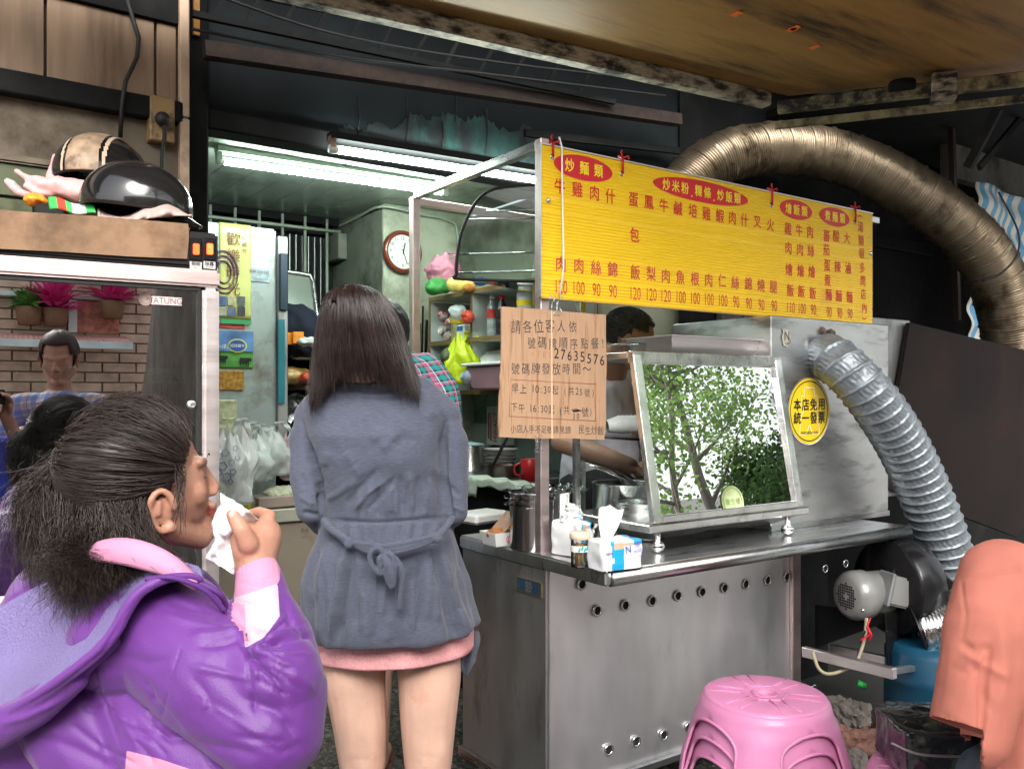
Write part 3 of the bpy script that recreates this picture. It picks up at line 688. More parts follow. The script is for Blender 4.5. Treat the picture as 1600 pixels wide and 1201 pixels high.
# ---------------------------------------------------------------- handwritten cardboard notice
NY = 2.02
nb = thing('cardboard_notice', 'brown cardboard notice with handwritten hours taped below the yellow menu', 'notice', onY(862, 687, NY))
k2 = 4.004
def S2(x, y, dy=0): return onY(760+x/k2, 460+y/k2, NY-.0015-dy)
o_ = [(95, 75), (200, 82), (340, 92), (410, 98), (560, 112), (700, 124), (748, 125), (747, 260), (752, 430), (748, 600), (750, 780), (738, 908), (640, 905), (500, 898), (330, 902), (180, 896), (80, 890), (76, 800), (80, 640), (88, 585), (84, 520), (92, 480), (96, 300)]
MB().prism([S2(*q) for q in o_], (0, .005, 0)).build('card', m_kraft, nb)
MB().prism([S2(x, y, .0006) for x, y in ((404, 98), (412, 98), (415, 900), (407, 900))], (0, .0004, 0)).build('crease', M('pale_crease', (.70, .48, .30), .8), nb)
def hand(mb, s, x0, x1, y, h, dy=0, jit=.03, bold=-.012, step=None):
    n = len(s); w = [(.5 if c in '0123456789:.!()E TL<' else 1) for c in s]; tot = sum(w); acc = 0
    for c, ww in zip(s, w):
        x = x0+(acc+ww/2)/tot*(x1-x0); acc += ww
        if c == ' ': continue
        yy = y+dy*(x-x0)/(x1-x0)+random.uniform(-3, 3)
        put(mb, c, S2(x, yy, .0004), h*random.uniform(.92, 1.08), wx=random.uniform(.8, .95), bold=bold, rot=random.uniform(-jit*2, jit*2))
g = Chars(m_pen, nb, 'handwritten_character')
hand(g, '請各位客人依', 150, 575, 198, .040)
hand(g, '號碼牌順序點餐!', 250, 745, 306, .037)
hand(g, '號碼牌發放時間～', 150, 660, 465, .037)
hand(g, '早上 10:30起 (共25號)', 155, 680, 585, .030, 30)
hand(g, '下午 16:30起 (共   號)', 150, 665, 705, .030, 30)
hand(g, '小店人手不足敬請見諒', 150, 530, 838, .025, 12)
hand(g, '民生炒飯', 575, 735, 845, .030, 8)
g = Chars(m_ink, nb, 'handwritten_character'); hand(g, '27635576', 418, 745, 370, .044, 46, bold=.006); hand(g, '30', 535, 585, 762, .024)
g = MB()
g.tube([S2(535, 722, .001), S2(560, 716, .001), S2(582, 722, .001), S2(540, 728, .001), S2(600, 724, .001), S2(545, 734, .001)], .0012, 4)
g.build('crossing_out', m_ink, nb)
g = Chars(m_redpen, nb, 'handwritten_character'); hand(g, '<TEL', 270, 420, 378, .026, bold=0)
g = MB()
for p, q in (((150, 530), (685, 560)), ((685, 560), (682, 790)), ((682, 790), (142, 760)), ((142, 760), (150, 530))):
    g.tube([S2(*p, .001), S2(*q, .001)], .0007, 4)
g.build('red_ruled_box', m_redpen, nb)
def crumple(mb, c, sx, sz, seed=0, amp=.012, nu=14, nv=14, dy=.0):
    random.seed(seed)
    mb.grid(lambda u, v: Vector(c)+Vector(((u-.5)*sx, nz(Vector((u*5+seed, v*5, 0)))*amp+dy*v, (v-.5)*sz)), nu, nv)
t = MB(); crumple(t, S2(425, 70)+Vector((0, -.006, 0)), .05, .06, 3, .006); t.build('clear_tape', m_clear, nb); t = MB(); crumple(t, S2(320, 930)+Vector((0, -.006, 0)), .028, .05, 5, .01)
t.build('clear_tape', m_clear, nb)
# ---------------------------------------------------------------- hood box
HYY = 1.93
hx0, hx1 = onY(1205, 600, HYY).x, onY(1388, 600, HYY).x
hd = thing('steel_hood_box', 'large brushed steel hood box with round yellow sticker, on the cart', 'hood', ((hx0+hx1)/2, 2.1, CZ))
MB().box(hx0, hx1, HYY, 2.40, CZ+.001, 1.615).build('box_body', steel('hood_steel', .66, .38, (1, 1, 4), dirt=(.33, .33, .33), damt=.35), hd, bevel=.003)
MB().box(hx0-.003, hx1+.003, HYY-.004, HYY-.0005, CZ+.0015, CZ+.02).build('lower_flange', m_steel, hd)
MB().box(hx1+.005, onY(1422, 600, 2.05).x, 2.05, 2.4, CZ+.05, 1.66).build('rear_box', m_steeld, hd, bevel=.003)
c = onY(1264, 642, HYY-.003)
st = MB().lathe([(0, 0), (.122, 0), (.122, .001)], c, 48, RX).build('round_sticker', M('sticker_white', (.82, .82, .78), .4), hd)
MB().lathe([(0, 0), (.118, 0)], c+Vector((0, -.0015, 0)), 48, RX).build('sticker_yellow', M('sticker_yellow_ink', (.88, .62, .02), .4, var=.02), st)
MB().lathe([(.106, 0), (.110, 0)], c+Vector((0, -.002, 0)), 48, RX).build('sticker_ring', m_ink, st)
em = MB()
def pol(mb, pts, dy=.0022, w=.0035):
    for p, q in zip(pts, pts[1:]): mb.bar(c+Vector((p[0], -dy, p[1])), c+Vector((q[0], -dy, q[1])), w, .0004, (0, 1, 0))
for pts in ([(-.03, .085), (.03, .085), (.03, .055), (.046, .055), (.046, .02), (.036, .02), (.036, .0), (.05, -.03), (.06, -.085), (.02, -.085), (.0, -.05), (-.02, -.085), (-.06, -.085), (-.05, -.03), (-.036, 0), (-.036, .02), (-.046, .02), (-.046, .055), (-.03, .055), (-.03, .085)],):
    pol(em, pts)
em.build('sticker_emblem', M('pale_emblem', (.9, .86, .55), .4), st)
g = Chars(m_ink, st)
for i, ch in enumerate('本店免用'): put(g, ch, c+Vector(((i-1.5)*.047, -.0027, .024)), .046, wx=.95, bold=.025)
for i, ch in enumerate('統一發票'): put(g, ch, c+Vector(((i-1.5)*.047, -.0027, -.024)), .046, wx=.95, bold=.025)
put(g, '財政部國稅局 監製', c+Vector((0, -.0027, -.078)), .012, bold=.0)
c2 = onY(1229, 527, HYY-.002)
MB().prism([c2+Vector((x, 0, z)) for x, z in ((-.026, .03), (-.02, .018), (-.028, .0), (-.018, -.03), (.005, -.034), (.022, -.018), (.024, .006), (.012, .026), (-.01, .026))], (0, -.001, 0)).build('torn_label', M('torn_label', (.42, .40, .35), .6, dirt=(.2, .18, .15), damt=.5, ds=20), hd)
g = MB(); put(g, 'N', c2+Vector((0, -.0018, .003)), .045, wx=.9, bold=.01); put(g, 'R-001', c2+Vector((0, -.0018, -.022)), .01); g.build('label_lettering', M('dark_bronze', (.06, .05, .04), .5), hd)
# ================================================================ hoses
def sweep(path, rfun, n=44, caps=False):
    """skin a round hose along a path; rfun(s metres, angle, 0..1) = radius"""
    pts = [Vector(p) for p in path]; L = [0]
    for a, b in zip(pts, pts[1:]): L.append(L[-1]+(b-a).length)
    m = MB(); vs = []; a = (pts[1]-pts[0]).orthogonal().normalized(); k = len(pts)
    for i in range(k):
        t = (pts[min(i+1, k-1)]-pts[max(i-1, 0)]).normalized(); a = (a-t*a.dot(t)).normalized(); b = t.cross(a)
        for j in range(n):
            q = 2*PI*j/n; r = rfun(L[i], q, L[i]/L[-1]); vs.append(pts[i]+(a*math.cos(q)+b*math.sin(q))*r)
    fs = [(i*n+j, i*n+(j+1) % n, (i+1)*n+(j+1) % n, (i+1)*n+j) for i in range(k-1) for j in range(n)]
    return m.add(vs, fs, True)
def resample(pts, step):
    out = [pts[0]]; acc = 0
    for a, b in zip(pts, pts[1:]):
        l = (b-a).length
        while acc+l >= step:
            t = (step-acc)/l; a = a.lerp(b, t); l = (b-a).length; out.append(a); acc = 0
        acc += l
    return out
# brown foil duct arching over the menu
bp = [at(1015, 372, 4.1), at(1062, 300, 4.15), at(1115, 254, 4.2), at(1182, 234, 4.28), at(1265, 236, 4.38), at(1355, 262, 4.4), at(1446, 314, 4.42), at(1512, 368, 4.45), at(1555, 430, 4.5), at(1578, 510, 4.55), at(1585, 600, 4.6), at(1588, 700, 4.6)]
bpath = resample(catmull(bp, 40), .0030)
def r_brown(s, q, t):
    R = lerp(.118, .142, min(1, t*1.15)); seam = abs(((s/.068+.12*math.sin(q)+q/(2*PI)) % 1)-.5)
    return R+.0044*math.sin(s/.0125*2*PI)+(.006 if seam > .455 else 0)+.004*nz(Vector((s*7, math.cos(q)*1.5, math.sin(q)*1.5)))
sweep(bpath, r_brown, 40).build('foil_duct', M('sooty_foil', (.26, .205, .14), .38, .8, .25, 5, dirt=(.045, .032, .018), damt=.42, ds=5, bump=.1, bs=60, rv=.15), fix=False, label='large brown sooty foil duct arching over the yellow menu', cat='duct')
MB().tube(catmull([at(1560, 300, 4.2), at(1590, 360, 4.2), at(1588, 400, 4.2), at(1560, 430, 4.2), at(1535, 438, 4.2)], 5), .005, 5).build('sagging_wire', m_rubber, label='thin black wire sagging against the brown duct', cat='wire')
# silver ventilation hose
sp_ = [onY(1280, 556, 1.95), onY(1302, 562, 1.87), onY(1334, 590, 1.80), onY(1370, 632, 1.76), onY(1410, 695, 1.75), onY(1445, 770, 1.74), onY(1474, 850, 1.72), onY(1488, 915, 1.72), onY(1490, 965, 1.76)]
spath = resample(catmull(sp_, 40), .0030)
def r_silver(s, q, t):
    ph = (s/.041+q/(2*PI)) % 1; w = abs(ph-.5)*2      # 1 on the wire
    R = lerp(.083, .099, t) if t < .85 else lerp(.098, .085, (t-.85)/.15)
    if t < .04: R = lerp(.076, .084, t/.04)
    cr = nz(Vector((math.cos(q)*12+s*50, math.sin(q)*12, s*70)))*.0034*(1-w**2)+.0016*math.sin(q*30+ph*4)*(1-w)
    return R*(1-.045*(1-w**2))+cr+(.0042 if w > .86 else 0)
sh = thing('silver_hose', 'ribbed silver ventilation hose curving down from the steel hood box', 'hose', at(1492, 965, 2.95))
sweep(spath, r_silver, 110).build('hose_skin', M('silver_fabric', (.23, .26, .285), .40, .5, .08, 20, bump=.06, bs=120), sh, fix=False)
cm = MB()
fa = (spath[3]-spath[0]).normalized()
for k in range(14):
    q = 2*PI*k/14; o = fa.orthogonal().normalized(); b2 = fa.cross(o); p = spath[2]+(o*math.cos(q)+b2*math.sin(q))*.09
    cm.ball(p, (.014+.004*math.sin(k*5), .022, .018), 8)
me = organic(cm, .004, 2); roughen(me, .006, 60, 3); finish('sealant_collar', me, M('foam_sealant', (.10, .08, .06), .8, var=.4, bump=.5, bs=80), sh)
# ================================================================ blower and motor under the counter
bl = thing('blower_fan', 'black blower fan with grey motor on a steel bracket under the counter', 'blower', at(1380, 1040, 3.15))
ax = Vector((-.966, .259, 0)); mc = at(1322, 931, 3.06)
def frame_of(z):
    z = z.normalized(); x = z.cross(UP).normalized(); y = z.cross(x); return Matrix((x, y, z)).transposed()
FA = frame_of(ax)
m_mot = M('motor_grey', (.30, .30, .29), .3, .2, var=.08, coat=.3)
prof = [(.0, 0), (.062, 0), (.076, -.008), (.085, -.022), (.088, -.034), (.088, -.075), (.08, -.082), (.08, -.16), (.07, -.18)]
MB().lathe(prof, mc, 40, FA).build('motor_body', m_mot, bl)
g = MB()
for i in range(-5, 6):
    for j in range(-5, 6):
        if i*i+j*j < 26 and i*i+j*j > 1: g.obox(mc+FA@Vector((i*.0092, j*.0092, .0006)), (.0062, .0062, .001), FA)
tmp = g.build('fan_grille_slots', m_dark, bl); tmp['kind'] = 'stuff'
jb = mc+ax*-.125+RT*.055+Vector((0, 0, .022))-FW*.05
jR = Matrix.Rotation(-math.radians(35)+.2, 3, 'Z')@Matrix.Rotation(.25, 3, 'Y')
MB().obox(jb, (.085, .075, .105), jR).build('junction_box', m_mot, bl, bevel=.008, seg=2)
MB().obox(jb+jR@Vector((-.045, -.003, .0)), (.012, .085, .118), jR).build('box_lid', M('lid_grey', (.24, .25, .25), .35, .2), bl, bevel=.004)
bc = mc+ax*-.23+Vector((0, 0, .02))
MB().lathe([(.0, .05), (.165, .05), (.172, .04), (.172, -.06), (.165, -.07), (0, -.07)], bc, 48, FA).build('fan_housing', m_blackgl, bl)
MB().bar(bc+Vector((0, .0, .10)), at(1470, 925, 3.1), .13, .12).build('outlet_duct', m_blackgl, bl, bevel=.004)
pb = [at(1383, 958, 3.0), at(1425, 945, 3.15), at(1425, 1030, 3.15), at(1388, 1040, 3.0)]
MB().prism(pb, FW*.01).build('mount_plate', m_blackgl, bl, bevel=.002)
MB().prism([at(1275, 945, 3.25), at(1383, 958, 3.02), at(1383, 972, 3.02), at(1275, 1012, 3.25)], FW*.01).build('mount_plate', m_black, bl)
MB().bar(at(1256, 1017, 3.05), at(1398, 1052, 2.75), .025, .035).build('bracket_rail', m_alu, bl, bevel=.002)
MB().bar(at(1300, 1012, 3.3), at(1436, 1042, 3.0), .02, .03).build('bracket_rail', m_alu, bl, bevel=.002)
MB().bar(at(1392, 1048, 2.78), at(1436, 1042, 3.0), .02, .02).build('bracket_rail', m_steeld, bl, bevel=.002)
for p in ((1392, 1043, 2.78), (1426, 1034, 2.98), (1348, 953, 2.96)): MB().ball(at(*p), .007, 8).build('bolt', m_steelb, bl)
MB().tube(catmull([at(1354, 965, 2.95), at(1350, 1000, 2.93), at(1335, 1036, 2.92), at(1300, 1052, 2.92), at(1280, 1045, 2.93), at(1270, 1018, 2.95)], 6), .006, 8).build('power_cable', M('cream_cable', (.42, .36, .24), .5), bl)
MB().tube(catmull([at(1352, 985, 2.93), at(1343, 1010, 2.93), at(1338, 1034, 2.92)], 5), .003, 6).build('wire', m_rubber, bl)
tpm = MB(); tpm.tube(catmull([at(1360, 965, 2.92), at(1355, 980, 2.91), at(1358, 990, 2.91), at(1345, 1000, 2.91)], 4), [.008]*5+[.011]*4+[.007]*4, 6, flat=.35)
tpm.tube([at(1356, 978, 2.91), at(1362, 992, 2.905), at(1358, 1000, 2.905)], .006, 6, flat=.4)
tpm.build('red_tape', M('red_tape', (.75, .012, .03), .35), bl)
# short aluminium duct beside it
p0 = at(1442, 985, 3.05); p1 = at(1530, 965, 3.0); sd = thing('aluminium_duct', 'short shiny aluminium duct clamped to the blower, below the silver hose', 'duct', p0)
pa = resample([p0.lerp(p1, i/60) for i in range(61)], .0025)
sweep(pa, lambda s, q, t: .088+.0035*math.sin(s/.012*2*PI+q), 48).build('duct_skin', steel('crimped_aluminium', .75, .18), sd, fix=False)
MB().lathe([(.092, -.012), (.098, -.008), (.098, .012), (.092, .014)], p0, 40, frame_of(p1-p0)).build('clamp_ring', m_steelb, sd)
MB().lathe([(.06, -.02), (.112, -.02), (.112, -.014), (.06, -.014)], p0, 40, frame_of(p1-p0)).build('flange', m_blackgl, sd)
MB().obox(p0+Vector((0, 0, .03))-FW*.098, (.03, .012, .014)).build('clamp_screw', m_steelb, sd)
# ================================================================ blue drum, rubble
dc = at(1462, 1150, 3.05)
MB().lathe([(0, 0), (.165, 0), (.17, .015), (.17, .17), (.175, .18), (.17, .19), (.17, .33), (.176, .345), (.168, .36), (.168, .43), (.15, .46), (0, .46)], (dc.x, dc.y, .0), 44).build('blue_drum', M('blue_plastic', (.010, .075, .14), .35, var=.2, dirt=(.02, .04, .06), damt=.4), label='worn blue plastic drum under the counter below the blower', cat='drum')
random.seed(5)
m_brickr = M('broken_brick', (.20, .10, .075), .9, var=.35, bump=.6, bs=30, dirt=(.12, .11, .10), damt=.4)
m_conc = M('broken_concrete', (.16, .14, .125), .9, var=.3, bump=.6, bs=30)
def rubble(px, py, d, s, k, lab):
    b = MB(); b.obox((0, 0, 0), (s*1.5, s, s*.8), Matrix.Rotation(random.uniform(0, 3), 3, 'Z')@Matrix.Rotation(random.uniform(-.3, .3), 3, 'X'))
    me = organic(b, s*.09, 1); roughen(me, s*.16, 3.2/s, k, 3); me.polygons.foreach_set('use_smooth', [False]*len(me.polygons))
    me.transform(Matrix.Translation(at(px, py, d))); finish('rubble', me, m_brickr if k % 2 else m_conc, label=lab, cat='rubble', group='rubble under the counter')
for i, (x, y, d, s, l) in enumerate(((1322, 1112, 3.1, .10, 'grey broken block, highest of the rubble beside the blue drum'), (1340, 1160, 2.95, .11, 'broken red brick in the middle of the rubble by the pink stools'),
        (1316, 1190, 2.8, .09, 'grey rubble lump low beside the pink stools'), (1365, 1185, 2.85, .10, 'broken reddish brick against the foot of the blue drum'), (1298, 1140, 3.2, .10, 'grey rubble lump nearest the steel cart leg'), (1375, 1140, 3.25, .09, 'dark brick fragment in the shade behind the blue drum'))):
    rubble(x, y, d, s, i, l)
MB().tube([at(1340, 1066, 3.2), at(1352, 1072, 3.2)], .012, 8).build('green_knob', M('green_cap', (.05, .6, .12), .4), cart)
MB().box(2.62, 3.6, 2.5, 2.56, 0, .8).build('low_back_wall', m_black, kind='structure')
# ================================================================ display case on the counter
dcx = thing('display_case', 'slanted glass display case with chrome frame standing on the countertop', 'display case', (2.15, 1.95, CZ))
x0, x1 = 1.80, 2.505; yb, yt, ybk = 1.845, 1.94, 2.22; zb, zt_ = .955, 1.47
m_chrome = M('scuffed_chrome', (.84, .84, .82), .24, 1., .12, 12, bump=.12, bs=25, dirt=(.35, .36, .36), damt=.2, ds=10)
MB().box(x0-.025, x1+.03, yb-.012, ybk, .928, .952).build('base_tray', m_chrome, dcx, bevel=.003)
pr_ = [(x0+.01, yb+.01), (x1-.01, yb+.01)]
MB().prism([(x0+.0, yb, .927), (x1, yb, .927), (x1-.05, yb+.07, .893), (x0+.05, yb+.07, .893)], (0, .26, 0)).build('drip_pan', m_steel, dcx)
for (fx, fy) in ((1.845, 1.87), (2.44, 1.85), (1.845, 2.18), (2.44, 2.18)):
    MB().lathe([(0, .0), (.014, .002), (.022, .010), (.024, .02), (.02, .03), (.01, .036), (.01, .066)], (fx, fy, CZ+.0005), 20).build('ball_foot', m_steelb, dcx)
w = .034; n_ = Vector((0, zt_-zb, -(yt-yb))).normalized()
def fb(xa_, ya, za, xb_, yb_, zb_, ww=.034, hh=.02): return MB().bar((xa_, ya, za), (xb_, yb_, zb_), ww, hh, n_)
for xx in (x0+w/2, x1-w/2):
    MB().bar((xx, yb, zb), (xx, yt, zt_), .034, .022, n_).build('front_stile', m_chrome, dcx, bevel=.002)
MB().bar((x0, yt, zt_-.017), (x1, yt, zt_-.017), .026, .036, UP).build('front_top_rail', m_chrome, dcx, bevel=.002)
MB().bar((x0+w, yb+.003, zb+.010), (x1-w, yb+.003, zb+.010), .024, .022, UP).build('front_bottom_rail', m_chrome, dcx, bevel=.002)
fg = MB(); fg.quad((x0+w-.004, yb+.004, zb+.018), (x1-w+.004, yb+.004, zb+.018), (x1-w+.004, yt-.002, zt_-.032), (x0+w-.004, yt-.002, zt_-.032)); fg.build('front_glass', m_cglass, dcx)
for s, xx in (('l', x0+.008), ('r', x1-.008)):
    q = MB(); q.quad((xx, yb+.02, zb), (xx, ybk-.02, zb), (xx, ybk-.02, zt_-.01), (xx, yt+.01, zt_-.01)); q.build('side_glass', glass('side_pane', (.88, .9, .9), 1.12, .04), dcx)
    MB().bar((xx, yt+.014, zt_-.012), (xx, ybk, zt_-.012), .018, .02).build('top_side_rail', M('card_toned_steel', (.62, .50, .42), .3, .9), dcx, bevel=.002)  # brown tint paints the cardboard's reflection into the steel
    MB().bar((xx, ybk-.01, zb), (xx, ybk-.01, zt_-.03), .02, .02).build('rear_stile', m_steel, dcx, bevel=.002)
MB().box(x0+.018, x1-.018, ybk-.02, ybk, zt_-.024, zt_-.002).build('rear_top_rail', m_steel, dcx, bevel=.002)
MB().box(x0+.02, x1-.02, 1.93, 2.20, 1.196, 1.203).build('shelf', glass('shelf_glass', (.75, .85, .8), 1.5, .08), dcx)
MB().box(x0+.02, x1-.02, 1.900, 1.911, 1.188, 1.212).build('shelf_rail', m_chrome, dcx, bevel=.001)
# round green sticker on the glass
sc_ = Vector((0, 0, 0)); t_ = (.99-zb)/(zt_-zb)
gp = onY(1141, 783, 1.86)
Rg = Matrix((Vector((1, 0, 0)), n_.cross(Vector((1, 0, 0))).normalized()*-1, n_)).transposed()
nn = Vector((0, -(zt_-zb), (yt-yb))).normalized(); ud = Vector((0, yt-yb, zt_-zb)).normalized()
Rg = Matrix((Vector((1, 0, 0)), ud, nn)).transposed()
gp.y = yb+(gp.z-zb)/(zt_-zb)*(yt-yb)
gs = MB().lathe([(0, 0), (.052, 0), (.052, .001)], gp+nn*.002, 32, Rg).build('round_sticker', M('pale_green_sticker', (.62, .72, .38), .5, var=.1, vs=40), dcx)
MB().lathe([(.042, .0), (.045, .0)], gp+nn*.0035, 32, Rg).build('sticker_ring', M('sticker_green', (.25, .42, .12), .5), gs)
g = MB()
for i, ch in enumerate('衛生優'): put(g, ch, gp+nn*.0038+Vector((1, 0, 0))*(i-1)*.024, .022, ud=None) if False else put(g, ch, gp+nn*.0038+Vector((1, 0, 0))*(i-1)*.024, .022, yd=ud)
g.build('sticker_lettering', M('sticker_green2', (.2, .38, .12), .5), gs)
# stack of paper cups and bowls inside the case
for i in range(7):
    c = onY(955+i*6.5, 668, 2.12)
    MB().lathe([(.020, -.02), (.029, .03), (.031, .031)], Vector((c.x, c.y, 1.204+.032)), 24, frame_of(Vector((.95, -.2, .1)))).build('paper_cup', m_white, label='white paper cup, number %s from the left in the row lying on the case shelf' % ('one', 'two', 'three', 'four', 'five', 'six', 'seven')[i], cat='cup', group='paper cups in the display case')
jr = thing('spice_mill', 'small glass and steel mill inside the display case', 'mill', (2.25, 2.12, .955))
MB().lathe([(0, 0), (.035, 0), (.035, .05), (.028, .06)], (2.25, 2.12, .955), 20).build('glass_base', m_steel, jr)
MB().lathe([(.028, .06), (.036, .07), (.036, .10), (.02, .13), (.006, .15), (.006, .19), (0, .2)], (2.25, 2.12, .955), 20).build('grinder', m_steelb, jr)
# steel tray on the case top
ty = 2.10; tx0_, tx1_ = onY(1003, 540, 2.0).x, onY(1212, 545, 2.0).x
def tray(x0, x1, y0, y1, z, h, lip, name, mat, **kw):
    t = MB(); ins = .02
    t.grid(lambda u, v: Vector((lerp(x0, x1, u), lerp(y0, y1, v), z)), 2, 2, smooth=False)
    a = [(x0, y0), (x1, y0), (x1, y1), (x0, y1)]; b = [(x0-ins, y0-ins), (x1+ins, y0-ins), (x1+ins, y1+ins), (x0-ins, y1+ins)]; c = [(x0-ins-lip, y0-ins-lip), (x1+ins+lip, y0-ins-lip), (x1+ins+lip, y1+ins+lip), (x0-ins-lip, y1+ins+lip)]
    for i in range(4):
        j = (i+1) % 4
        t.quad((*a[i], z), (*a[j], z), (*b[j], z+h), (*b[i], z+h)); t.quad((*b[i], z+h), (*b[j], z+h), (*c[j], z+h+.001), (*c[i], z+h+.001))
    return t.build(name, mat, solid=.002, **kw)
tray(2.04, 2.50, 2.0, 2.18, zt_+.004, .055, .012, 'steel_tray', m_alu, label='shallow stainless steel tray resting on top of the glass display case', cat='tray')
MB().box(1.815, 1.88, 1.95, 2.05, zt_+.002, zt_+.028).build('plastic_box', m_clear, label='small clear plastic box on the front corner of the case top', cat='box', bevel=.003)
# ================================================================ counter clutter
def pot(c, r, h, name='steel_pot', mat=None, lid=False, **kw):
    t = thing(name, kw.get('label'), kw.get('cat', 'pot'), c, 0, kw.get('group'))
    MB().lathe([(0, 0), (r*.96, 0), (r, .006), (r, h-.004), (r+.004, h), (r+.002, h+.003), (r-.002, h), (r-.003, .008), (0, .008)], c, 40).build('pot_wall', mat or m_pot, t)
    return t
p = onZ(833, 849, CZ); pc1 = Vector((1.60, 2.16, CZ)); pc1 = at(831, 850, 2.66); pc1.z = CZ
t = pot(pc1, .068, .175, label='tall steel pot wrapped in cling film, left of the menu post')
fm = MB(); crumple(fm, pc1+Vector((-.02, -.01, .17)), .16, .06, 11, .05, 24, 10)
fm.grid(lambda u, v: pc1+Vector(((.071+.012*nz(Vector((u*9, v*3, 4))))*math.cos(u*2*PI), (.071+.012*nz(Vector((u*9, v*3, 4))))*math.sin(u*2*PI), .17-.07*v*(.5+.5*nz(Vector((u*6, 2, 1)))))), 50, 8, cu=True)
fm.grid(lambda u, v: pc1+Vector((.072*(u*2-1), .072*(v*2-1), .178+.01*nz(Vector((u*7, v*7, 9))))), 14, 14)
fm.build('cling_film', m_clear, t)
pc2 = at(878, 830, 2.92); pc2.z = CZ
t = pot(pc2, .066, .15, label='steel pot with crumpled film on top, right of the menu post')
fm = MB(); fm.grid(lambda u, v: pc2+Vector(((u-.5)*.17, (v-.5)*.16, .152+.03*abs(nz(Vector((u*8, v*8, 3)))))), 20, 20); fm.build('cling_film', m_clear, t)
pc3 = at(972, 838, 3.05); pc3.z = CZ; t = pot(pc3, .105, .165, label='wide steel pot with a tilted lid behind the tissue pack')
MB().lathe([(0, .012), (.05, .01), (.1, .004), (.112, 0), (.112, .003), (0, .016)], pc3+Vector((-.03, .03, .20)), 36, Matrix.Rotation(.38, 3, Vector((FW.x, FW.y, 0)))).build('lid', m_steelb, t)
pc4 = at(1000, 850, 2.86); pc4.z = CZ; pot(pc4, .085, .12, label='low steel pot half hidden by the display case', mat=m_steel)
# foam tray and printed food carton
ft = thing('foam_tray', 'white lidded foam food tray on the counter end beside the woman in grey', 'tray', onZ(760, 812, CZ))
cc = onZ(757, 806, CZ+.03); MB().obox((cc.x+.02, cc.y+.05, CZ+.022), (.17, .12, .04), .2).build('tray_body', m_white, ft, bevel=.01)
cc = at(783, 818, 2.74); cc.z = CZ
fc = thing('food_carton', 'small white paper food carton with red print and an open flap', 'carton', cc)
vs = []
for (z, s) in ((0, 1.0), (.042, 1.22)):
    for (x, y) in ((-1, -1), (1, -1), (1, 1), (-1, 1)): vs.append((cc.x+x*.048*s+.005, cc.y+y*.036*s, CZ+.001+z))
fmm = MB(); fmm.add(vs, [(0, 3, 2, 1), (0, 1, 5, 4), (1, 2, 6, 5), (2, 3, 7, 6), (3, 0, 4, 7)]); fmm.build('carton_body', m_white, fc, solid=.0015)
MB().obox((cc.x+.01, cc.y+.0, CZ+.065), (.10, .075, .003), Matrix.Rotation(-.75, 3, 'Y')).build('flap', M('tan_print', (.38, .24, .16), .6, dirt=(.5, .4, .3), damt=.4, ds=30), fc)
MB().ball((cc.x-.01, cc.y, CZ+.035), (.045, .035, .02), 14).build('fried_food', M('fried_food', (.30, .11, .03), .6, var=.4, vs=60, bump=.5), fc)
g = MB(); g.tube([(cc.x+.004+.011*math.cos(q), cc.y-.0415, CZ+.022+.011*math.sin(q)) for q in [2*PI*i/16 for i in range(17)]], .0016, 4); g.tube([(cc.x+.004+.005*math.cos(q), cc.y-.0415, CZ+.022+.006*math.sin(q)) for q in [2*PI*i/10 for i in range(11)]], .0014, 4)
g.build('red_emblem', M('pinkish_red', (.65, .08, .12), .5), fc)
MB().box(cc.x+.022, cc.x+.040, cc.y-.0425, cc.y-.0412, CZ+.014, CZ+.032).build('blue_print', M('pale_blue_print', (.35, .58, .75), .5, var=.3, vs=90), fc)
# toothpick jar
jc = at(906, 866, 2.37); jc.z = CZ
tj = thing('toothpick_jar', 'small round jar of toothpicks with a pale lid, left of the tissue pack', 'jar', jc)
MB().lathe([(0, .001), (.024, .001), (.025, .004), (.025, .078)], jc, 24).build('jar_body', glass('jar_plastic', (.9, .9, .86), 1.45, .04), tj)
MB().lathe([(.0262, .045), (.0262, .062)], jc, 24).build('jar_label', M('label_white', (.8, .78, .72), .5), tj)
g = MB()
for a_, z_ in ((-2.3, .052), (-2.0, .056), (-1.7, .052), (-1.4, .055)): g.obox(jc+Vector((.0266*math.cos(a_), .0266*math.sin(a_), z_)), (.005, .0012, .011), Matrix.Rotation(a_+PI/2, 3, 'Z')@Matrix.Rotation(.4, 3, 'Y'))
g.build('label_print', M('teal_print', (.02, .40, .38), .5), tj)
MB().lathe([(.0, .098), (.026, .098), (.0285, .094), (.0285, .08), (.027, .0785), (0, .078)], jc, 28).build('lid', M('cream_plastic', (.72, .60, .46), .45), tj)
random.seed(3)
pk_ = MB()
for i in range(46):
    a_, r_ = random.uniform(0, 6.28), random.uniform(0, .019); b_ = a_+random.uniform(-.6, .6)
    pk_.tube([jc+Vector((r_*math.cos(a_), r_*math.sin(a_), .004)), jc+Vector((r_*math.cos(b_)*1.05, r_*math.sin(b_)*1.05, .066))], .0011, 4)
o = pk_.build('toothpicks', M('toothpick_wood', (.62, .42, .22), .7), tj); o['kind'] = 'stuff'
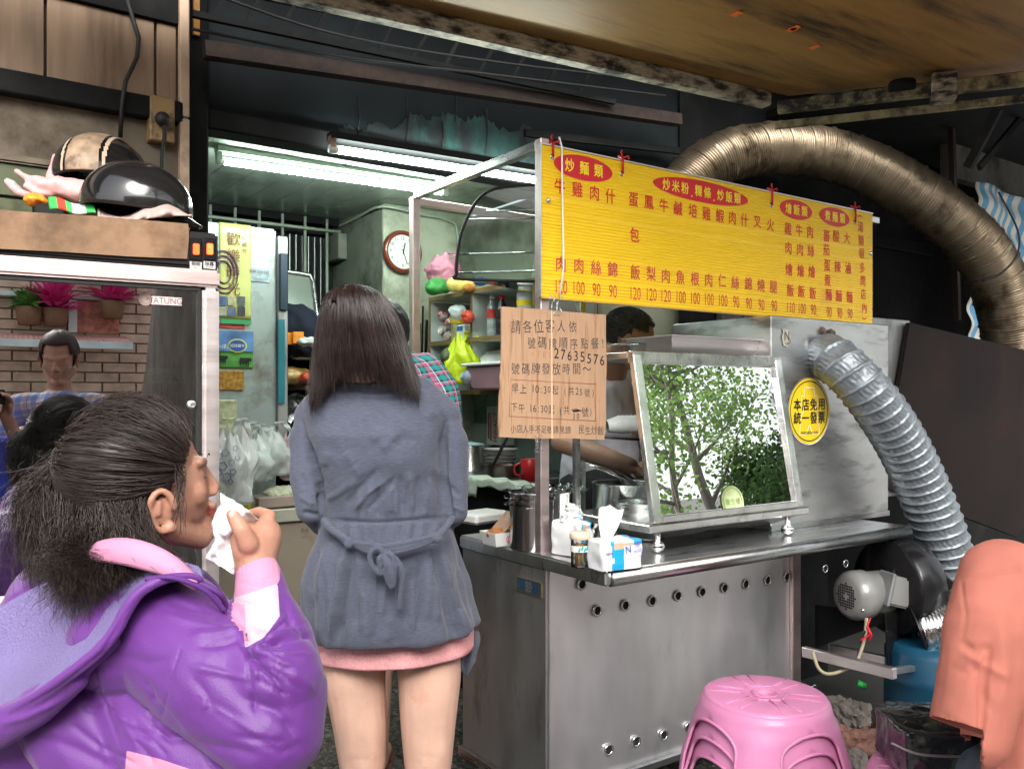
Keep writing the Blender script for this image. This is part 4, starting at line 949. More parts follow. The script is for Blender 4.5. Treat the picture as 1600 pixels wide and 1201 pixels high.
# tissue packs
m_wrap = M('printed_film', (.80, .81, .82), .22, var=.05, vs=12, bump=.35, bs=22, coat=.5)
m_bluep = M('cyan_print', (.02, .38, .72), .25, bump=.3, bs=22, coat=.4)
m_bronze = M('bronze_print', (.60, .42, .28), .3, bump=.3, bs=22)
def tissue(c, size, rot, seed, label, tuft=True):
    """soft pack of tissues in printed film; c = base centre"""
    t = thing('tissue_pack', label, 'tissue pack', c)
    R = Matrix.Rotation(rot, 3, 'Z'); w, dp_, h = size
    def F(u, v):
        th = u*2*PI; ce, se = math.cos(th), math.sin(th); e = .32
        x = math.copysign(abs(ce)**e, ce); y = math.copysign(abs(se)**e, se)
        if v < .7: k = v/.7; z = h*(.02+.9*k); s = 1+.03*math.sin(k*PI)
        else: k = (v-.7)/.3; z = h*(.92+.08*math.sin(k*PI/2)); s = (1-k)*1.0
        n_ = nz(Vector((x*3+seed, y*3, z*30)))*.006
        return Vector(c)+R@Vector((x*(w/2*s+n_*(1 if v < .9 else 0)), y*(dp_/2*s+n_*(1 if v < .9 else 0)), z+n_*.6))
    b = MB(); b.grid(F, 72, 30, cu=True); me = b.mesh('wrap'); 
    for m_ in (m_wrap, m_bluep, m_bronze): me.materials.append(m_)
    Ri = R.inverted()
    for pl_ in me.polygons:
        q = Ri@(Vector(pl_.center)-Vector(c)); x, z = q.x/(w/2), q.z/h
        cur = .28*math.sin(z*3+.5)
        if q.y < 0 or z > .9:
            if -.62+cur*.3 < x < -.28+cur*.3 and z < .93: pl_.material_index = 1
            elif -.28+cur*.3 <= x < -.16+cur*.3 and z < .9: pl_.material_index = 2
        if z > .78 and x > .25+.35*(z-.8)*3 and x < .95: pl_.material_index = 1
        if z > .78 and .15 < x-.35*(z-.8)*3 <= .25: pl_.material_index = 2
    add_mesh('film_wrap', me, t)
    if tuft:
        tf = MB()
        tf.grid(lambda u, v: Vector(c)+R@Vector(((u-.5)*(.030+.045*v)-.025+.012*v, .010*math.sin(u*9+v*3)+.004*math.sin(u*23), h*.93+.095*v*(1-.30*abs(u-.35))+.004*math.sin(u*14)*v)), 20, 16)
        tf.build('tissue_tuft', M('tissue_paper', (.82, .80, .80), .95, var=.03), t, solid=.0006)
    return t, R
T1c = Vector((0, 0, 0)); T1c = at(960, 866, 2.36); T1c.z = CZ+.001
t1, R1 = tissue(T1c, (.135, .085, .085), -.10, 3, 'white and blue tissue pack with a tissue pulled up, right of the toothpick jar')
g = MB()
for s, x, z, h, b in (('N', -.0, .055, .03, 0), ('eolily', .035, .05, .016, 0), ('FACIAL TISSUE', .03, .034, .006, 0)):
    put(g, s, T1c+R1@Vector((x+.012, -.0475, z)), h, (R1@Vector((1, 0, 0))), UP, .9, b, .12)
g.build('film_lettering', M('navy_print', (.06, .09, .42), .4), t1)
g = MB(); put(g, '柔', T1c+R1@Vector((.045, -.0478, .07)), .016, R1@Vector((1, 0, 0)), UP); put(g, 'NEW', T1c+R1@Vector((-.05, -.0475, .05)), .01, R1@Vector((1, 0, 0)), UP, bold=.02); g.build('film_lettering', M('violet_print', (.2, .1, .5), .4), t1)
T2c = at(893, 855, 2.56); T2c.z = CZ+.001
tissue(T2c, (.075, .11, .105), .25, 9, 'half empty crumpled tissue pack standing behind the toothpick jar', False)
cr = MB(); cr.grid(lambda u, v: T2c+Vector(((u-.5)*.08, .02*nz(Vector((u*6, v*6, 2))), .10+v*.05*(1-(u-.5)**2*2)+.01*nz(Vector((u*9, v*9, 7))))), 20, 12)
cr.build('loose_film', m_wrap, COL.objects[t1.name] if False else None, label='loose printed film flap sticking up from the crumpled tissue pack', cat='film', solid=.0006)
# ================================================================ display fridge at the left
FX, FY = .606, 2.10
fr = thing('display_fridge', 'tall glass door display fridge with two red lit switches, left of the kitchen', 'fridge', (FX, FY, 0))
L0 = -.62
m_fblack = M('fridge_black', (.012, .012, .013), .35, var=.2)
MB().box(L0, FX, FY+.03, FY+.60, .05, 1.63).build('cabinet_back', m_fblack, fr) if False else None
# cabinet: back, sides, top, bottom as one shell
cb = MB(); cb.box(L0, FX, FY+.57, FY+.60, .05, 1.63); cb.box(L0, L0+.03, FY+.03, FY+.57, .05, 1.63); cb.box(FX-.03, FX, FY+.03, FY+.57, .05, 1.63); cb.box(L0+.03, FX-.03, FY+.03, FY+.57, .05, .86); cb.box(L0+.03, FX-.03, FY+.03, FY+.57, 1.60, 1.63)
cb.build('cabinet', M('fridge_inner', (.22, .23, .23), .5, var=.1), fr)
MB().box(L0, FX-.002, FY-.01, FY+.60, 1.636, 1.722).build('header_box', m_fblack, fr, bevel=.006, seg=2)
fw = .040
dr = MB(); dr.box(L0, FX, FY-.02, FY+.02, 1.632-fw, 1.632); dr.build('door_frame_top', m_alup, fr, bevel=.006, seg=2)
MB().box(FX-fw, FX-.001, FY-.0205, FY+.019, .62, 1.632-fw-.001).build('door_frame_side', m_alu, fr, bevel=.008, seg=2)
MB().box(L0, FX-fw-.001, FY-.02, FY+.02, .86, .90).build('door_frame_bottom', m_alu, fr, bevel=.006)
MB().box(L0, FX-fw-.001, FY-.015, FY+.02, .06, .855).build('kick_panel', M('grey_panel', (.30, .30, .29), .5, var=.1), fr, bevel=.004)
s_ = MB(); s_.box(L0, FX-fw-.002, FY-.008, FY+.012, 1.582, 1.590); s_.box(FX-fw-.010, FX-fw-.002, FY-.008, FY+.012, .905, 1.581); s_.build('door_seal', m_rubber, fr)
MB().box(FX-fw-.035, FX-fw-.012, FY+.03, FY+.05, .90, 1.56).build('inner_rail', M('pale_grey_plastic', (.45, .44, .42), .5), fr)
q = MB(); q.quad((L0, FY+.001, .90), (FX-fw-.010, FY+.001, .90), (FX-fw-.010, FY+.001, 1.582), (L0, FY+.001, 1.582)); q.build('door_glass', m_glass, fr)
# interior shelves (wire) and bottles
for z in (1.395, 1.10, 0.955):
    m = MB()
    for k in range(24): x = L0+.06+k*.047; m.tube([(x, FY+.08, z), (x, FY+.54, z)], .0025, 5)
    m.tube([(L0+.04, FY+.08, z), (FX-.09, FY+.08, z), (FX-.075, FY+.08, z-.02), (FX-.04, FY+.08, z-.022)], .005, 6)
    m.tube([(L0+.04, FY+.08, z-.03), (FX-.04, FY+.08, z-.03)], .004, 6)
    m.build('wire_shelf', m_white, fr)
lab_m = [M('orange_drink', (.55, .26, .05), .3), M('brown_drink', (.28, .12, .05), .3), M('pale_can', (.60, .56, .48), .3, .5)]
# a sticker tag on the glass with its raised lettering
a = onY(221, 460, FY); b = onY(285, 476, FY)
tg = MB().box(a.x+.012, b.x, FY-.001, FY+.0005, b.z-.002, a.z-.001).build('name_tag', M('tag_pink_white', (.62, .50, .48), .4), fr)
g = MB().lathe([(0, 0), (.0155, 0), (.0155, .001)], Vector((a.x+.010, FY-.001, (a.z+b.z)/2)), 20, RX)
put(g, 'TATUNG', Vector(((a.x+b.x)/2+.008, FY-.0018, (a.z+b.z)/2-.001)), .020, wx=.92, bold=.01); g.build('tag_lettering', M('tag_shadow', (.20, .14, .13), .5), tg)  # plain dark brown print for the tag letters
MB().lathe([(0, .0), (.008, .0), (.01, .006), (.006, .014)], onY(300, 632, FY), 16, RX).build('lock_knob', m_white, fr)
# switches on the header
for i, x in enumerate((307, 328)):
    c = onY(x, 389, FY-.012)
    MB().box(c.x-.014, c.x+.014, c.y, c.y-.0035, c.z-.026, c.z+.026).build('switch_bezel', m_blackgl, fr, bevel=.002)
    MB().box(c.x-.007, c.x+.007, c.y-.004, c.y-.010, c.z-.014, c.z+.012).build('red_lit_switch', M('lit_red', (.7, .03, .01), .3, emit=(1, .09, .02), es=1.6+i), fr, bevel=.002)
    l = MB().box(c.x-.0135, c.x+.0135, c.y, c.y-.0015, c.z-.047, c.z-.030).build('switch_label', M('label_paper', (.62, .58, .54), .6), fr)
    g = MB(); put(g, ('照明', '除霧')[i], (c.x, c.y-.002, c.z-.0355), .0105, bold=.02); put(g, ('LIGHT', 'POWER')[i], (c.x, c.y-.002, c.z-.0435), .005); g.build('label_print', m_ink, l)
# cardboard strip laid over the header
cdm = MB(); y_ = FY-.018
cdm.prism([onY(x, y, y_) for x, y in ((-160, 318), (0, 324), (150, 335), (296, 349), (297, 372), (294, 404), (200, 399), (100, 391), (0, 385), (-160, 372))], (0, .006, 0))
cdm.box(L0+.1, onY(296, 350, FY).x, FY-.012, FY+.45, 1.7235, 1.729)
cdm.build('cardboard_cover', m_kraftd, label='worn brown cardboard folded over the top of the display fridge', cat='cardboard')
fridge_bits = []
jars = []
for i, (x, y) in enumerate(((75, 610), (132, 606), (170, 612), (225, 606), (262, 612))):
    c = onY(x, y, FY+.22); t = thing('storage_jar', 'round lidded jar behind the fridge glass, %s from the left on the upper shelf' % ('first', 'second', 'third', 'fourth', 'fifth')[i], 'jar', (c.x, c.y, 1.106), 0, 'jars in the display fridge')
    MB().lathe([(0, 0), (.045, 0), (.048, .01), (.048, .09), (.04, .10)], (c.x, c.y, 1.106), 24).build('jar_body', M('jar_grey', (.30, .29, .26), .25, var=.3, vs=30), t)
    MB().lathe([(.042, .10), (.044, .10), (.044, .115), (.0, .118)], (c.x, c.y, 1.106), 24).build('lid', M('jar_lid', (.42, .40, .36), .4), t); jars.append(t)
for i in range(9):
    x = -.30+i*.088; t = thing('drink_bottle', 'amber drink bottle on the lowest fridge shelf, %s from the left' % ('first', 'second', 'third', 'fourth', 'fifth', 'sixth', 'seventh', 'eighth', 'ninth')[i], 'bottle', (x, FY+.14, .96), 0, 'drink bottles in the display fridge')
    MB().lathe([(0, 0), (.03, 0), (.032, .01), (.032, .09), (.012, .12), (.012, .13)], (x, FY+.14, .96), 18).build('bottle_body', lab_m[i % 3], t)
    MB().lathe([(.0125, .13), (.0135, .13), (.0135, .142), (0, .143)], (x, FY+.14, .96), 12).build('cap', m_white, t)
    l = MB().lathe([(.0328, .03), (.0328, .075)], (x, FY+.14, .96), 18).build('bottle_label', M('paper_label', (.62, .60, .52), .5), t)
    g = MB(); put(g, ('舒跑', '紅茶', '服士')[i % 3], (x, FY+.105, 1.013), .022); g.build('label_print', m_ink, l); jars.append(t)
# rotate the fridge a little towards the street, with what stands in it
ROT = Matrix.Translation(Vector((FX, FY, 0)))@Matrix.Rotation(math.radians(-4.2), 4, 'Z')@Matrix.Translation(Vector((-FX, -FY, 0)))
for o in [fr]+jars+[COL.objects['cardboard_cover']]:
    o.location = ROT@o.location; o.rotation_euler.z = math.radians(-4.2)
# ---------------------------------------------------------------- helmets and cloths on the fridge
def helmet(c, r, rz, tilt, name, label, stripes):
    t = thing('helmet', label, 'helmet', c)
    R = Matrix.Rotation(rz, 3, 'Z')@Matrix.Rotation(tilt, 3, 'Y')
    def F(u, v):
        th = u*2*PI; ph = v*PI*.54; x = math.sin(ph)*math.cos(th); y = math.sin(ph)*math.sin(th); z = math.cos(ph)
        k = 1+.05*max(0, x)*math.sin(ph)
        return Vector(c)+R@Vector((x*r*1.12*k, y*r*.92, z*r*.92))
    b = MB(); b.grid(F, 200 if stripes else 72, 70 if stripes else 26, cu=True); me = b.mesh('shell'); me.materials.append(m_hblack)
    if stripes:
        me.materials.append(m_hbeige); me.materials.append(m_hcream)
        Ri = R.inverted()
        for p_ in me.polygons:
            q = Ri@(Vector(p_.center)-Vector(c)); yy = q.y/r
            p_.material_index = 1 if abs(yy) < .30 else (2 if .36 < abs(yy) < .42 else 0)
    me = evald(me, [('SUBSURF', dict(levels=1, render_levels=1)), ('SOLIDIFY', dict(thickness=-.006))]) if not stripes else evald(me, [('SOLIDIFY', dict(thickness=-.006))])
    add_mesh('shell', me, t)
    rim = [F(i/48, 1.0) for i in range(48)]
    MB().tube(rim, .005, 6, closed=True).build('rim', m_rubber, t)
    br = MB(); br.grid(lambda u, v: Vector(c)+R@Vector(((1.15+.34*v*math.cos((u-.5)*2.2))*r*math.cos((u-.5)*1.9), (.92+.02*v)*r*math.sin((u-.5)*1.9), -.10*r-.18*r*v)), 20, 5)
    if not stripes: br.build('peak', m_hblack, t, solid=.005)
    return t
m_hblack = M('helmet_black', (.010, .010, .011), .16, coat=.6, var=.2)
m_hbeige = M('helmet_beige', (.34, .24, .16), .5, var=.35, vs=30, dirt=(.14, .09, .06), damt=.4, ds=25)
m_hcream = M('helmet_cream', (.55, .44, .32), .4)
hc = at(212, 322, 2.16); helmet(hc, .115, math.radians(-38), .12, 'h', 'glossy black open face helmet with a peak resting on the fridge top', False)
hc2 = at(160, 282, 2.42); helmet(hc2, .130, math.radians(60), .05, 'h', 'dusty black helmet with beige stripes lying behind the glossy helmet', True)
def cloth(name, c, size, seed, mat, label, amp=.02, rz=0., cat='cloth', hang=0., drape=None):
    R = Matrix.Rotation(rz, 3, 'Z')
    b = MB(); b.grid(lambda u, v: Vector(c)+R@Vector(((u-.5)*size[0]+.01*nz(Vector((v*6, seed, 0))), (v-.5)*size[1], amp*nz(Vector((u*5+seed, v*5, 1)))+amp*.6*math.sin(u*9+seed)-hang*max(0, .5-v)**1*2)), 36, 24)
    return b.build(name, mat, solid=.003, label=label, cat=cat)
m_towel = M('old_pink_towel', (.42, .32, .29), .95, var=.15, vs=40, bump=.4, bs=150)
c = at(232, 344, 2.05); cl_ = MB()
def ft_(u, v):
    x = lerp(153, 300, u); yt_ = 326+12*math.sin(u*7)+u*6; yb_ = 352-18*u+12*math.sin(u*5+1)*(1-u)*.8+(6 if u < .25 else 0)
    p = at(x, lerp(yt_, yb_+2, v), 2.10-.07*math.sin(v*PI*.6)+.012*math.sin(u*22+v*3)); return p
cl_.grid(ft_, 50, 14); cl_.build('towel', m_towel, solid=.004, label='old pinkish towel hanging out from under the glossy black helmet', cat='towel')
m_glove = M('pink_rubber', (.60, .34, .34), .5, var=.1, dirt=(.45, .30, .28), damt=.3)
gl = thing('rubber_gloves', 'pair of pale pink rubber gloves lying beside the striped helmet', 'gloves', at(95, 315, 2.25))
b = MB(); b.chain([at(130, 300, 2.25), at(95, 292, 2.25), at(70, 290, 2.24)], [.032, .028, .022]); b.chain([at(70, 290, 2.24), at(48, 280, 2.24), at(28, 268, 2.23)], [.018, .013, .009]); b.chain([at(80, 302, 2.24), at(62, 304, 2.23), at(42, 290, 2.23)], [.016, .011, .009])
me = organic(b, .005, 3); roughen(me, .006, 30, 2); finish('glove', me, m_glove, gl)
b = MB(); b.chain([at(82, 300, 2.32), at(83, 270, 2.33), at(88, 246, 2.33)], [.022, .014, .010]); b.chain([at(60, 312, 2.3), at(30, 300, 2.3), at(12, 284, 2.3)], [.014, .011, .009]); me = organic(b, .005, 3); roughen(me, .005, 30, 6); finish('glove', me, m_glove, gl)
b = MB(); b.ball(at(56, 312, 2.2), (.028, .02, .014)); me = organic(b, .004, 2); roughen(me, .012, 40, 1); finish('orange_wrapper', me, M('orange_film', (.75, .28, .03), .4), label='crumpled orange wrapper on the fridge top, left of the striped packet', cat='wrapper')
pk = MB(); p0_, p1_ = at(78, 316, 2.14), at(150, 327, 2.08)
pk.grid(lambda u, v: p0_.lerp(p1_, u)+Vector((0, .03*(1-v), (v-.5)*-.036*(1-.3*u)+.004*math.sin(u*8))), 24, 5)
pk.build('paper_packet', bands('packet_stripes', [(0, (.72, .70, .68)), (.35, (.05, .42, .10)), (.62, (.70, .05, .03)), (.85, (.05, .42, .10))], 'X', 14, .5), solid=.004, label='white paper packet with green and red stripes by the towel', cat='packet')
# ================================================================ pink stools
m_pink = M('pink_plastic', (.64, .235, .43), .40, var=.05, vs=5, coat=.15, sss=.0, dirt=(.55, .22, .38), damt=.25, ds=8, bump=.02, bs=60)
SH = .486
def stool_r(z):   # z below the seat
    return .150+.30*z if z < .17 else .201+.13*(z-.17)
def make_stool():
    t = thing('plastic_stool', '', 'stool', (0, 0, 0), 0, 'stacked pink plastic stools')
    sh = MB()
    def leg(k):
        cth = k*PI/2; rows = []
        for i in range(34):
            z = SH*i/33
            zt, a = .048, .05
            if z <= zt: hw = PI/4
            else:
                e = min(1, (z-zt)/a); hw = PI/4-.50*math.sqrt(1-(1-e)**2)*(1)-.02*(z-zt)/SH
            row = []
            for j in range(17):
                u = j/16*2-1; th = cth+u*hw; r = stool_r(z)
                if z < .012: r -= .012*(1-z/.012)**2
                r += .004*math.cos(u*PI/2)*(1 if z > zt else 0)
                row.append((r*math.cos(th), r*math.sin(th), -z+SH-(.004 if z < .001 else 0)))
            rows.append(row)
        vs = [p for r_ in rows for p in r_]; fs = [(i*17+j, i*17+j+1, (i+1)*17+j+1, (i+1)*17+j) for i in range(33) for j in range(16)]
        sh.add(vs, fs, True)
    for k in range(4): leg(k)
    me = sh.mesh('shell', fix=False); bm = bmesh.new(); bm.from_mesh(me); bmesh.ops.remove_doubles(bm, verts=bm.verts, dist=.0008); bmesh.ops.recalc_face_normals(bm, faces=bm.faces); bm.to_mesh(me); bm.free()
    me.materials.append(m_pink); me = evald(me, [('SOLIDIFY', dict(thickness=.004, offset=0))]); me.polygons.foreach_set('use_smooth', [True]*len(me.polygons)); add_mesh('legs_shell', me, t)
    # rolled edge round each arch
    ed = MB()
    for k in range(4):
        pts = []
        for s in (1, -1):
            rng = range(0, 30) if s == 1 else range(29, -1, -1)
            for i in rng:
                e = 1-i/29 if True else 0
                z = .048+.05*(1-math.sin(i/29*PI/2)) if False else None
        line = []
        for i in range(25):
            q = i/24*PI; z = .048+.05*(1-math.sin(q)); hw_ = .50*math.cos(q)
            th = k*PI/2+PI/4+hw_*1.0; r = stool_r(z)+.001; line.append((r*math.cos(th), r*math.sin(th), SH-z))
        def down(th, rev):
            o = [((stool_r(z)+.001)*math.cos(th), (stool_r(z)+.001)*math.sin(th), SH-z) for z in [.098+i*.055 for i in range(1, 8)]]
            return o[::-1] if rev else o
        line = down(k*PI/2+PI/4+.51, True)+line+down(k*PI/2+PI/4-.51, False)
        ed.tube(line, .0042, 8)
    ed.build('arch_lips', m_pink, t)
    tp = MB(); tp.lathe([(.022, SH-.018), (.022, SH-.004), (.026, SH-.0015), (.143, SH-.0015), (.149, SH-.004), (.1515, SH-.010)], n=64)
    tp.build('seat_top', m_pink, t)
    rb = MB(); z = SH-.0008
    rb.tube([(.030*math.cos(q), .030*math.sin(q), z) for q in [2*PI*i/32 for i in range(32)]], .0028, 6, closed=True)
    hexp = [(.058*math.cos(PI/3*i+.3), .058*math.sin(PI/3*i+.3), z) for i in range(6)]
    hx = []
    for i in range(6):
        a_, b_ = Vector(hexp[i]), Vector(hexp[(i+1) % 6])
        for q in range(5): hx.append(a_.lerp(b_, q/5)*(1.0))
    rb.tube(hx, .0026, 6, closed=True)
    for i in range(12):
        th = PI/6*i+.3; r0 = .058 if i % 2 == 0 else .052
        rb.tube([(r0*math.cos(th), r0*math.sin(th), z), (.10*math.cos(th+.10*(1 if i % 2 else -1)), .10*math.sin(th+.10*(1 if i % 2 else -1)), z), (.138*math.cos(th+.10*(1 if i % 2 else -1)), .138*math.sin(th+.10*(1 if i % 2 else -1)), z-.001)], .0026, 6)
    rb.build('seat_ribs', m_pink, t)
    return t
sc0 = at(1195, 1090, 2.15)
s0_ = make_stool()
for i, (dz, lab) in enumerate(((.09, 'topmost pink plastic stool of the stack before the steel cart'), (.045, 'middle pink plastic stool, nested under the top one'), (0, 'lowest pink plastic stool of the stack, standing on the ground'))):
    o = s0_ if i == 0 else copy_tree(s0_)
    o.location = (sc0.x, sc0.y, .0135+dz); o.rotation_euler.z = math.radians(-21)+YAW*-1+.02*i; o['label'] = lab
# ================================================================ camera bag at lower right
bgm = thing('camera_bag', 'black and clear plastic bag with a zip standing beside the seated man', 'bag', at(1470, 1195, 1.95))
bc_ = at(1472, 1160, 1.95)
b = MB(); b.grid(lambda u, v: bc_+RT*((u-.5)*.24)+FW*(.0)+Vector((0, 0, 0)), 2, 2) if False else None
bb = MB(); bb.obox(bc_+Vector((0, 0, .0)), (.24, .17, .115), -YAW)
me = organic(bb, .007, 5); roughen(me, .010, 16, 4, 3); folds(me, [([(1395, 1145), (1440, 1165), (1520, 1160)], 4, -.004), ([(1400, 1130), (1460, 1148), (1530, 1140)], 3, .004)])
finish('bag_body', me, M('black_vinyl', (.02, .02, .022), .25, var=.3, coat=.6, dirt=(.10, .11, .08), damt=.35, ds=14, bump=.25, bs=25), bgm)
cvr = MB(); cvr.grid(lambda u, v: bc_+RT*((u-.5)*.25)+FW*((v-.5)*-.16)+Vector((0, 0, .064+.014*math.sin(v*PI)+.006*nz(Vector((u*8, v*8, 2))))), 26, 20); cvr.build('clear_cover', m_clear, bgm)
MB().tube(catmull([at(1396, 1128, 1.88), at(1430, 1142, 1.86), at(1480, 1152, 1.85), at(1535, 1150, 1.86)], 6), .004, 6).build('zip', m_rubber, bgm)
MB().tube(catmull([at(1392, 1160, 1.87), at(1440, 1178, 1.85), at(1530, 1182, 1.85)], 6), .003, 6).build('edge_piping', m_steeld, bgm)
bs_ = copy_tree(s0_); bs_.location = (bc_.x, bc_.y, bc_.z-.0595-SH); bs_['label'] = 'pink plastic stool carrying the black bag at the lower right corner'; 
if bs_.location.z > 0.02:
    MB().obox((bc_.x, bc_.y, bs_.location.z/2), (.4, .4, bs_.location.z), -YAW).build('low_step', m_conc, label='low concrete step under the stool at the lower right corner', cat='step')
# ================================================================ kitchen contents
fg2 = thing('kitchen_refrigerator', 'pale blue metal refrigerator covered with posters inside the kitchen', 'refrigerator', (1.1, 4.1, 0))
FQ = 3.80; a = onY(340, 346, FQ); b = onY(432, 357, FQ)
m_fb = M('pale_blue_metal', (.38, .44, .43), .3, .4, var=.1, dirt=(.20, .18, .14), damt=.3, ds=5)
MB().box(a.x-.25, b.x, FQ, FQ+.5, .87, 2.09).build('fridge_body', m_fb, fg2, bevel=.01, seg=2)
MB().box(b.x+.002, b.x+.05, FQ-.012, FQ+.02, 1.1, 2.06).build('door_edge', m_steeld, fg2, bevel=.004)
MB().box(b.x+.004, b.x+.045, FQ-.03, FQ-.0125, 1.72, 1.98).build('dark_handle', M('navy_plastic', (.015, .03, .05), .4), fg2, bevel=.006)
MB().box(b.x-.0, b.x+.03, FQ-.025, FQ-.0125, 1.3, 1.68).build('teal_edge', M('teal_plastic', (.02, .16, .20), .4), fg2)
def poster(x0, y0, x1, y1, mat, name, label, dy=.003, par=None):
    A, B = onY(x0, y0, FQ-dy), onY(x1, y1, FQ-dy)
    b = MB(); b.grid(lambda u, v: Vector((lerp(A.x, B.x, u), FQ-dy-.004*abs(nz(Vector((u*4+x0, v*6, 0)))), lerp(B.z, A.z, v))), 14, 18)
    t = b.build(name, mat, None, solid=.001, label=label, cat='poster')
    return t, A, B
m_py = M('poster_yellow', (.50, .50, .16), .3, var=.15, vs=6, coat=.5)
t, A, B = poster(342, 347, 392, 500, m_py, 'noodle_poster', 'yellow laminated food poster on the upper part of the blue refrigerator')
g = MB()
for i, ch in enumerate('歡樂時光'): put(g, ch, onY(365, 373+i*26, FQ-.010), .062)
for i, ch in enumerate('炒鍋最夯'): put(g, ch, onY(382, 362+i*10, FQ-.010), .024)
g.build('poster_lettering', M('brown_print', (.20, .07, .03), .5), t)
pm = MB()
c = onY(350, 425, FQ-.0095)
for r_ in (.062, .048, .033): pm.tube([c+Vector((r_*math.cos(q), 0, r_*math.sin(q)*1.5)) for q in [2*PI*i/40 for i in range(40)]], .006, 4, closed=True, flat=.1)
pm.build('purple_rings', M('purple_print', (.14, .06, .14), .5), t)
for i, (x, y, cm_) in enumerate(((348, 470, (.05, .10, .22)), (362, 470, (.35, .32, .20)), (377, 470, (.08, .10, .10)), (348, 486, (.30, .28, .2)), (362, 487, (.10, .12, .2)), (377, 486, (.04, .04, .05)))):
    p = onY(x, y, FQ-.0095); MB().box(p.x-.017, p.x+.017, p.y-.001, p.y, p.z-.02, p.z+.02).build('photo_square', M('photo%d' % i, cm_, .5, var=.5, vs=40), t)
q_ = onY(345, 503, FQ-.006); q2 = onY(392, 500, FQ-.006); MB().box(q_.x, q2.x, FQ-.012, FQ-.009, q_.z-.006, q_.z+.014).build('green_border', M('green_print', (.05, .28, .10), .4), t)
t, A, B = poster(342, 516, 395, 576, M('poster_grass', (.08, .26, .05), .4, var=.3, vs=12), 'cow_poster', 'green meadow poster with grazing cows on the refrigerator, below the yellow poster')
t_cow = t; MB().box(A.x, B.x, FQ-.010, FQ-.008, A.z-.09, A.z).build('sky_band', M('poster_sky', (.10, .20, .42), .4, var=.6, vs=10), t)
e1 = onY(371, 540, FQ-.011)
MB().lathe([(0, 0), (.042, 0)], e1, 32, RX, sx=1, sy=.72).build('oval_badge', M('badge_yellow', (.60, .62, .10), .4), t)
MB().lathe([(0, 0), (.036, 0)], e1+Vector((0, -.001, 0)), 32, RX, sy=.7).build('badge_blue', M('badge_blue', (.03, .08, .28), .4), t)
g = MB(); put(g, '紐西蘭牛', e1+Vector((0, -.002, 0)), .016); put(g, '小洋蔥', onY(350, 541, FQ-.011), .022); g.build('poster_lettering', M('white_print', (.7, .72, .65), .5), t)
for (x, y, s) in ((347, 560, 1), (382, 564, 1.2)):
    cw = MB(); p = onY(x, y, FQ-.0105); cw.box(p.x-.018*s, p.x+.016*s, p.y-.001, p.y, p.z-.004, p.z+.012*s); cw.box(p.x+.014*s, p.x+.025*s, p.y-.001, p.y, p.z+.0, p.z+.012*s)
    for l in (-.016, -.006, .006, .013): cw.box(p.x+l*s, p.x+(l+.003)*s, p.y-.001, p.y, p.z-.02*s, p.z-.003)
    cw.build('cow_print', m_ink, t_cow)
t, A, B = poster(341, 578, 381, 610, M('pineapple_print', (.34, .17, .03), .4, var=.6, vs=60), 'fruit_poster', 'small pineapple picture stuck under the cow poster')
t, A, B = poster(390, 417, 421, 442, M('ticket_print', (.30, .38, .42), .4, var=.3, vs=40), 'ticket', 'small pale blue printed ticket stuck right of the yellow poster')
g = MB(); put(g, '高雄 LOTTO', onY(405, 424, FQ-.009), .016); put(g, '12345', onY(405, 436, FQ-.009), .012); g.build('ticket_print', M('dull_red_print', (.35, .08, .08), .5), t)
t, A, B = poster(342, 505, 382, 514, M('red_sticker', (.45, .04, .05), .4), 'red_sticker', 'narrow red sticker between the yellow and green posters')
for k, (x, y) in enumerate(((352, 640), (350, 668))):
    p = onY(x, y, FQ-.006); b = MB(); b.grid(lambda u, v: p+Vector(((u-.5)*.10, -.01*abs(nz(Vector((u*4, v*5, k)))), (v-.5)*.09)), 14, 14)
    b.build('paper_bag', M('cream_bag_print', (.42, .42, .26), .5, var=.3, vs=20, dirt=(.12, .25, .08), damt=.25, ds=20), solid=.001, label=('upper', 'lower')[k]+' yellowish printed packet hanging on the refrigerator above the plastic bags', cat='packet')
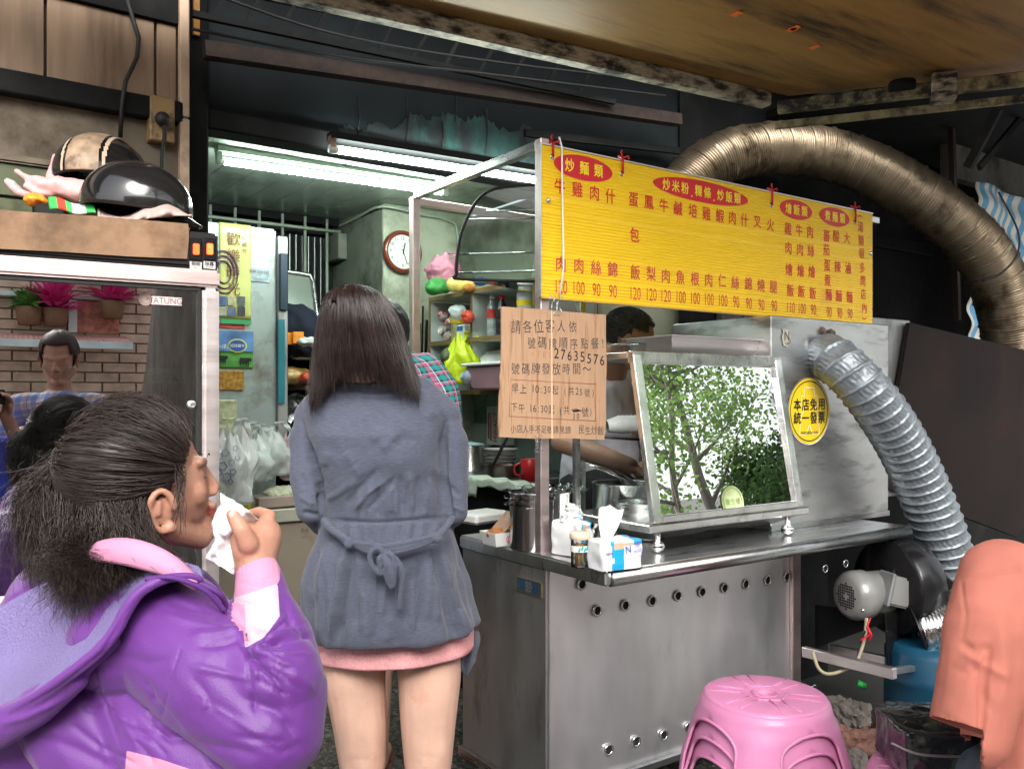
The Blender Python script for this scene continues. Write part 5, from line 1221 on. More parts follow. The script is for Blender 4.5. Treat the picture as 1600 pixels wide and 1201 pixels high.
# low service counter
sc = thing('service_counter', 'low beige laminate counter inside the kitchen, behind the two women', 'counter', (1.1, 3.65, 0))
MB().box(.81, 1.62, 3.52, 3.79, 0, .80).build('front_panel', m_cream, sc, bevel=.003)
MB().box(.81, 1.64, 3.50, 3.79, .803, .86).build('pale_top_edge', m_creamtop, sc, bevel=.004)
MB().box(.815, 1.635, 3.505, 3.785, .8605, .864).build('dark_top', M('dark_wood_top', (.10, .07, .04), .4, var=.3), sc)
g = MB(); put(g, '卍', onY(476, 830, 3.518), .03) if False else put(g, '高雄', onY(476, 828, 3.5185), .018); put(g, 'Rigid board', onY(478, 839, 3.5185), .009); g.build('stamp', M('grey_ink', (.12, .10, .09), .6), sc)
CT = .865
def crumpbag(name, px, py, d, w, h, mat, label, seed, ears=0, dep=.6):
    """gathered plastic bag: lumpy pouch with upright handles"""
    t = thing(name, label, 'plastic bag', at(px, py, d))
    c = at(px, py, d)
    def F(u, v):
        th = u*2*PI; prof = (.82+.25*math.sin(v*PI))*(1-.42*max(0, v-.6)/.4)*(1 if v > .03 else .8)
        r = prof*(1+.38*nz(Vector((math.cos(th)*1.6+seed, math.sin(th)*1.6, v*2.2)))+.10*nz(Vector((math.cos(th)*4, math.sin(th)*4+seed, v*6)))+.07*abs(nz(Vector((math.cos(th)*9, math.sin(th)*9+seed, v*14)))))
        return c+RT*(r*w/2*math.cos(th))+FW*(r*w/2*dep*math.sin(th))+Vector((0, 0, v*h*(1+.35*nz(Vector((math.cos(th)*1.7, math.sin(th)*1.7, seed))))))
    b = MB(); b.grid(F, 80, 44, cu=True); b.build('pouch', mat, t, fix=True)
    for k in range(ears):
        s = -1 if k % 2 else 1; b = MB()
        def E(u, v, s=s):
            q = (u-.5)*PI; return c+RT*(s*w*.24+w*.13*math.sin(q)*(1+.3*s)+.02*nz(Vector((u*3, s, seed))))+FW*(.01*s)+Vector((0, 0, h*.85+h*.42*math.cos(q)))+RT*((v-.5)*.03*math.cos(q*.9))+FW*(.006*math.sin(u*30))
        b.grid(E, 26, 5); b.build('handle', mat, t, solid=.0008)
    return t
m_bagw = M('white_film', (.62, .66, .64), .3, var=.05, alpha=.9, bump=.4, bs=18, coat=.3)
bg = crumpbag('printed_bag', 360, 788, 3.28, .17, .26, m_bagw, 'white carrier bag with blue flower prints beside the metal fridge frame', 2, 1)
g = MB(); random.seed(9)
for (x, y, r_) in ((352, 707, 7), (362, 722, 6), (348, 728, 8), (364, 737, 6), (343, 712, 6), (354, 745, 8), (371, 715, 5), (360, 752, 5), (342, 738, 6), (368, 700, 5)):
    p = at(x, y, 3.28-.062); rr = r_*.0018
    g.tube([p+RT*(rr*math.cos(q)*(1+.15*math.cos(5*q)))+UP*(rr*math.sin(q)*(1+.15*math.cos(5*q))) for q in [2*PI*i/30 for i in range(30)]], .0028, 4, closed=True, flat=.3)
g.build('flower_prints', M('blue_flower_ink', (.10, .14, .38), .5), bg)
crumpbag('clear_bag', 388, 752, 3.6, .20, .19, m_bag, 'crumpled translucent bag standing between the printed bag and the tall bag', 5, 1)
crumpbag('clear_bag', 418, 742, 3.66, .21, .18, m_bag, 'translucent carrier bag with tall handles on the kitchen counter', 8, 2)
crumpbag('clear_bag', 456, 750, 3.7, .10, .19, M('pinkish_film', (.42, .30, .32), .3, alpha=.8, bump=.4, bs=18), 'pinkish plastic bag at the left elbow of the woman in grey', 13, 0)
crumpbag('yellow_bag', 383, 800, 3.42, .04, .10, M('yellow_film', (.70, .62, .05), .4), 'small yellow bag corner behind the printed bag', 4, 0)
bx = thing('food_box', 'open tray box holding a pale lump of rice on the kitchen counter', 'box', onY(440, 780, 3.58))
p = onY(436, 770, 3.58); p.z = CT
MB().obox((p.x, p.y, CT+.024), (.23, .13, .045), 0.05).build('box_body', M('printed_carton', (.32, .26, .22), .6, var=.1), bx, bevel=.003)
b = MB(); b.ball((p.x+.02, p.y, CT+.055), (.085, .055, .03)); me = organic(b, .006, 2); roughen(me, .008, 60, 2); finish('rice_lump', me, M('rice', (.50, .52, .38), .8, var=.1, bump=.6, bs=120), bx)
p = onY(400, 768, 3.60); MB().obox((p.x, p.y, CT+.02), (.12, .10, .035), .1).build('carton', M('pale_carton', (.36, .36, .30), .6), label='pale low carton left of the tray box on the kitchen counter', cat='carton', bevel=.003)
# rack at the back
rk = thing('kitchen_rack', 'dark wooden rack with two shelves behind the head of the woman in grey', 'rack', (1.6, 4.2, 0))
rx0, rx1 = onY(432, 600, 4.1).x+.0, onY(560, 600, 4.1).x
for (y, nm) in ((541, 'shelf'), (602, 'shelf'), (700, 'shelf')):
    z = onY(460, y, 4.05).z; MB().box(rx0, rx1, 4.0, 4.4, z-.022, z).build(nm, M('worn_shelf_wood', (.22, .17, .10), .6, var=.3), rk, bevel=.002)
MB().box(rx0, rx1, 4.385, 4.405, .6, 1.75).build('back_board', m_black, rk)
tr = MB(); A_, B_ = onY(437, 423, 4.34), onY(503, 560, 4.20)
tr.prism([Vector((A_.x, 4.34, A_.z)), Vector((B_.x, 4.34, A_.z-.01)), Vector((B_.x, 4.20, B_.z)), Vector((A_.x, 4.20, B_.z))], (0, .006, 0))
ty_ = thing('baking_tray', 'large grey metal baking tray leaning upright against the window bars', 'tray', (1.5, 4.28, 1.6))
tr.build('tray_plate', M('tray_metal', (.34, .38, .33), .35, .5, var=.08), ty_, bevel=.002)
rim = [Vector((A_.x, 4.33, A_.z)), Vector((B_.x, 4.33, A_.z-.01)), Vector((B_.x, 4.19, B_.z)), Vector((A_.x, 4.19, B_.z))]
rp = []
for i in range(4):
    p_, q_ = rim[i], rim[(i+1) % 4]; rp += [p_.lerp(q_, .08), p_.lerp(q_, .5), p_.lerp(q_, .92)]
MB().tube(rp, .012, 8, closed=True).build('rolled_rim', m_steel, ty_)
def lump(name, px, py, d, r, mat, label, cat, seed=1, amp=.02, sc=9, vox=.008, extra=None):
    b = MB(); b.ball(at(px, py, d), r)
    for e in (extra or []): b.ball(at(e[0], e[1], d), e[2])
    me = organic(b, vox, 2); roughen(me, amp, sc, seed, 3); return finish(name, me, mat, label=label, cat=cat)
lump('folded_jacket', 462, 515, 4.15, (.13, .08, .13), M('navy_cloth', (.008, .012, .028), .9, var=.3), 'dark navy jacket piled on the upper shelf of the rack', 'jacket', 3, .025, 9, .01, [(445, 495, .075), (478, 520, .07)])
for i, (x, y, w_) in enumerate(((449, 529, .05), (466, 528, .032))):
    p = at(x, y, 4.02); MB().obox(p, (w_*1.6, .05, .055), .2+i).build('orange_box', M('orange_carton', (.75, .26, .02), .5, var=.2, vs=40), label=('wider orange packet', 'smaller orange packet with a pale side')[i]+' on the front edge of the upper rack shelf', cat='packet', bevel=.002)
lump('white_wrapper', 484, 534, 4.02, (.06, .04, .022), m_bagw, 'crumpled white wrapper on the upper rack shelf, right of the orange packets', 'wrapper', 6, .012, 30, .005)
lump('food_bag', 455, 588, 4.08, (.12, .07, .045), M('sauce_bag', (.34, .20, .05), .35, var=.5, vs=25, coat=.5), 'clear bag of brown and yellow food on the middle rack shelf', 'bag', 7, .01, 20, .008)
lump('food_bag', 480, 590, 4.05, (.04, .04, .03), M('red_food', (.40, .05, .02), .4, var=.4, vs=40), 'small red food packet right of the brown food bag', 'packet', 8, .008, 30, .005)
for k, (x, y, r_, lab) in enumerate(((440, 655, .085, 'large steel mixing bowl standing on edge in the dark lower rack'), (462, 670, .07, 'smaller steel bowl in front of the large one in the lower rack'))):
    p = at(x, y, 4.12-k*.12); MB().lathe([(0, 0), (r_*.6, .01), (r_*.95, .06), (r_*1.15, .12), (r_*1.18, .12), (r_*.97, .058), (r_*.6, .006)], p-Vector((.0, 0, 0)), 36, frame_of(Vector((.45, -.85, .25)))).build('mixing_bowl', m_pot, label=lab, cat='bowl')
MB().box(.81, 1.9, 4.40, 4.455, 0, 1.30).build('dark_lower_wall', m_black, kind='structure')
# wall clock
kc = onY(628, 394, 3.905); wc = thing('wall_clock', 'round wall clock with white face and reddish brown frame', 'clock', kc)
R_ = .108
MB().lathe([(R_*.80, .012), (R_*.82, .022), (R_*.93, .026), (R_, .016), (R_*1.01, .0)], kc, 56, RX).build('clock_frame', M('mahogany', (.16, .028, .012), .25, coat=.5), wc)
MB().lathe([(R_*1.005, .004), (R_*1.02, .006), (R_*1.02, -.002)], kc, 56, RX).build('frame_edge', m_fblack, wc)
MB().lathe([(0, .010), (R_*.83, .010)], kc, 48, RX).build('clock_face', M('clock_white', (.70, .72, .66), .4), wc)
g = MB()
for h_ in range(1, 13):
    q = PI/2-h_*PI/6; put(g, str(h_), kc+Vector((R_*.64*math.cos(q), -.0108, R_*.64*math.sin(q))), .023, bold=.005)
put(g, 'QUARTZ', kc+Vector((0, -.0108, .028)), .006)
for h_ in range(60):
    q = PI/30*h_; g.obox(kc+Vector((R_*.77*math.cos(q), -.0108, R_*.77*math.sin(q))), (.0022, .0004, .0014 if h_ % 5 else .004))
g.build('clock_numerals', m_ink, wc)
MB().bar(kc+Vector((0, -.013, -.012)), kc+Vector((.012, -.013, .046)), .005, .0015, (0, 1, 0)).build('hour_hand', m_ink, wc)
MB().bar(kc+Vector((-.004, -.0145, .014)), kc+Vector((.024, -.0145, -.062)), .0035, .0015, (0, 1, 0)).build('minute_hand', m_ink, wc)
# small hook & ladle on wall
tg_ = thing('hanging_tongs', 'dark utensils hanging on the green wall below the clock', 'utensil', onY(662, 540, 3.88))
for dx, y0, y1 in ((0, 478, 560), (6, 500, 552), (-5, 505, 548)): MB().tube([onY(661+dx, y0, 3.88), onY(659+dx, y1, 3.875)], .007 if dx else .005, 6).build('utensil_arm', m_black, tg_)
# shelf unit on the right wall
m_shw = M('shelf_white', (.42, .46, .43), .6, var=.08); m_she = M('shelf_edge_wood', (.17, .11, .04), .55, var=.3)
su = thing('shelf_unit', 'wooden pigeonhole shelf unit with white compartments on the kitchen right wall', 'shelf', (2.3, 3.4, 1.36))
SXF, SXB = 2.15, 2.49; ya, yb2 = 2.90, 3.80; zt2, zm, zb2 = 1.83, 1.605, 1.36
ymid = onX(738, 480, SXF).y
MB().box(SXB-.01, SXB, ya, yb2, zb2, zt2).build('back_board', m_shw, su)
for (nm, z) in (('top_board', zt2), ('middle_board', zm), ('bottom_board', zb2)): MB().box(SXF+.001, SXB-.012, ya, yb2, z-.016, z).build(nm, m_shw, su); MB().box(SXF-.004, SXF, ya-.002, yb2+.002, z-.018, z+.002).build(nm+'_edge', m_she, su)
for y in (ya, ymid, yb2-.012):
    for (u0, u1) in ((zb2+.003, zm-.019), (zm+.003, zt2-.019)):
        MB().box(SXF+.001, SXB-.012, y+.001, y+.011, u0, u1).build('divider', m_shw, su); MB().box(SXF-.004, SXF, y-.001, y+.013, u0, u1).build('divider_edge', m_she, su)
def onS(px, z, X=2.22): p = onX(px, 600, X); p.z = z; return p
# contents
b = MB()
for i, (px, z, r_) in enumerate(((692, zm+.14, .032), (704, zm+.10, .03), (690, zm+.06, .03), (702, zm+.035, .028))): b.ball(onS(px, z), (r_, r_, r_*.8))
me = organic(b, .005, 1); roughen(me, .012, 40, 5); finish('snack_packet', me, M('red_white_foil', (.62, .55, .53), .25, .3, var=.1, dirt=(.45, .02, .03), damt=.55, ds=24), label='crinkled red and white snack packet in the upper left pigeonhole', cat='packet')
yj = thing('yellow_lid_jar', 'clear jar with a yellow lid in the upper left pigeonhole', 'jar', onS(716, zm))
c = onS(716, zm+.001); MB().lathe([(0, 0), (.036, 0), (.038, .006), (.036, .085), (.03, .095)], c, 24).build('jar_body', M('jar_contents', (.36, .32, .14), .3, var=.4, vs=40), yj); MB().lathe([(.04, .085), (.04, .115), (.036, .12), (0, .12)], c, 24).build('yellow_lid', M('lid_yellow', (.75, .52, .02), .35), yj)
wt = thing('white_tub', 'white plastic tub with a blue lid label beside the yellow lidded jar', 'tub', onS(731, zm)); c = onS(731, zm+.001, 2.2); MB().obox(c+Vector((0, 0, .036)), (.09, .075, .07)).build('tub_body', m_white, wt, bevel=.008); MB().obox(c+Vector((-.046, 0, .052)), (.003, .05, .022)).build('blue_label', M('blue_label', (.03, .16, .42), .4), wt)
lump('clear_wrap', 716, 488, 4.02, (.05, .04, .035), m_bag, 'clear crumpled wrap standing on the yellow lidded jar', 'wrap', 2, .012, 20, .006)
lump('red_packet', 731, 495, 3.98, (.035, .03, .03), M('red_foil', (.55, .06, .03), .3), 'red and brown packet behind the white tub', 'packet', 5, .01, 30, .005)
def bottle(px, z, X, h, r_, mat, capm, label, band=None):
    c = onS(px, z+.001, X); t = thing('bottle', label, 'bottle', c)
    MB().lathe([(0, 0), (r_, 0), (r_, h*.18), (r_*.94, h*.2), (r_, h*.22), (r_, h*.4), (r_*.94, h*.42), (r_, h*.44), (r_, h*.68), (r_*.45, h*.86), (r_*.42, h*.93)], c, 20).build('bottle_body', mat, t)
    MB().lathe([(r_*.46, h*.90), (r_*.5, h*.90), (r_*.5, h), (0, h)], c, 16).build('cap', capm, t)
    if band: MB().lathe([(r_*1.02, h*.46), (r_*1.02, h*.66)], c, 20).build('bottle_label', band, t)
bottle(769, zm, 2.22, .20, .026, M('pet_bottle', (.40, .46, .44), .1, alpha=.6, coat=.5), m_white, 'clear plastic water bottle in the upper right pigeonhole', M('red_band', (.45, .04, .03), .4))
bottle(784, zm, 2.22, .19, .028, M('dark_bottle', (.02, .02, .02), .2), m_red, 'dark sauce bottle right of the clear water bottle')
for i, (z, lab) in enumerate(((zm, 'lower white and yellow paper cup stack beside the menu post'), (zm+.10, 'upper white paper cup stack with a yellow band beside the menu post'))):
    c = onS(822, z+.001, 2.25); t = thing('cup_stack', lab, 'cups', c); MB().lathe([(0, 0), (.038, 0), (.044, .09), (.0, .09)], c, 24).build('cups', m_white, t); MB().lathe([(.0415, .03), (.0435, .055)], c, 24).build('yellow_band', m_yprint, t)
crumpbag('yellow_green_bag', 722, 600, 4.02, .15, .20, M('lime_film', (.55, .68, .02), .35, alpha=.92, bump=.4, bs=16), 'bright lime yellow plastic bag knotted in the lower left pigeonhole', 6, 1)
lump('dark_bag', 703, 560, 4.05, (.05, .04, .05), M('olive_bag', (.06, .08, .03), .5), 'dark olive bundle left of the lime yellow bag', 'bag', 4, .01, 18, .007)
lump('blue_white_packet', 732, 588, 3.9, (.04, .03, .03), M('bluewhite', (.45, .50, .55), .4, dirt=(.05, .15, .4), damt=.5, ds=30), 'blue and white packet at the foot of the lime yellow bag', 'packet', 5, .008, 30, .005)
for i in range(5):
    c = onS(768, zb2+.145+i*.0, 2.24)+Vector((-.0, -.022*i, 0)); MB().lathe([(0, 0), (.05, .004), (.085, .016), (.088, .018), (.05, .008), (0, .004)], c+Vector((0, 0, -.035)), 32, frame_of(Vector((-.55, -.6, .55)))).build('plate', m_white, label='white plate leaning in the lower right pigeonhole, %s from the front' % ('fifth', 'fourth', 'third', 'second', 'first')[i], cat='plate', group='plates in the pigeonhole')
pbn = thing('storage_bin', 'mauve plastic bin with a white rim on the bottom shelf edge', 'bin', onS(762, zb2, 2.12))
A_, B_ = onX(737, 600, 2.10), onX(800, 600, 2.10); y0_, y1_ = min(A_.y, B_.y), max(A_.y, B_.y)
b = MB()
vs = [(2.08, y0_+.03, zb2+.0), (2.30, y0_+.03, zb2), (2.30, y1_-.03, zb2), (2.08, y1_-.03, zb2), (2.06, y0_, zb2+.105), (2.32, y0_, zb2+.105), (2.32, y1_, zb2+.105), (2.06, y1_, zb2+.105)]
vs = [(x, y, z+.002) for x, y, z in vs]
b.add(vs, [(0, 3, 2, 1), (4, 5, 6, 7), (0, 1, 5, 4), (1, 2, 6, 5), (2, 3, 7, 6), (3, 0, 4, 7)]); b.build('bin_body', M('mauve_plastic', (.34, .20, .24), .4), pbn, bevel=.008, seg=2)
MB().box(2.045, 2.33, y0_-.012, y1_+.012, zb2+.108, zb2+.122).build('rim', m_white, pbn, bevel=.004)
# bags on top of the unit
crumpbag('pink_bag', 692, 442, 4.2, .17, .12, M('pink_film', (.55, .22, .30), .4, alpha=.85, bump=.5, bs=16), 'translucent pink plastic bag on top of the shelf unit', 3, 1)
lump('green_bag', 684, 448, 4.12, (.06, .04, .04), M('green_film', (.04, .26, .05), .4, alpha=.95), 'dark green plastic bag under the pink bag on the shelf unit', 'bag', 4, .012, 16, .007)
lump('yellow_pouch', 712, 446, 4.0, (.05, .04, .038), M('yellow_pouch', (.60, .50, .12), .3, dirt=(.65, .22, .05), damt=.5, ds=14), 'yellow and orange pouch on top of the shelf unit', 'pouch', 5, .008, 20, .006, [(735, 446, .032)])
lump('blue_pouch', 752, 440, 3.85, (.035, .03, .02), M('blue_pouch', (.02, .10, .35), .3), 'small blue pouch right of the yellow pouch', 'pouch', 6, .006, 20, .006)
# under-shelf: dark wall, table with pots
kt = thing('kitchen_table', 'kitchen work table with a dark underside, behind the food cart', 'table', (2.3, 3.3, 0))
KZ = onY(790, 742, 3.15).z
MB().box(1.98, 2.49, 2.92, 3.75, KZ-.03, KZ).build('table_top', m_steel, kt, bevel=.003)
MB().box(2.02, 2.49, 2.96, 3.7, 0, KZ-.031).build('dark_cabinet', m_black, kt)  # solid black block filling the space under the table top
MB().box(2.485, 2.499, 2.9, 3.9, KZ+.002, zb2-.02).build('splashback', M('teal_board', (.16, .24, .22), .4, var=.2, dirt=(.05, .07, .06), damt=.3), kind=None, label='dull teal splashback board under the shelf unit', cat='board')
def onT(px, X=2.2): p = onX(px, 700, X); p.z = KZ+.001; return p
pot(onT(735, 2.15), .062, .12, label='steel stock pot with a pale blue lid on the kitchen table'); c = onT(735, 2.15); MB().lathe([(0, .14), (.02, .135), (.066, .128), (.068, .122), (0, .122)], c, 30).build('pot_cover', M('pale_blue_lid', (.28, .42, .44), .4), label='pale blue lid lying on the steel stock pot', cat='lid')
for i in range(6):
    c = onT(781, 2.30)+Vector((0, 0, i*.017)); MB().lathe([(0, 0), (.06, .002), (.085, .016), (.088, .0165), (.06, .006), (0, .004)], c, 36).build('bowl', m_white, label='white dish in the pile on the kitchen table, %s from the bottom' % ('first', 'second', 'third', 'fourth', 'fifth', 'sixth')[i], cat='dish', group='dishes piled on the kitchen table')
c = onT(787, 2.12); MB().lathe([(0, 0), (.07, 0), (.072, .05), (.075, .052), (.069, .05), (.066, .008), (0, .008)], c, 32).build('brown_pan', M('burnt_pan', (.06, .04, .03), .35, .6), label='brown burnt pan in front of the pile of white dishes', cat='pan')
rmg = thing('red_mug', 'red enamel mug left of the menu post', 'mug', onT(828, 2.10)); c = onT(828, 2.10)
MB().lathe([(0, 0), (.036, 0), (.038, .09), (.036, .092), (.034, .006), (0, .006)], c, 28).build('mug_body', M('red_enamel', (.40, .015, .02), .3), rmg); MB().tube(catmull([c+RT*-.036+UP*.075, c+RT*-.062+UP*.06, c+RT*-.06+UP*.03, c+RT*-.036+UP*.02], 6), .005, 6).build('handle', M('red_enamel', (.40, .015, .02), .3), rmg)
tw = MB(); A_ = onX(735, 740, 1.97); B_ = onX(840, 740, 1.97)
tw.grid(lambda u, v: Vector((1.965-.006+.10*max(0, v-.35) , lerp(A_.y, B_.y, u)+.01*math.sin(v*5), KZ+.006-.07*max(0, .35-v)/.35*(1.2 if u < .15 else .45)+.006*math.sin(u*22))), 40, 16)
tw.build('dish_towel', M('pale_green_towel', (.42, .50, .42), .95, var=.1, vs=40, bump=.4, bs=150), solid=.004, label='pale green towel spread over the front edge of the kitchen table', cat='towel')
p = onX(750, 700, 2.44); MB().box(2.43, 2.45, p.y-.10, p.y+.06, KZ+.001, KZ+.21).build('cutting_board', M('grey_green_board', (.17, .23, .21), .5), label='grey green cutting board upright against the splashback', cat='board', bevel=.012)
hb = onX(776, 650, 2.40); bxh = MB().box(2.38, 2.46, hb.y-.07, hb.y+.06, KZ+.11, KZ+.30).build('carton', M('white_carton', (.36, .40, .36), .6), label='pale carton with red brand print above the dishes', cat='carton')
g = MB(); put(g, 'HWACT', (2.378, hb.y-.02, KZ+.20), .045, (0, 0, 1), (0, 1, 0), .9, .02); g.tube([(2.378, hb.y+.02, KZ+.13), (2.378, hb.y+.02, KZ+.27), (2.378, hb.y+.04, KZ+.27), (2.378, hb.y+.04, KZ+.14)], .003, 4); g.build('carton_print', M('maroon_print', (.25, .03, .03), .5), bxh)
MB().tube([at(770, 728, 3.3), at(803, 662, 3.2)], .006, 8).build('spatula_handle', m_rubber, label='thin black spatula handle leaning over the dishes', cat='spatula')
# red calendar and jar seen under the left end of the menu
rc = onY(915, 495, 3.04)
cal = MB().box(rc.x-.16, rc.x+.07, 3.035, 3.055, rc.z-.05, rc.z+.12).build('red_box', M('deep_red_card', (.20, .012, .018), .5, var=.3), label='dark red printed box just under the menu board, left of the cook', cat='box')
g = MB(); put(g, 'NEW YEAR', (rc.x, 3.033, rc.z-.0), .03); g.build('box_print', m_yprint, cal)
# smoked plastic hood hanging over the kitchen counter
sm = thing('smoked_cover', 'curved smoked plastic food cover with chrome rods left of the menu', 'cover', at(780, 440, 3.25))
ou = [(838, 287), (790, 292), (757, 303), (738, 325), (722, 360), (715, 395), (713, 428), (722, 436), (838, 441)]
d0, d1 = 3.10, 3.5
def ring_(d): return [at(x+(0 if x < 830 else 40), y, d) for x, y in ou]
b = MB(); ra, rb_ = catmull(ring_(d0), 4), catmull([p+FW*.4+RT*.28 for p in ring_(d0)], 4)
n_ = len(ra); b.add(ra+rb_, [(i, i+1, n_+i+1, n_+i) for i in range(n_-1)], True); b.add(ra, [tuple(range(n_))]); b.build('plastic_shell', m_smoke, sm, fix=False)
MB().tube(ra, .006, 6).build('black_edge', m_rubber, sm)
for (x0_, y0_, x1_) in ((729, 343, 838), (718, 397, 838), (717, 426, 838), (760, 330, 838)):
    MB().tube([at(x0_, y0_, d0+.02), at(x1_+30, y0_-3, d0+.02)], .0035, 6).build('chrome_rod', m_steelb, sm)
# ================================================================ people
def skin(name, col, r=.45): return M(name, col, r, 0, .11, 11, sss=.12, bump=.10, bs=260, dirt=(col[0]*.92, col[1]*.70, col[2]*.68), damt=.12, ds=8)
m_skin1 = skin('skin_tan', (.40, .20, .135)); m_skin2 = skin('skin_pale', (.62, .39, .30)); m_skin3 = skin('skin_brown', (.40, .22, .145))
m_lip = M('lips', (.30, .07, .06), .4, var=.1)
m_eyew = M('eye_white', (.7, .68, .65), .2); m_iris = M('iris_dark', (.02, .012, .01), .1)
def hairmat(name, c, r=.38):
    return M(name, c, r, 0, .35, 30, spec=.45)
m_hair1 = hairmat('hair_black_brown', (.028, .019, .016), .34); m_hair2 = hairmat('hair_dark_brown', (.017, .009, .0075), .36); m_hairk = hairmat('hair_black', (.01, .01, .011), .5)
def basis(f, u=UP):
    f = f.normalized(); r = f.cross(u).normalized(); u2 = r.cross(f); return Matrix((r, f, u2)).transposed()
def head_parts(mb, c, B, s=1., ear_dz=0., jaw=1., hair_fill=0.):
    P = lambda x, y, z: c+B@Vector((x, y, z))*s
    R = lambda a: tuple(q*s for q in a) if isinstance(a, tuple) else a*s
    mb.ball(P(0, -.018, .032), R((.076, .096, .083)), 24, B); mb.ball(P(0, .028, -.01), R((.062, .062, .088)), 20, B)
    for k in (-1, 1):
        mb.cap(P(.05*k, .0, -.062), P(.012*k, .064, -.098), .022*s*jaw, .018*s)
        mb.ball(P(.036*k, .056, -.022), R((.024, .022, .026)), 12, B); mb.cap(P(.045*k, .068, .026), P(.010*k, .085, .022), .008*s, .008*s)
        mb.ball(P(.011*k, .094, -.030), R((.008, .010, .007)), 8, B)
        # ear: rim, lobe, bowl
        e = [P((.073+.010*math.sin(q))*k, -.008-.019*math.cos(q)*1.0-.004*math.sin(q), -.012+ear_dz+.032*math.sin(q)) for q in [PI*1.5+i*PI*1.75/12 for i in range(13)]]
        e = []
        for i in range(13):
            q = -.5*PI-.2+i*(PI*1.55)/12; e.append(P((.078+.008*(1 if i > 5 else .4))*k, -.006-.018*math.cos(q-PI*0), -.010+ear_dz+.031*math.sin(q)))
        mb.chain(e, [.0052*s]*13, 8); mb.ball(P(.079*k, .006, -.038+ear_dz), R((.006, .009, .010)), 8, B); mb.ball(P(.074*k, -.002, -.010+ear_dz), R((.008, .017, .024)), 10, B); mb.cap(P(.083*k, -.008, .004+ear_dz), P(.083*k, -.012, -.014+ear_dz), .004*s, .004*s, 8)
    mb.cap(P(0, .084, .018), P(0, .098, -.020), .0068*s, .0098*s); mb.ball(P(0, .100, -.023), .0105*s, 10)
    for k in (-1, 1): mb.ball(P(.031*k, .069, .006), R((.013, .0105, .009)), 12, B)
    mb.cap(P(-.018, .088, -.050), P(.018, .088, -.050), .0075*s, .0075*s); mb.cap(P(-.014, .087, -.062), P(.014, .087, -.062), .008*s, .008*s)
    mb.ball(P(0, .077, -.094), R((.02, .018, .016)), 12, B); mb.cap(P(0, .078, -.070), P(0, .074, -.09), .016*s, .018*s)
def paint_lips(me, c, B, s, mi=1):
    Bi = B.inverted()
    for p_ in me.polygons:
        q = Bi@(Vector(p_.center)-c)/s
        if abs(q.x) < .024-.2*abs(q.z+.056) and q.y > .078 and abs(q.z+.056) < .0115-.15*abs(q.x): p_.material_index = mi
def eyes(c, B, s, par, closed=False, lookdown=True):
    for k in (-1, 1):
        p = c+B@Vector((.031*k, .0765, .006))*s
        if closed: continue
        MB().ball(p, .0125*s, 14).build('eye', m_eyew, par); MB().ball(p+B@Vector((0, .008, -.003))*s, .0062*s, 10).build('iris', m_iris, par)
def strands(lines, w, taper=True):
    """a head of hair: every line a thin three sided strand"""
    V = []; F = []; n = 0
    for ln in lines:
        L = np.array([tuple(p) for p in ln]); k = len(L); T = np.gradient(L, axis=0); T /= (np.linalg.norm(T, axis=1)[:, None]+1e-9)
        A = np.cross(T, [.3, .2, .93]); A /= (np.linalg.norm(A, axis=1)[:, None]+1e-9); Bn = np.cross(T, A)
        ww = w*(1-.75*np.linspace(0, 1, k)**2) if taper else np.full(k, w)
        for q in range(3):
            a = 2*PI*q/3; V.append(L+(A*math.cos(a)+Bn*math.sin(a))*ww[:, None])
        for i in range(k-1):
            for q in range(3):
                q2 = (q+1) % 3; F.append((n+q*k+i, n+q2*k+i, n+q2*k+i+1, n+q*k+i+1))
        n += 3*k
    me = bpy.data.meshes.new('strands'); V = np.concatenate(V); me.from_pydata(V.tolist(), [], F); me.polygons.foreach_set('use_smooth', [True]*len(F)); return me
def finger(mb, pts, r0, r1): mb.chain(pts, [lerp(r0, r1, i/(len(pts)-1)) for i in range(len(pts))], 10)
def hand(mb, wrist, d, n, side=1, curl=.5, s=1.):
    """palm with four unequal bent fingers and a thumb; d = finger direction, n = palm normal (fingers curl towards it)"""
    d = d.normalized(); n = (n-d*n.dot(d)).normalized(); a = d.cross(n)*side
    for k, off in enumerate((-.03, -.01, .011, .03)):
        mb.cap(wrist+a*off*.5*s, wrist+d*.075*s+a*off*s, .013*s, .0115*s, 8)
        L = (.068, .078, .072, .056)[k]*s; p = wrist+d*.078*s+a*off*s; dir_ = d.copy(); pts = [p]
        for j, f in enumerate((.45, .32, .25)):
            ang = curl*(.7+.35*j); dir_ = (dir_*math.cos(ang)+n*math.sin(ang)).normalized(); n2 = (n*math.cos(ang*(j+1))-d*math.sin(ang*(j+1))); p = p+dir_*L*f; pts.append(p)
        finger(mb, pts, .0092*s, .0068*s)
    p = wrist+d*.025*s-a*.028*s; t1 = p+(d*.6-a*.65+n*.3).normalized()*.036*s; t2 = t1+(d*.85-a*.2+n*.45).normalized()*.030*s
    mb.chain([p, t1, t2], [.013*s, .0105*s, .0085*s], 10)

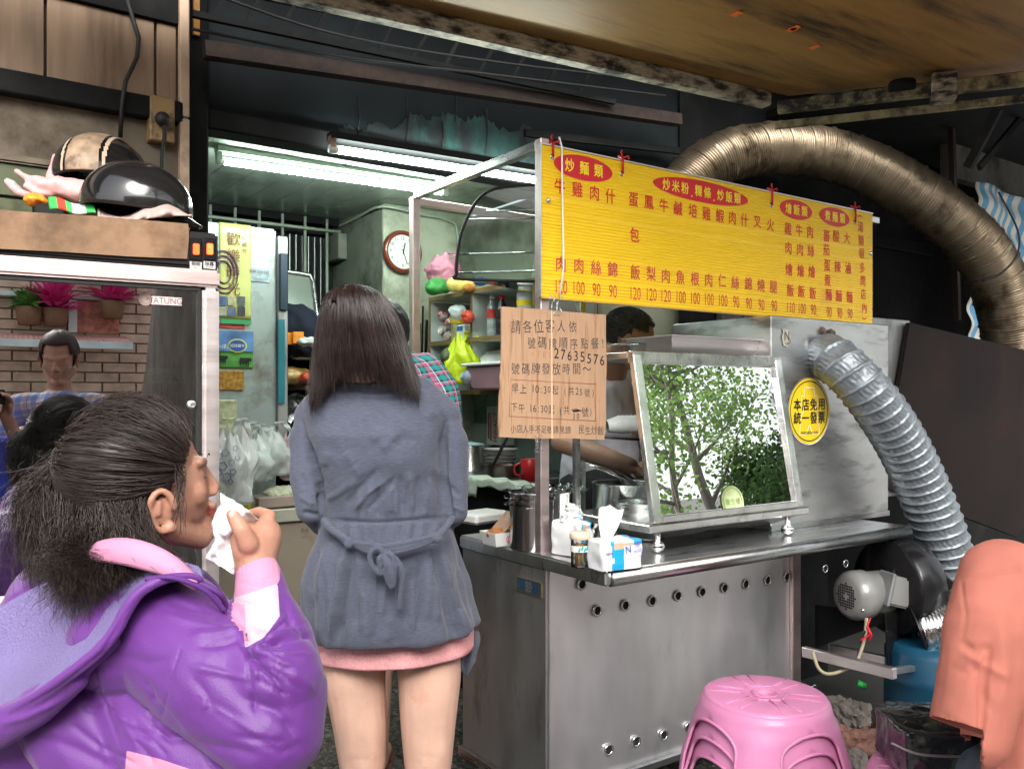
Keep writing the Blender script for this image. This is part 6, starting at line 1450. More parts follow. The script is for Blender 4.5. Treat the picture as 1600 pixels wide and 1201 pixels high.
# ---------------------------------------------------------------- woman in grey cardigan (seen from behind)
W2 = thing('person', 'woman with long brown hair in a grey cardigan and pink skirt, seen from behind', 'person', at(600, 1201, 2.09).to_2d().to_3d())
D2 = 2.09; U2 = D2/FPX
m_heather = M('grey_jersey', (.064, .071, .102), .95, var=.3, vs=170, st=(.4, .4, 5), dirt=(.11, .12, .16), damt=.12, ds=150, bump=.12, bs=300, sheen=.15)
def N_(m, k): return m
rows = [(576, 552, 632, .05, 2.08), (592, 525, 652, .065, 2.09), (606, 498, 672, .085, 2.10), (622, 480, 692, .10, 2.10), (640, 473, 702, .11, 2.10), (680, 480, 694, .125, 2.09), (720, 490, 692, .125, 2.09), (760, 499, 694, .12, 2.10),
        (800, 506, 699, .112, 2.10), (815, 507, 702, .112, 2.10), (850, 497, 711, .135, 2.10), (880, 486, 718, .15, 2.10), (930, 474, 731, .165, 2.10), (980, 480, 741, .17, 2.10), (1002, 486, 746, .17, 2.10), (1008, 490, 744, .165, 2.10)]
def body_loft(u, v, dz=0):
    y = lerp(576, 1008, v); xl, xr, dep, d = interp(rows, y); th = u*2*PI; e = .85
    ce, se = math.cos(th), math.sin(th)
    hemshift = (14-18*(xl+ (xr-xl)*(ce*.5+.5)-490)/250)*max(0, (v-.85)/.15)*.7
    c = at((xl+xr)/2, y+hemshift, d); c.z = CAMH-(y+hemshift-HORY)/FPX*(d-dep*(.9 if y > 620 else .3)); hw = (xr-xl)/2*d/FPX
    fold = 1+.035*max(0, (v-.58)/.42)*math.sin(th*11+1)+.02*max(0, (v-.58)/.42)*math.sin(th*19)
    return c+RT*hw*math.copysign(abs(ce)**e, ce)*fold+FW*dep*math.copysign(abs(se)**.9, se)*fold
b = MB(); b.grid(lambda u, v: body_loft(u, v), 120, 80, cu=True)
n_ = 120; b.f.append(tuple(range(n_-1, -1, -1))); b.f.append(tuple(79*n_+j for j in range(n_))); b.sm += [True, True]; b.mi += [0, 0]
S_ = lambda x, y, d: at(x, y, d)
b.chain([S_(497, 640, 2.10), S_(477, 690, 2.09), S_(478, 740, 2.07), S_(486, 795, 2.05)], [.042, .042, .041, .037]); b.chain([S_(486, 795, 2.05), S_(505, 815, 2.16), S_(535, 795, 2.30)], [.037, .034, .030])
b.chain([S_(682, 636, 2.10), S_(704, 690, 2.09), S_(709, 745, 2.08), S_(713, 800, 2.07)], [.042, .040, .037, .032]); b.chain([S_(713, 800, 2.07), S_(706, 806, 2.17), S_(672, 775, 2.30)], [.032, .030, .027])
b.cap(S_(530, 618, 2.1), S_(487, 652, 2.1), .045, .044); b.cap(S_(655, 614, 2.1), S_(692, 648, 2.1), .045, .044)
me = organic(b, .0046, 4)
st_ = [([(481, 690), (490, 720), (499, 750), (505, 812)], 4, -.014), ([(700, 650), (692, 690), (694, 755), (706, 815)], 4, -.012),
       ([(508, 812), (590, 816), (704, 808)], 2.5, -.006), ([(474, 655), (483, 700)], 3, -.003), ([(541, 852), (534, 900), (520, 960), (512, 1010)], 5, .007), ([(552, 850), (545, 900), (536, 960), (530, 1000)], 5, -.009),
       ([(683, 845), (700, 900), (722, 960), (738, 1000)], 5, .007), ([(674, 850), (686, 900), (700, 960), (710, 1000)], 6, -.008),
       ([(498, 850), (486, 890), (484, 930)], 4, -.006), ([(513, 850), (500, 900), (498, 960), (500, 1000)], 5, .007),
       ([(575, 885), (560, 930), (556, 985)], 8, -.006), ([(640, 880), (655, 930), (660, 985)], 9, -.006), ([(607, 960), (606, 1005)], 8, .004),
       ([(553, 797), (575, 770), (600, 752)], 4, .006), ([(540, 790), (560, 765), (590, 735)], 5, -.004), ([(570, 800), (596, 775), (618, 745)], 4, -.004), ([(510, 780), (530, 770), (556, 750)], 5, .004),
       ([(625, 742), (628, 800)], 4, -.005), ([(640, 738), (646, 800)], 4, .005), ([(655, 740), (660, 800)], 4, -.004), ([(672, 745), (675, 798)], 4, .004), ([(610, 760), (612, 802)], 3.5, .005),
       ([(560, 622), (600, 624), (640, 620)], 3, -.003), ([(520, 610), (600, 612), (670, 604)], 3, -.004), ([(532, 600), (600, 603), (660, 596)], 3, .005), ([(515, 616), (600, 618), (675, 611)], 2.5, .003),
       ([(470, 740), (480, 760)], 5, -.004), ([(468, 775), (492, 790)], 4, .005), ([(472, 800), (500, 806)], 4, -.006), ([(700, 760), (722, 775)], 4, -.004), ([(702, 790), (728, 800)], 4, .004)]
random.seed(12)
for i in range(17):
    x = 516+i*11; st_.append(([(x, 817), (x+random.uniform(-3, 3), 838+random.uniform(0, 18))], 2.6, .0045 if i % 2 else -.0045))
for i in range(9):
    x = 560+i*15; st_.append(([(x, 806), (x+random.uniform(-4, 4), 770-random.uniform(0, 25))], 3.2, random.choice((.0035, -.004))))
for i in range(14):
    x = 500+i*17; st_.append(([(x+random.uniform(-8, 8), 860+random.uniform(0, 60)), (x+random.uniform(-14, 14), 960+random.uniform(0, 50))], random.uniform(4, 8), random.choice((.005, -.006))))
for i in range(10):
    x, y = random.uniform(500, 690), random.uniform(640, 750); st_.append(([(x, y), (x+random.uniform(-40, 40), y+random.uniform(10, 25))], 8, random.choice((.003, -.003))))
folds(me, [(q[0], q[1], q[2]*1.5) for q in st_]); roughen(me, .003, 14, 3, 3); roughen(me, .006, 7, 8, 2, .45)
finish('cardigan', me, m_heather, W2)
tl = MB()
for dy in (-5, 1, 6): tl.tube(catmull([S_(545+dy*.5, 846, 1.955), S_(575, 855+dy, 1.925), S_(605, 858+dy*1.1, 1.92), S_(645, 850+dy, 1.925), S_(684, 838+dy*.5, 1.955)], 6), .0062, 7)
tl.tube(catmull([S_(506, 812, 2.0), S_(518, 826, 1.975), S_(534, 838, 1.955), S_(547, 850, 1.95)], 5), [.010]*16, 8); tl.tube(catmull([S_(508, 820, 1.99), S_(528, 834, 1.955), S_(549, 846, 1.945)], 5), .008, 8)
tl.tube(catmull([S_(708, 808, 2.0), S_(698, 822, 1.975), S_(684, 840, 1.95)], 5), .008, 8)
tl.ball(S_(600, 866, 1.905), (.010, .008, .009)); tl.ball(S_(684, 842, 1.945), (.010, .008, .010)); tl.ball(S_(545, 850, 1.945), (.011, .009, .011))
tl.tube(catmull([S_(600, 864, 1.90), S_(588, 856, 1.895), S_(578, 868, 1.895), S_(584, 888, 1.895), S_(596, 896, 1.90), S_(592, 874, 1.895), S_(600, 866, 1.90)], 5), .0062, 8)
tl.tube(catmull([S_(602, 866, 1.90), S_(613, 868, 1.89), S_(616, 890, 1.89), S_(614, 914, 1.895), S_(605, 904, 1.895), S_(603, 880, 1.89), S_(602, 866, 1.90)], 5), .006, 8)
tl.tube(catmull([S_(606, 862, 1.9), S_(624, 880, 1.893), S_(629, 905, 1.895), S_(626, 930, 1.90), S_(625, 951, 1.905)], 5), .0062, 8)
tl.tube(catmull([S_(604, 866, 1.9), S_(610, 890, 1.885), S_(612, 918, 1.89)], 5), .007, 8)
finish('tie_belt', organic(tl, .0022, 1), m_heather, W2)
# hanging corner of the front panel at the right
hc_ = MB(); hc_.grid(lambda u, v: S_(lerp(722, 747, u)+3*math.sin(v*5), lerp(985, 1058-26*abs(u-.35)*1.6, v), 2.10+.02*math.sin(u*7)+.06*u), 12, 16); hc_.build('front_panel_corner', m_heather, W2, solid=.003)
# body under the clothes
b = MB(); hc2_ = S_(568, 530, 2.06); HB2 = basis(FW+RT*.10)
head_parts(b, hc2_, HB2, .96)
b.cap(hc2_+Vector((0, 0, -.07))-FW*.01, S_(592, 625, 2.10), .048, .055); b.chain([S_(592, 640, 2.11), S_(600, 720, 2.11), S_(602, 800, 2.11), S_(606, 900, 2.12), S_(610, 960, 2.12)], [.08, .085, .085, .095, .10])
lx = [(556, 1000, 2.11, .078), (554, 1060, 2.11, .0755), (562, 1130, 2.105, .066), (566, 1190, 2.10, .057), (567, 1215, 2.10, .052)]
rx = [(672, 1000, 2.11, .078), (671, 1060, 2.11, .078), (669, 1130, 2.105, .068), (669, 1190, 2.10, .059), (669, 1215, 2.10, .053)]
for L in (lx, rx):
    pts = [S_(x, y, d) for x, y, d, r_ in L]; rs = [r_ for *_, r_ in L]; f = pts[-1].copy()
    for z, r_, dy in ((.36, .054, -.01), (.28, .05, -.012), (.12, .034, 0), (.08, .034, 0)): pts.append(Vector((f.x, f.y, z))-FW*(-dy)); rs.append(r_)
    b.chain(pts, rs, 20); b.cap(Vector((f.x, f.y, .045))-FW*.02, Vector((f.x, f.y, .03))+FW*.14, .032, .03)
b.chain([S_(505, 660, 2.12), S_(484, 740, 2.09), S_(490, 795, 2.08), S_(510, 812, 2.18), S_(545, 785, 2.33)], [.028, .026, .024, .022, .02]); b.chain([S_(682, 660, 2.12), S_(707, 740, 2.10), S_(711, 797, 2.09), S_(704, 805, 2.18), S_(672, 768, 2.33)], [.027, .025, .023, .021, .02])
hand(b, S_(545, 780, 2.33), RT*.6+FW*.6+UP*.2, UP*-1, 1, .3, .9); hand(b, S_(672, 765, 2.33), RT*-.6+FW*.6+UP*.2, UP*-1, -1, .3, .9)
me = organic(b, .0045, 4); folds(me, [([(548, 1184), (580, 1188)], 5, -.0012), ([(652, 1180), (690, 1184)], 5, -.0012), ([(548, 1110), (546, 1190)], 9, .003), ([(585, 1120), (588, 1195)], 8, .003), ([(650, 1110), (648, 1190)], 9, .003), ([(690, 1120), (692, 1195)], 8, .003), ([(567, 1150), (568, 1200)], 7, -.002), ([(670, 1150), (670, 1200)], 7, -.002)]); finish('body', me, m_skin2, W2)
sk_ = MB()
srow = [(985, 500, 738, .13), (1040, 497, 737, .13), (1046, 500, 734, .128)]
def skf(u, v):
    y = lerp(985, 1046, v); xl, xr, dep = interp(srow, y); th = u*2*PI; sh_ = -(xr-xl)*.5*math.cos(th)*.05
    w_ = 1+.012*math.sin(th*9)+.012*math.sin(th*5+2); p = at((xl+xr)/2, y+sh_, 2.11); p.z = CAMH-(y+sh_-HORY)/FPX*1.985
    return p+RT*(xr-xl)/2*2.11/FPX*math.cos(th)*w_+FW*dep*math.sin(th)*w_
sk_.grid(skf, 110, 20, cu=True); sk_.build('skirt', M('pink_cotton', (.74, .35, .36), .92, var=.12, vs=180, bump=.2, bs=200), W2, solid=.004)
for f in (lx, rx):
    f_ = S_(f[-1][0], f[-1][1], f[-1][2]); sm_ = MB(); sm_.cap(Vector((f_.x, f_.y, .03))-FW*.03, Vector((f_.x, f_.y, .025))+FW*.16, .042, .04); sm_.build('shoe', m_rubber, W2)
# hair
hrow = [(447, 548, 566, .03, 2.06), (450, 530, 582, .06, 2.06), (458, 515, 597, .085, 2.06), (470, 507, 608, .10, 2.06), (486, 502, 618, .108, 2.06), (505, 498, 626, .108, 2.055), (530, 494, 635, .10, 2.05), (555, 490, 643, .09, 2.04), (580, 487, 650, .07, 2.025), (600, 486, 655, .05, 2.01), (625, 484, 657, .04, 2.0)]
def hloft(th, y, off=0.):
    xl, xr, dep, d = interp(hrow, y); ce, se = math.cos(th), math.sin(th); return at((xl+xr)/2, y, d)+RT*((xr-xl-9)/2*d/FPX+off)*ce+FW*(dep+off)*se
b = MB(); b.grid(lambda u, v: hloft(u*2*PI, lerp(447.5, 578, v), -.006), 64, 60, cu=True); b.f.append(tuple(59*64+j for j in range(64))); b.sm.append(True); b.mi.append(0)
hm_ = thing('x', '', '', (0, 0, 0)); bpy.data.objects.remove(hm_)
hb_ = finish('hair', b.mesh('hair'), m_hair2, W2)
random.seed(4); lines = []
for i in range(4200):
    th = random.uniform(PI*.86, PI*2.14) if random.random() < .93 else random.uniform(0, 2*PI)
    s_ = 1 if random.random() < .55 else random.random(); y0 = lerp(449, 520, (1-s_)**1.3*random.random()); clump = nz(Vector((th*5, 1.3, 0))); cl2 = math.floor(th*26)/26*1.0
    side = abs(math.cos(th)); yend = lerp(579, 603, side)+random.gauss(0, 11)+clump*10+nz(Vector((th*13, 3, 0)))*16+(12 if math.cos(th) < -.7 else 0)
    off = random.uniform(-.002, .005)+.004*clump+.008*nz(Vector((th*12, y0*.004, 2))); ln = []; ph = random.uniform(0, 6); wob = random.uniform(.003, .010)
    for k in range(13):
        t = k/12; y = lerp(y0, yend, t); tt = th+(cl2+.02-th)*t*.7*(1 if random.random() < 2 else 0)+wob*math.sin(t*6+ph)*2.2+.05*t*nz(Vector((th*8, 1, 4))); fly = (.012*random.random()*t*t if i % 23 == 0 else 0)
        ln.append(hloft(tt, y, off+fly-.004*(1-t)*0))
    lines.append(ln)
me = strands(lines, .0011); finish('hair_strands', me, m_hair2, hb_); COL.objects[-1]['kind'] = 'stuff' if False else 'stuff'

# ---------------------------------------------------------------- woman in purple jacket
D1 = 1.25
W1 = thing('person', 'woman in a purple hooded jacket wiping her mouth with a white napkin', 'person', at(150, 1201, 1.3).to_2d().to_3d())
m_purple = M('purple_nylon', (.115, .024, .205), .5, var=.10, vs=4, bump=.12, bs=420, sheen=.15, rv=.14)
m_lilac = M('lilac_mesh_lining', (.165, .13, .29), .6, var=.12, vs=6, bump=.5, bs=260)
m_pinkn = M('pink_nylon', (.52, .22, .34), .7, var=.06, bump=.05); m_whiten = M('pale_pink_nylon', (.50, .36, .43), .65, var=.04)
A = at
b = MB()
b.chain([A(215, 920, 1.27), A(140, 985, 1.30), A(110, 1080, 1.32), A(100, 1220, 1.34), A(100, 1380, 1.36)], [.075, .13, .165, .185, .19], 24)
b.chain([A(215, 950, 1.24), A(260, 985, 1.16), A(345, 1060, 1.10), A(425, 1140, 1.07)], [.07, .086, .076, .064], 20)
b.ball(A(205, 1000, 1.16), (.085, .085, .075), 20)
b.chain([A(425, 1140, 1.07), A(440, 1080, 1.09), A(430, 1010, 1.12), A(410, 950, 1.15), A(401, 893, 1.18)], [.064, .060, .052, .040, .030], 20)
b.chain([A(350, 1040, 1.10), A(432, 1060, 1.08)], [.058, .060], 16)
b.chain([A(280, 945, 1.40), A(330, 1020, 1.42), A(340, 1130, 1.40)], [.07, .07, .06], 16)
b.chain([A(215, 1060, 1.20), A(300, 1150, 1.16), A(370, 1215, 1.13)], [.09, .10, .09]); b.chain([A(150, 1100, 1.2), A(240, 1220, 1.18)], [.10, .11])
me = organic(b, .0032, 9)
jf = [([(383, 985), (388, 1012), (386, 1030)], 4, -.012), ([(378, 975), (392, 1000), (420, 1010), (455, 1005)], 5, -.010), ([(372, 1000), (398, 1030), (450, 1075)], 6, -.010), ([(300, 995), (345, 990), (378, 982)], 6, .008), ([(310, 1012), (350, 1008), (376, 998)], 5, -.006),
      ([(388, 1020), (430, 995), (480, 985)], 6, .008), ([(400, 1030), (450, 1040), (492, 1080)], 7, .006), ([(137, 1012), (150, 1060), (170, 1120), (192, 1170)], 2.5, -.0045), ([(287, 1008), (270, 1060), (252, 1130)], 2.5, -.003),
      ([(260, 935), (300, 950), (345, 960)], 6, -.004), ([(240, 955), (300, 972), (370, 985)], 6, .004), ([(120, 1075), (140, 1083), (160, 1075)], 4, -.006), ([(125, 1100), (145, 1110), (160, 1100)], 4, -.005),
      ([(200, 1140), (300, 1155), (420, 1180)], 10, -.006), ([(380, 1090), (430, 1110), (470, 1150)], 8, -.005), ([(180, 1020), (230, 1035), (270, 1030)], 9, -.004), ([(300, 1050), (330, 1100), (380, 1130)], 10, -.005),
      ([(366, 940), (400, 945), (440, 938)], 3, -.004), ([(368, 912), (400, 908), (434, 902)], 3, -.004), ([(440, 930), (455, 975), (485, 1000)], 6, -.006), ([(60, 1150), (120, 1170), (180, 1201)], 10, -.006), ([(402, 1160), (440, 1175), (470, 1165)], 8, -.005)]
random.seed(8)
for i in range(10):
    x = 372+i*6.5; jf.append(([(x, 878), (x+1, 900)], 2, .0022))
random.seed(31)
for i in range(15):
    a_ = -.9+i*.17+random.uniform(-.06, .06); l_ = random.uniform(35, 105); x0_, y0_ = 386+10*math.cos(a_), 1016+10*math.sin(a_); p1_ = (x0_+l_*math.cos(a_), y0_+l_*math.sin(a_)*.9)
    jf.append(([(x0_, y0_), ((x0_+p1_[0])/2+random.uniform(-5, 5), (y0_+p1_[1])/2+random.uniform(-5, 5)), p1_], random.uniform(2.2, 4.5), random.choice((-.0075, .006, -.006))))
for i in range(12):
    x0_, y0_ = random.uniform(90, 330), random.uniform(1040, 1180); a_ = random.uniform(.2, 1.3); l_ = random.uniform(30, 80)
    jf.append(([(x0_, y0_), (x0_+l_*math.cos(a_)*.5+4, y0_+l_*math.sin(a_)*.5), (x0_+l_*math.cos(a_), y0_+l_*math.sin(a_))], random.uniform(2.5, 5), random.choice((-.005, .004))))
folds(me, [(q[0], q[1]*.9, q[2]*.62) for q in jf]); roughen(me, .006, 6, 5, 3); folds(me, [([(x0_, y0_), (x0_+dx_, y0_+dy_)], 5, a_) for x0_, y0_, dx_, dy_, a_ in ((400, 1060, 60, 30, -.003), (330, 1100, 80, 50, .003), (230, 1080, 60, 70, -.003), (300, 1040, 90, 20, .003), (180, 1110, 40, 60, .003), (110, 1130, 50, 40, -.003), (440, 1120, 30, 50, -.003), (360, 1150, 90, 10, -.003))])
for i, mt in enumerate(('p', 'k', 'w')): pass
paint(me, 1, [(360, 860), (440, 850), (437, 905), (434, 912), (366, 935), (362, 905)], (0, 1.25), 6)
paint(me, 2, [(366, 934), (434, 911), (437, 962), (413, 995), (383, 1012), (379, 978), (364, 965)], (0, 1.2), 6); paint(me, 1, [(363, 940), (382, 944), (386, 1012), (378, 985), (362, 968)], (0, 1.2))
paint(me, 1, [(198, 1172), (250, 1185), (312, 1206), (195, 1206)], (0, 1.3), 6)
finish('jacket', me, [m_purple, m_pinkn, m_whiten], W1)
# pink stand collar
b = MB()
def colr(u, v):
    th = lerp(-2.5, 1.1, u); x = lerp(235, 222, v)+lerp(78, 64, v)*math.sin(th)*1.0; base = 888+math.sin(th)*22; return at(x, base-34*v+(6 if v < .1 else 0), 1.235-.075*math.cos(th)*(1-.1*v))
b.grid(colr, 50, 10); b.build('pink_collar', m_pinkn, W1, solid=.006)
cp_ = catmull([A(132, 868, 1.14), A(152, 866, 1.118), A(190, 868, 1.10), A(232, 878, 1.088), A(270, 893, 1.085), A(306, 916, 1.09)], 8)
b = MB(); b.grid(lambda u, v: cp_[min(len(cp_)-1, int(u*(len(cp_)-1)))]+UP*((v-.35)*.040*(.35+.65*math.sin(u*PI))*.8)-FW*.006*math.sin(v*PI)+FW*.012*v, 41, 8); b.build('collar_fold', m_pinkn, W1, solid=.004)
# hood: lilac lining pouch with a rolled purple rim hanging down the back
rimp = [A(318, 905, 1.10), A(292, 900, 1.09), A(255, 905, 1.075), A(218, 925, 1.065), A(196, 955, 1.06), A(180, 985, 1.055), A(150, 1020, 1.05), A(105, 1055, 1.05), A(55, 1090, 1.06), A(10, 1112, 1.08), A(-40, 1130, 1.10)]
rimc = catmull(rimp, 5)
inn = catmull([A(300, 890, 1.14), A(275, 878, 1.15), A(235, 872, 1.16), A(200, 868, 1.17), A(165, 875, 1.18), A(130, 885, 1.18), A(90, 900, 1.18), A(50, 920, 1.19), A(5, 945, 1.2), A(-30, 965, 1.2), A(-80, 990, 1.22)], 5)
b = MB()
def hoodf(u, v):
    i = u*(len(rimc)-1); k = min(int(i), len(rimc)-2); f = i-k; p = rimc[k].lerp(rimc[k+1], f); q = inn[k].lerp(inn[k+1], f); w_ = q.lerp(p, v)
    return w_+FW*(.035*math.sin(v*PI))*(.4+.6*u)+UP*(.006*math.sin(u*17+v*6)*math.sin(v*PI))
b.grid(hoodf, 70, 26); hdp = b.build('hood_lining', m_lilac, W1, solid=.003)
b = MB(); rr = [lerp(.005, .009, min(1, i/20)) for i in range(len(rimc))]; b.tube(rimc, rr, 10); b.chain([A(120, 1062, 1.07), A(60, 1105, 1.08), A(0, 1135, 1.1), A(-60, 1150, 1.12)], [.014, .022, .028, .03], 14); b.chain([A(178, 1002, 1.075), A(120, 1050, 1.075), A(50, 1095, 1.09)], [.009, .013, .018])
me = organic(b, .0035, 3); folds(me, [([(200, 950), (160, 1020), (90, 1075), (10, 1120)], 3, -.003), ([(100, 1090), (40, 1120), (0, 1130)], 4, .004)]); finish('hood_rim', me, m_purple, W1)
MB().tube(catmull([A(300, 905, 1.10), A(340, 925, 1.10), A(352, 945, 1.12), A(345, 965, 1.13)], 6), .004, 7).build('drawstring', M('dark_purple_cord', (.08, .02, .15), .7), W1)
MB().tube(catmull([A(228, 905, 1.075), A(270, 902, 1.07), A(320, 922, 1.085), A(352, 955, 1.1)], 8), .0035, 7).build('drawstring', M('dark_purple_cord', (.08, .02, .15), .7), W1)
# body: head, neck, arm and the hand holding the napkin
HC = A(231, 757, 1.26); f_ = (RT*math.cos(.66)+FW*math.sin(.66)); f_ = f_*math.cos(.13)+UP*math.sin(.13); HB1 = basis(f_)*.94
b = MB(); head_parts(b, HC, HB1, 1.0, -.022)
b.cap(HC+HB1@Vector((0, -.03, -.07)), A(205, 920, 1.28), .052, .06); b.chain([A(195, 930, 1.3), A(120, 1060, 1.34), A(100, 1250, 1.36)], [.07, .11, .13])
b.chain([A(215, 960, 1.26), A(420, 1130, 1.08), A(404, 905, 1.175), A(398, 880, 1.185)], [.05, .035, .026, .026])
# hand: back of the hand to the camera side, thumb raised towards the mouth
w_ = A(399, 882, 1.185)
b.chain([w_, A(396, 850, 1.195)], [.029, .030]); b.chain([A(402, 872, 1.19), A(412, 838, 1.205)], [.026, .026]); b.chain([A(388, 862, 1.18), A(384, 838, 1.19)], [.022, .022])
th_ = [A(388, 850, 1.165), A(378, 828, 1.16), A(366, 808, 1.165)]; b.chain(th_, [.0145, .0125, .0098]); b.ball(A(362, 803, 1.168), .008)
nl_ = MB(); nl_.ball(A(364, 804, 1.158), (.0055, .0035, .0075), 12); nl_.build('thumbnail', M('nail', (.62, .38, .32), .25), W1)
for k, pts_ in enumerate(([A(413, 828, 1.20), A(421, 806, 1.215), A(404, 800, 1.235), A(385, 806, 1.245)], [A(418, 838, 1.205), A(427, 824, 1.225), A(412, 816, 1.25), A(390, 824, 1.255)], [A(416, 852, 1.21), A(428, 842, 1.235), A(412, 840, 1.258), A(392, 846, 1.262)], [A(410, 866, 1.21), A(422, 862, 1.235), A(408, 864, 1.255), A(392, 868, 1.26)])):
    b.chain(pts_, [.0105, .0098, .0088, .0078])
me = organic(b, .0026, 8)
co_, no_ = getco(me), getno(me)
# cheek line and mouth crease
folds(me, [([(300, 812), (312, 835)], 3, -.001), ([(408, 828), (400, 836)], 3, -.001)])
paint_lips(me, HC, HB1, 1.0)
finish('body', me, [m_skin1, m_lip], W1)
for k in (-1, 1):
    l_ = [[HC+HB1@Vector((k*(.020+.022*i/24), .0795-.006*i/24, .002)), HC+HB1@Vector((k*(.020+.024*i/24), .086-.006*i/24, -.003))] for i in range(25)]; finish('eyelashes', strands(l_, .0004), m_hair1, W1)
for k in (-1, 1):
    l = []
    for i in range(60):
        t = random.random(); p0 = HC+HB1@Vector((k*lerp(.016, .050, t), lerp(.0955, .080, t), .030+.004*math.sin(t*3))); l.append([p0, p0+HB1@Vector((k*.006, -.001, .002+.002*random.random()))])
    finish('eyebrow', strands(l, .0004), m_hair1, W1)
MB().obox(HC+HB1@Vector((0, .0, 0)), (.001, .001, .001)).build('x', m_ink) if False else None
# napkin
nk = MB(); random.seed(2)
npts = [(345, 770), (372, 782), (402, 800), (416, 818), (408, 836), (392, 850), (380, 872), (372, 903), (356, 898), (335, 885), (322, 872), (334, 850), (340, 815)]
def napf(u, v):
    x = lerp(lerp(344, 326, v), lerp(417, 372, v**.8), u); y = lerp(lerp(770, 872, v), lerp(818, 905, v), u)
    r_ = 1.198+.022*math.sin(u*9+v*5)*.5+.01*nz(Vector((u*4, v*7, 2)))-.02*math.sin(u*PI)
    return at(x+3*math.sin(v*11+u*4), y, r_)
nk.grid(napf, 40, 40); nk.grid(lambda u, v: napf(u*.85+.05, v*.8+.15)+FW*(.018+.008*math.sin(u*12+v*9))-RT*.004, 30, 30)
me = nk.mesh('napkin'); roughen(me, .003, 60, 3, 2); me.materials.append(M('paper_napkin', (.84, .82, .82), .95, var=.03, bump=.25, bs=50)); me = evald(me, [('SOLIDIFY', dict(thickness=.0008))])
add_mesh('napkin', me, None, label='crumpled white paper napkin held to the mouth of the woman in purple', cat='napkin')
# hair: cap, pulled back strands, frizzy pony tail, loose curls at the nape
SA = Vector((.083, .104, .094)); SC = Vector((0, -.018, .036))
def on_skull(p, off=0.):
    q = Vector(((p.x-SC.x)/SA.x, (p.y-SC.y)/SA.y, (p.z-SC.z)/SA.z)); l = max(q.length, 1e-5); q /= l
    return Vector((SC.x+q.x*(SA.x+off), SC.y+q.y*(SA.y+off), SC.z+q.z*(SA.z+off)))
b = MB(); b.ball(Vector((0, 0, 0)), 1, 48); me = b.mesh('cap', fix=False); bm = bmesh.new(); bm.from_mesh(me)
for v_ in bm.verts: v_.co = Vector((SC.x+v_.co.x*(SA.x-.003), SC.y+v_.co.y*(SA.y-.003), SC.z+v_.co.z*(SA.z-.003)))
def bald(c): return (c.z < .066-.9*max(0, .075-c.y)*1.0 and c.y > -.0) or c.z < -.05
def hairline(c):   # face side of the hairline
    if c.y > .055: return c.z < .078
    if c.y > .015: return c.z < lerp(-.005, .078, (c.y-.015)/.04)
    return c.z < -.055
bmesh.ops.delete(bm, geom=[f for f in bm.faces if hairline(f.calc_center_median())], context='FACES')
for v_ in bm.verts: v_.co = HC+HB1@v_.co
bmesh.ops.recalc_face_normals(bm, faces=bm.faces); bm.to_mesh(me); bm.free()
cap1 = finish('hair', me, m_hair1, W1)
TIE = Vector((-.012, -.158, .040)); lines = []
Bi = HB1.inverted(); TIE = Bi@(A(100, 714, 1.25)-HC)
random.seed(21)
hl = [Vector(p) for p in ((0, .086, .088), (.028, .080, .086), (.052, .066, .074), (.066, .050, .050), (.074, .032, .018), (.078, .014, .004), (.082, -.010, .018), (.080, -.035, .0), (.070, -.055, -.025), (.050, -.075, -.04), (.0, -.09, -.05))]
for i in range(5200):
    t = random.random()**.9*(len(hl)-1); k = int(min(t, len(hl)-2)); p = hl[k].lerp(hl[k+1], t-k); sx = -1 if random.random() < .32 else 1; p = Vector((p.x*sx, p.y, p.z))
    st0 = random.random()**1.6*.7; off = random.uniform(-.001, .0045); ph = random.uniform(0, 6); am = random.uniform(0, .0028); ln = []; fz = .010 if i % 14 == 0 else 0
    bulge = Vector((0, 0, .012*random.random()))
    for j in range(13):
        s_ = lerp(st0, 1, j/12); q = p.lerp(TIE, s_); r_ = on_skull(q, off+.004*math.sin(s_*PI)) if s_ < .86 else None
        if r_ is None:
            r0 = on_skull(p.lerp(TIE, .86), off+.002); r_ = r0.lerp(TIE+Vector((random.uniform(-.006, .006), 0, random.uniform(-.006, .006))), (s_-.86)/.14)
        r_ = r_+Vector((am*math.sin(s_*13+ph), 0, am*math.cos(s_*11+ph)))+Vector((fz*math.sin(s_*5+ph), 0, abs(fz)*math.sin(s_*PI)*1.2)); ln.append(HC+HB1@r_)
    lines.append(ln)
TW = HC+HB1@TIE
def curl(p0, p1, p2, n, amp, fr, seed):
    ln = []; s0 = random.uniform(0, 6)
    for j in range(n):
        t = j/(n-1); q = p0*(1-t)**2+p1*2*t*(1-t)+p2*t*t; a_ = amp*min(1, t*2.2)
        ln.append(q+RT*(a_*math.sin(t*fr+s0)+a_*.5*nz(Vector((t*5, seed, 0))))+FW*(a_*math.cos(t*fr+s0))+UP*(a_*.6*nz(Vector((t*6, seed, 3)))))
    return ln
for i in range(3000):      # pony tail
    a_ = random.gauss(0, 1); e_ = A(84+a_*30, 885+random.gauss(0, 52)-abs(a_)*14, 1.23+random.gauss(0, .028)); m_ = A(66+a_*25+random.gauss(0, 6), 765+random.gauss(0, 14), 1.24+random.gauss(0, .03))
    lines.append(curl(TW+Vector([random.gauss(0, .004) for _ in range(3)]), m_, e_, 16, random.uniform(.002, .007), random.uniform(6, 18), i*.37))
for i in range(1500):     # ragged long ends hanging over the hood
    e_ = A(random.gauss(112, 30), random.gauss(915, 30), 1.10+random.gauss(0, .015)); lines.append(curl(A(random.gauss(110, 22), random.gauss(800, 25), 1.19), A(random.gauss(110, 26), 870, 1.14), e_, 14, random.uniform(.003, .008), random.uniform(8, 22), i*.21))
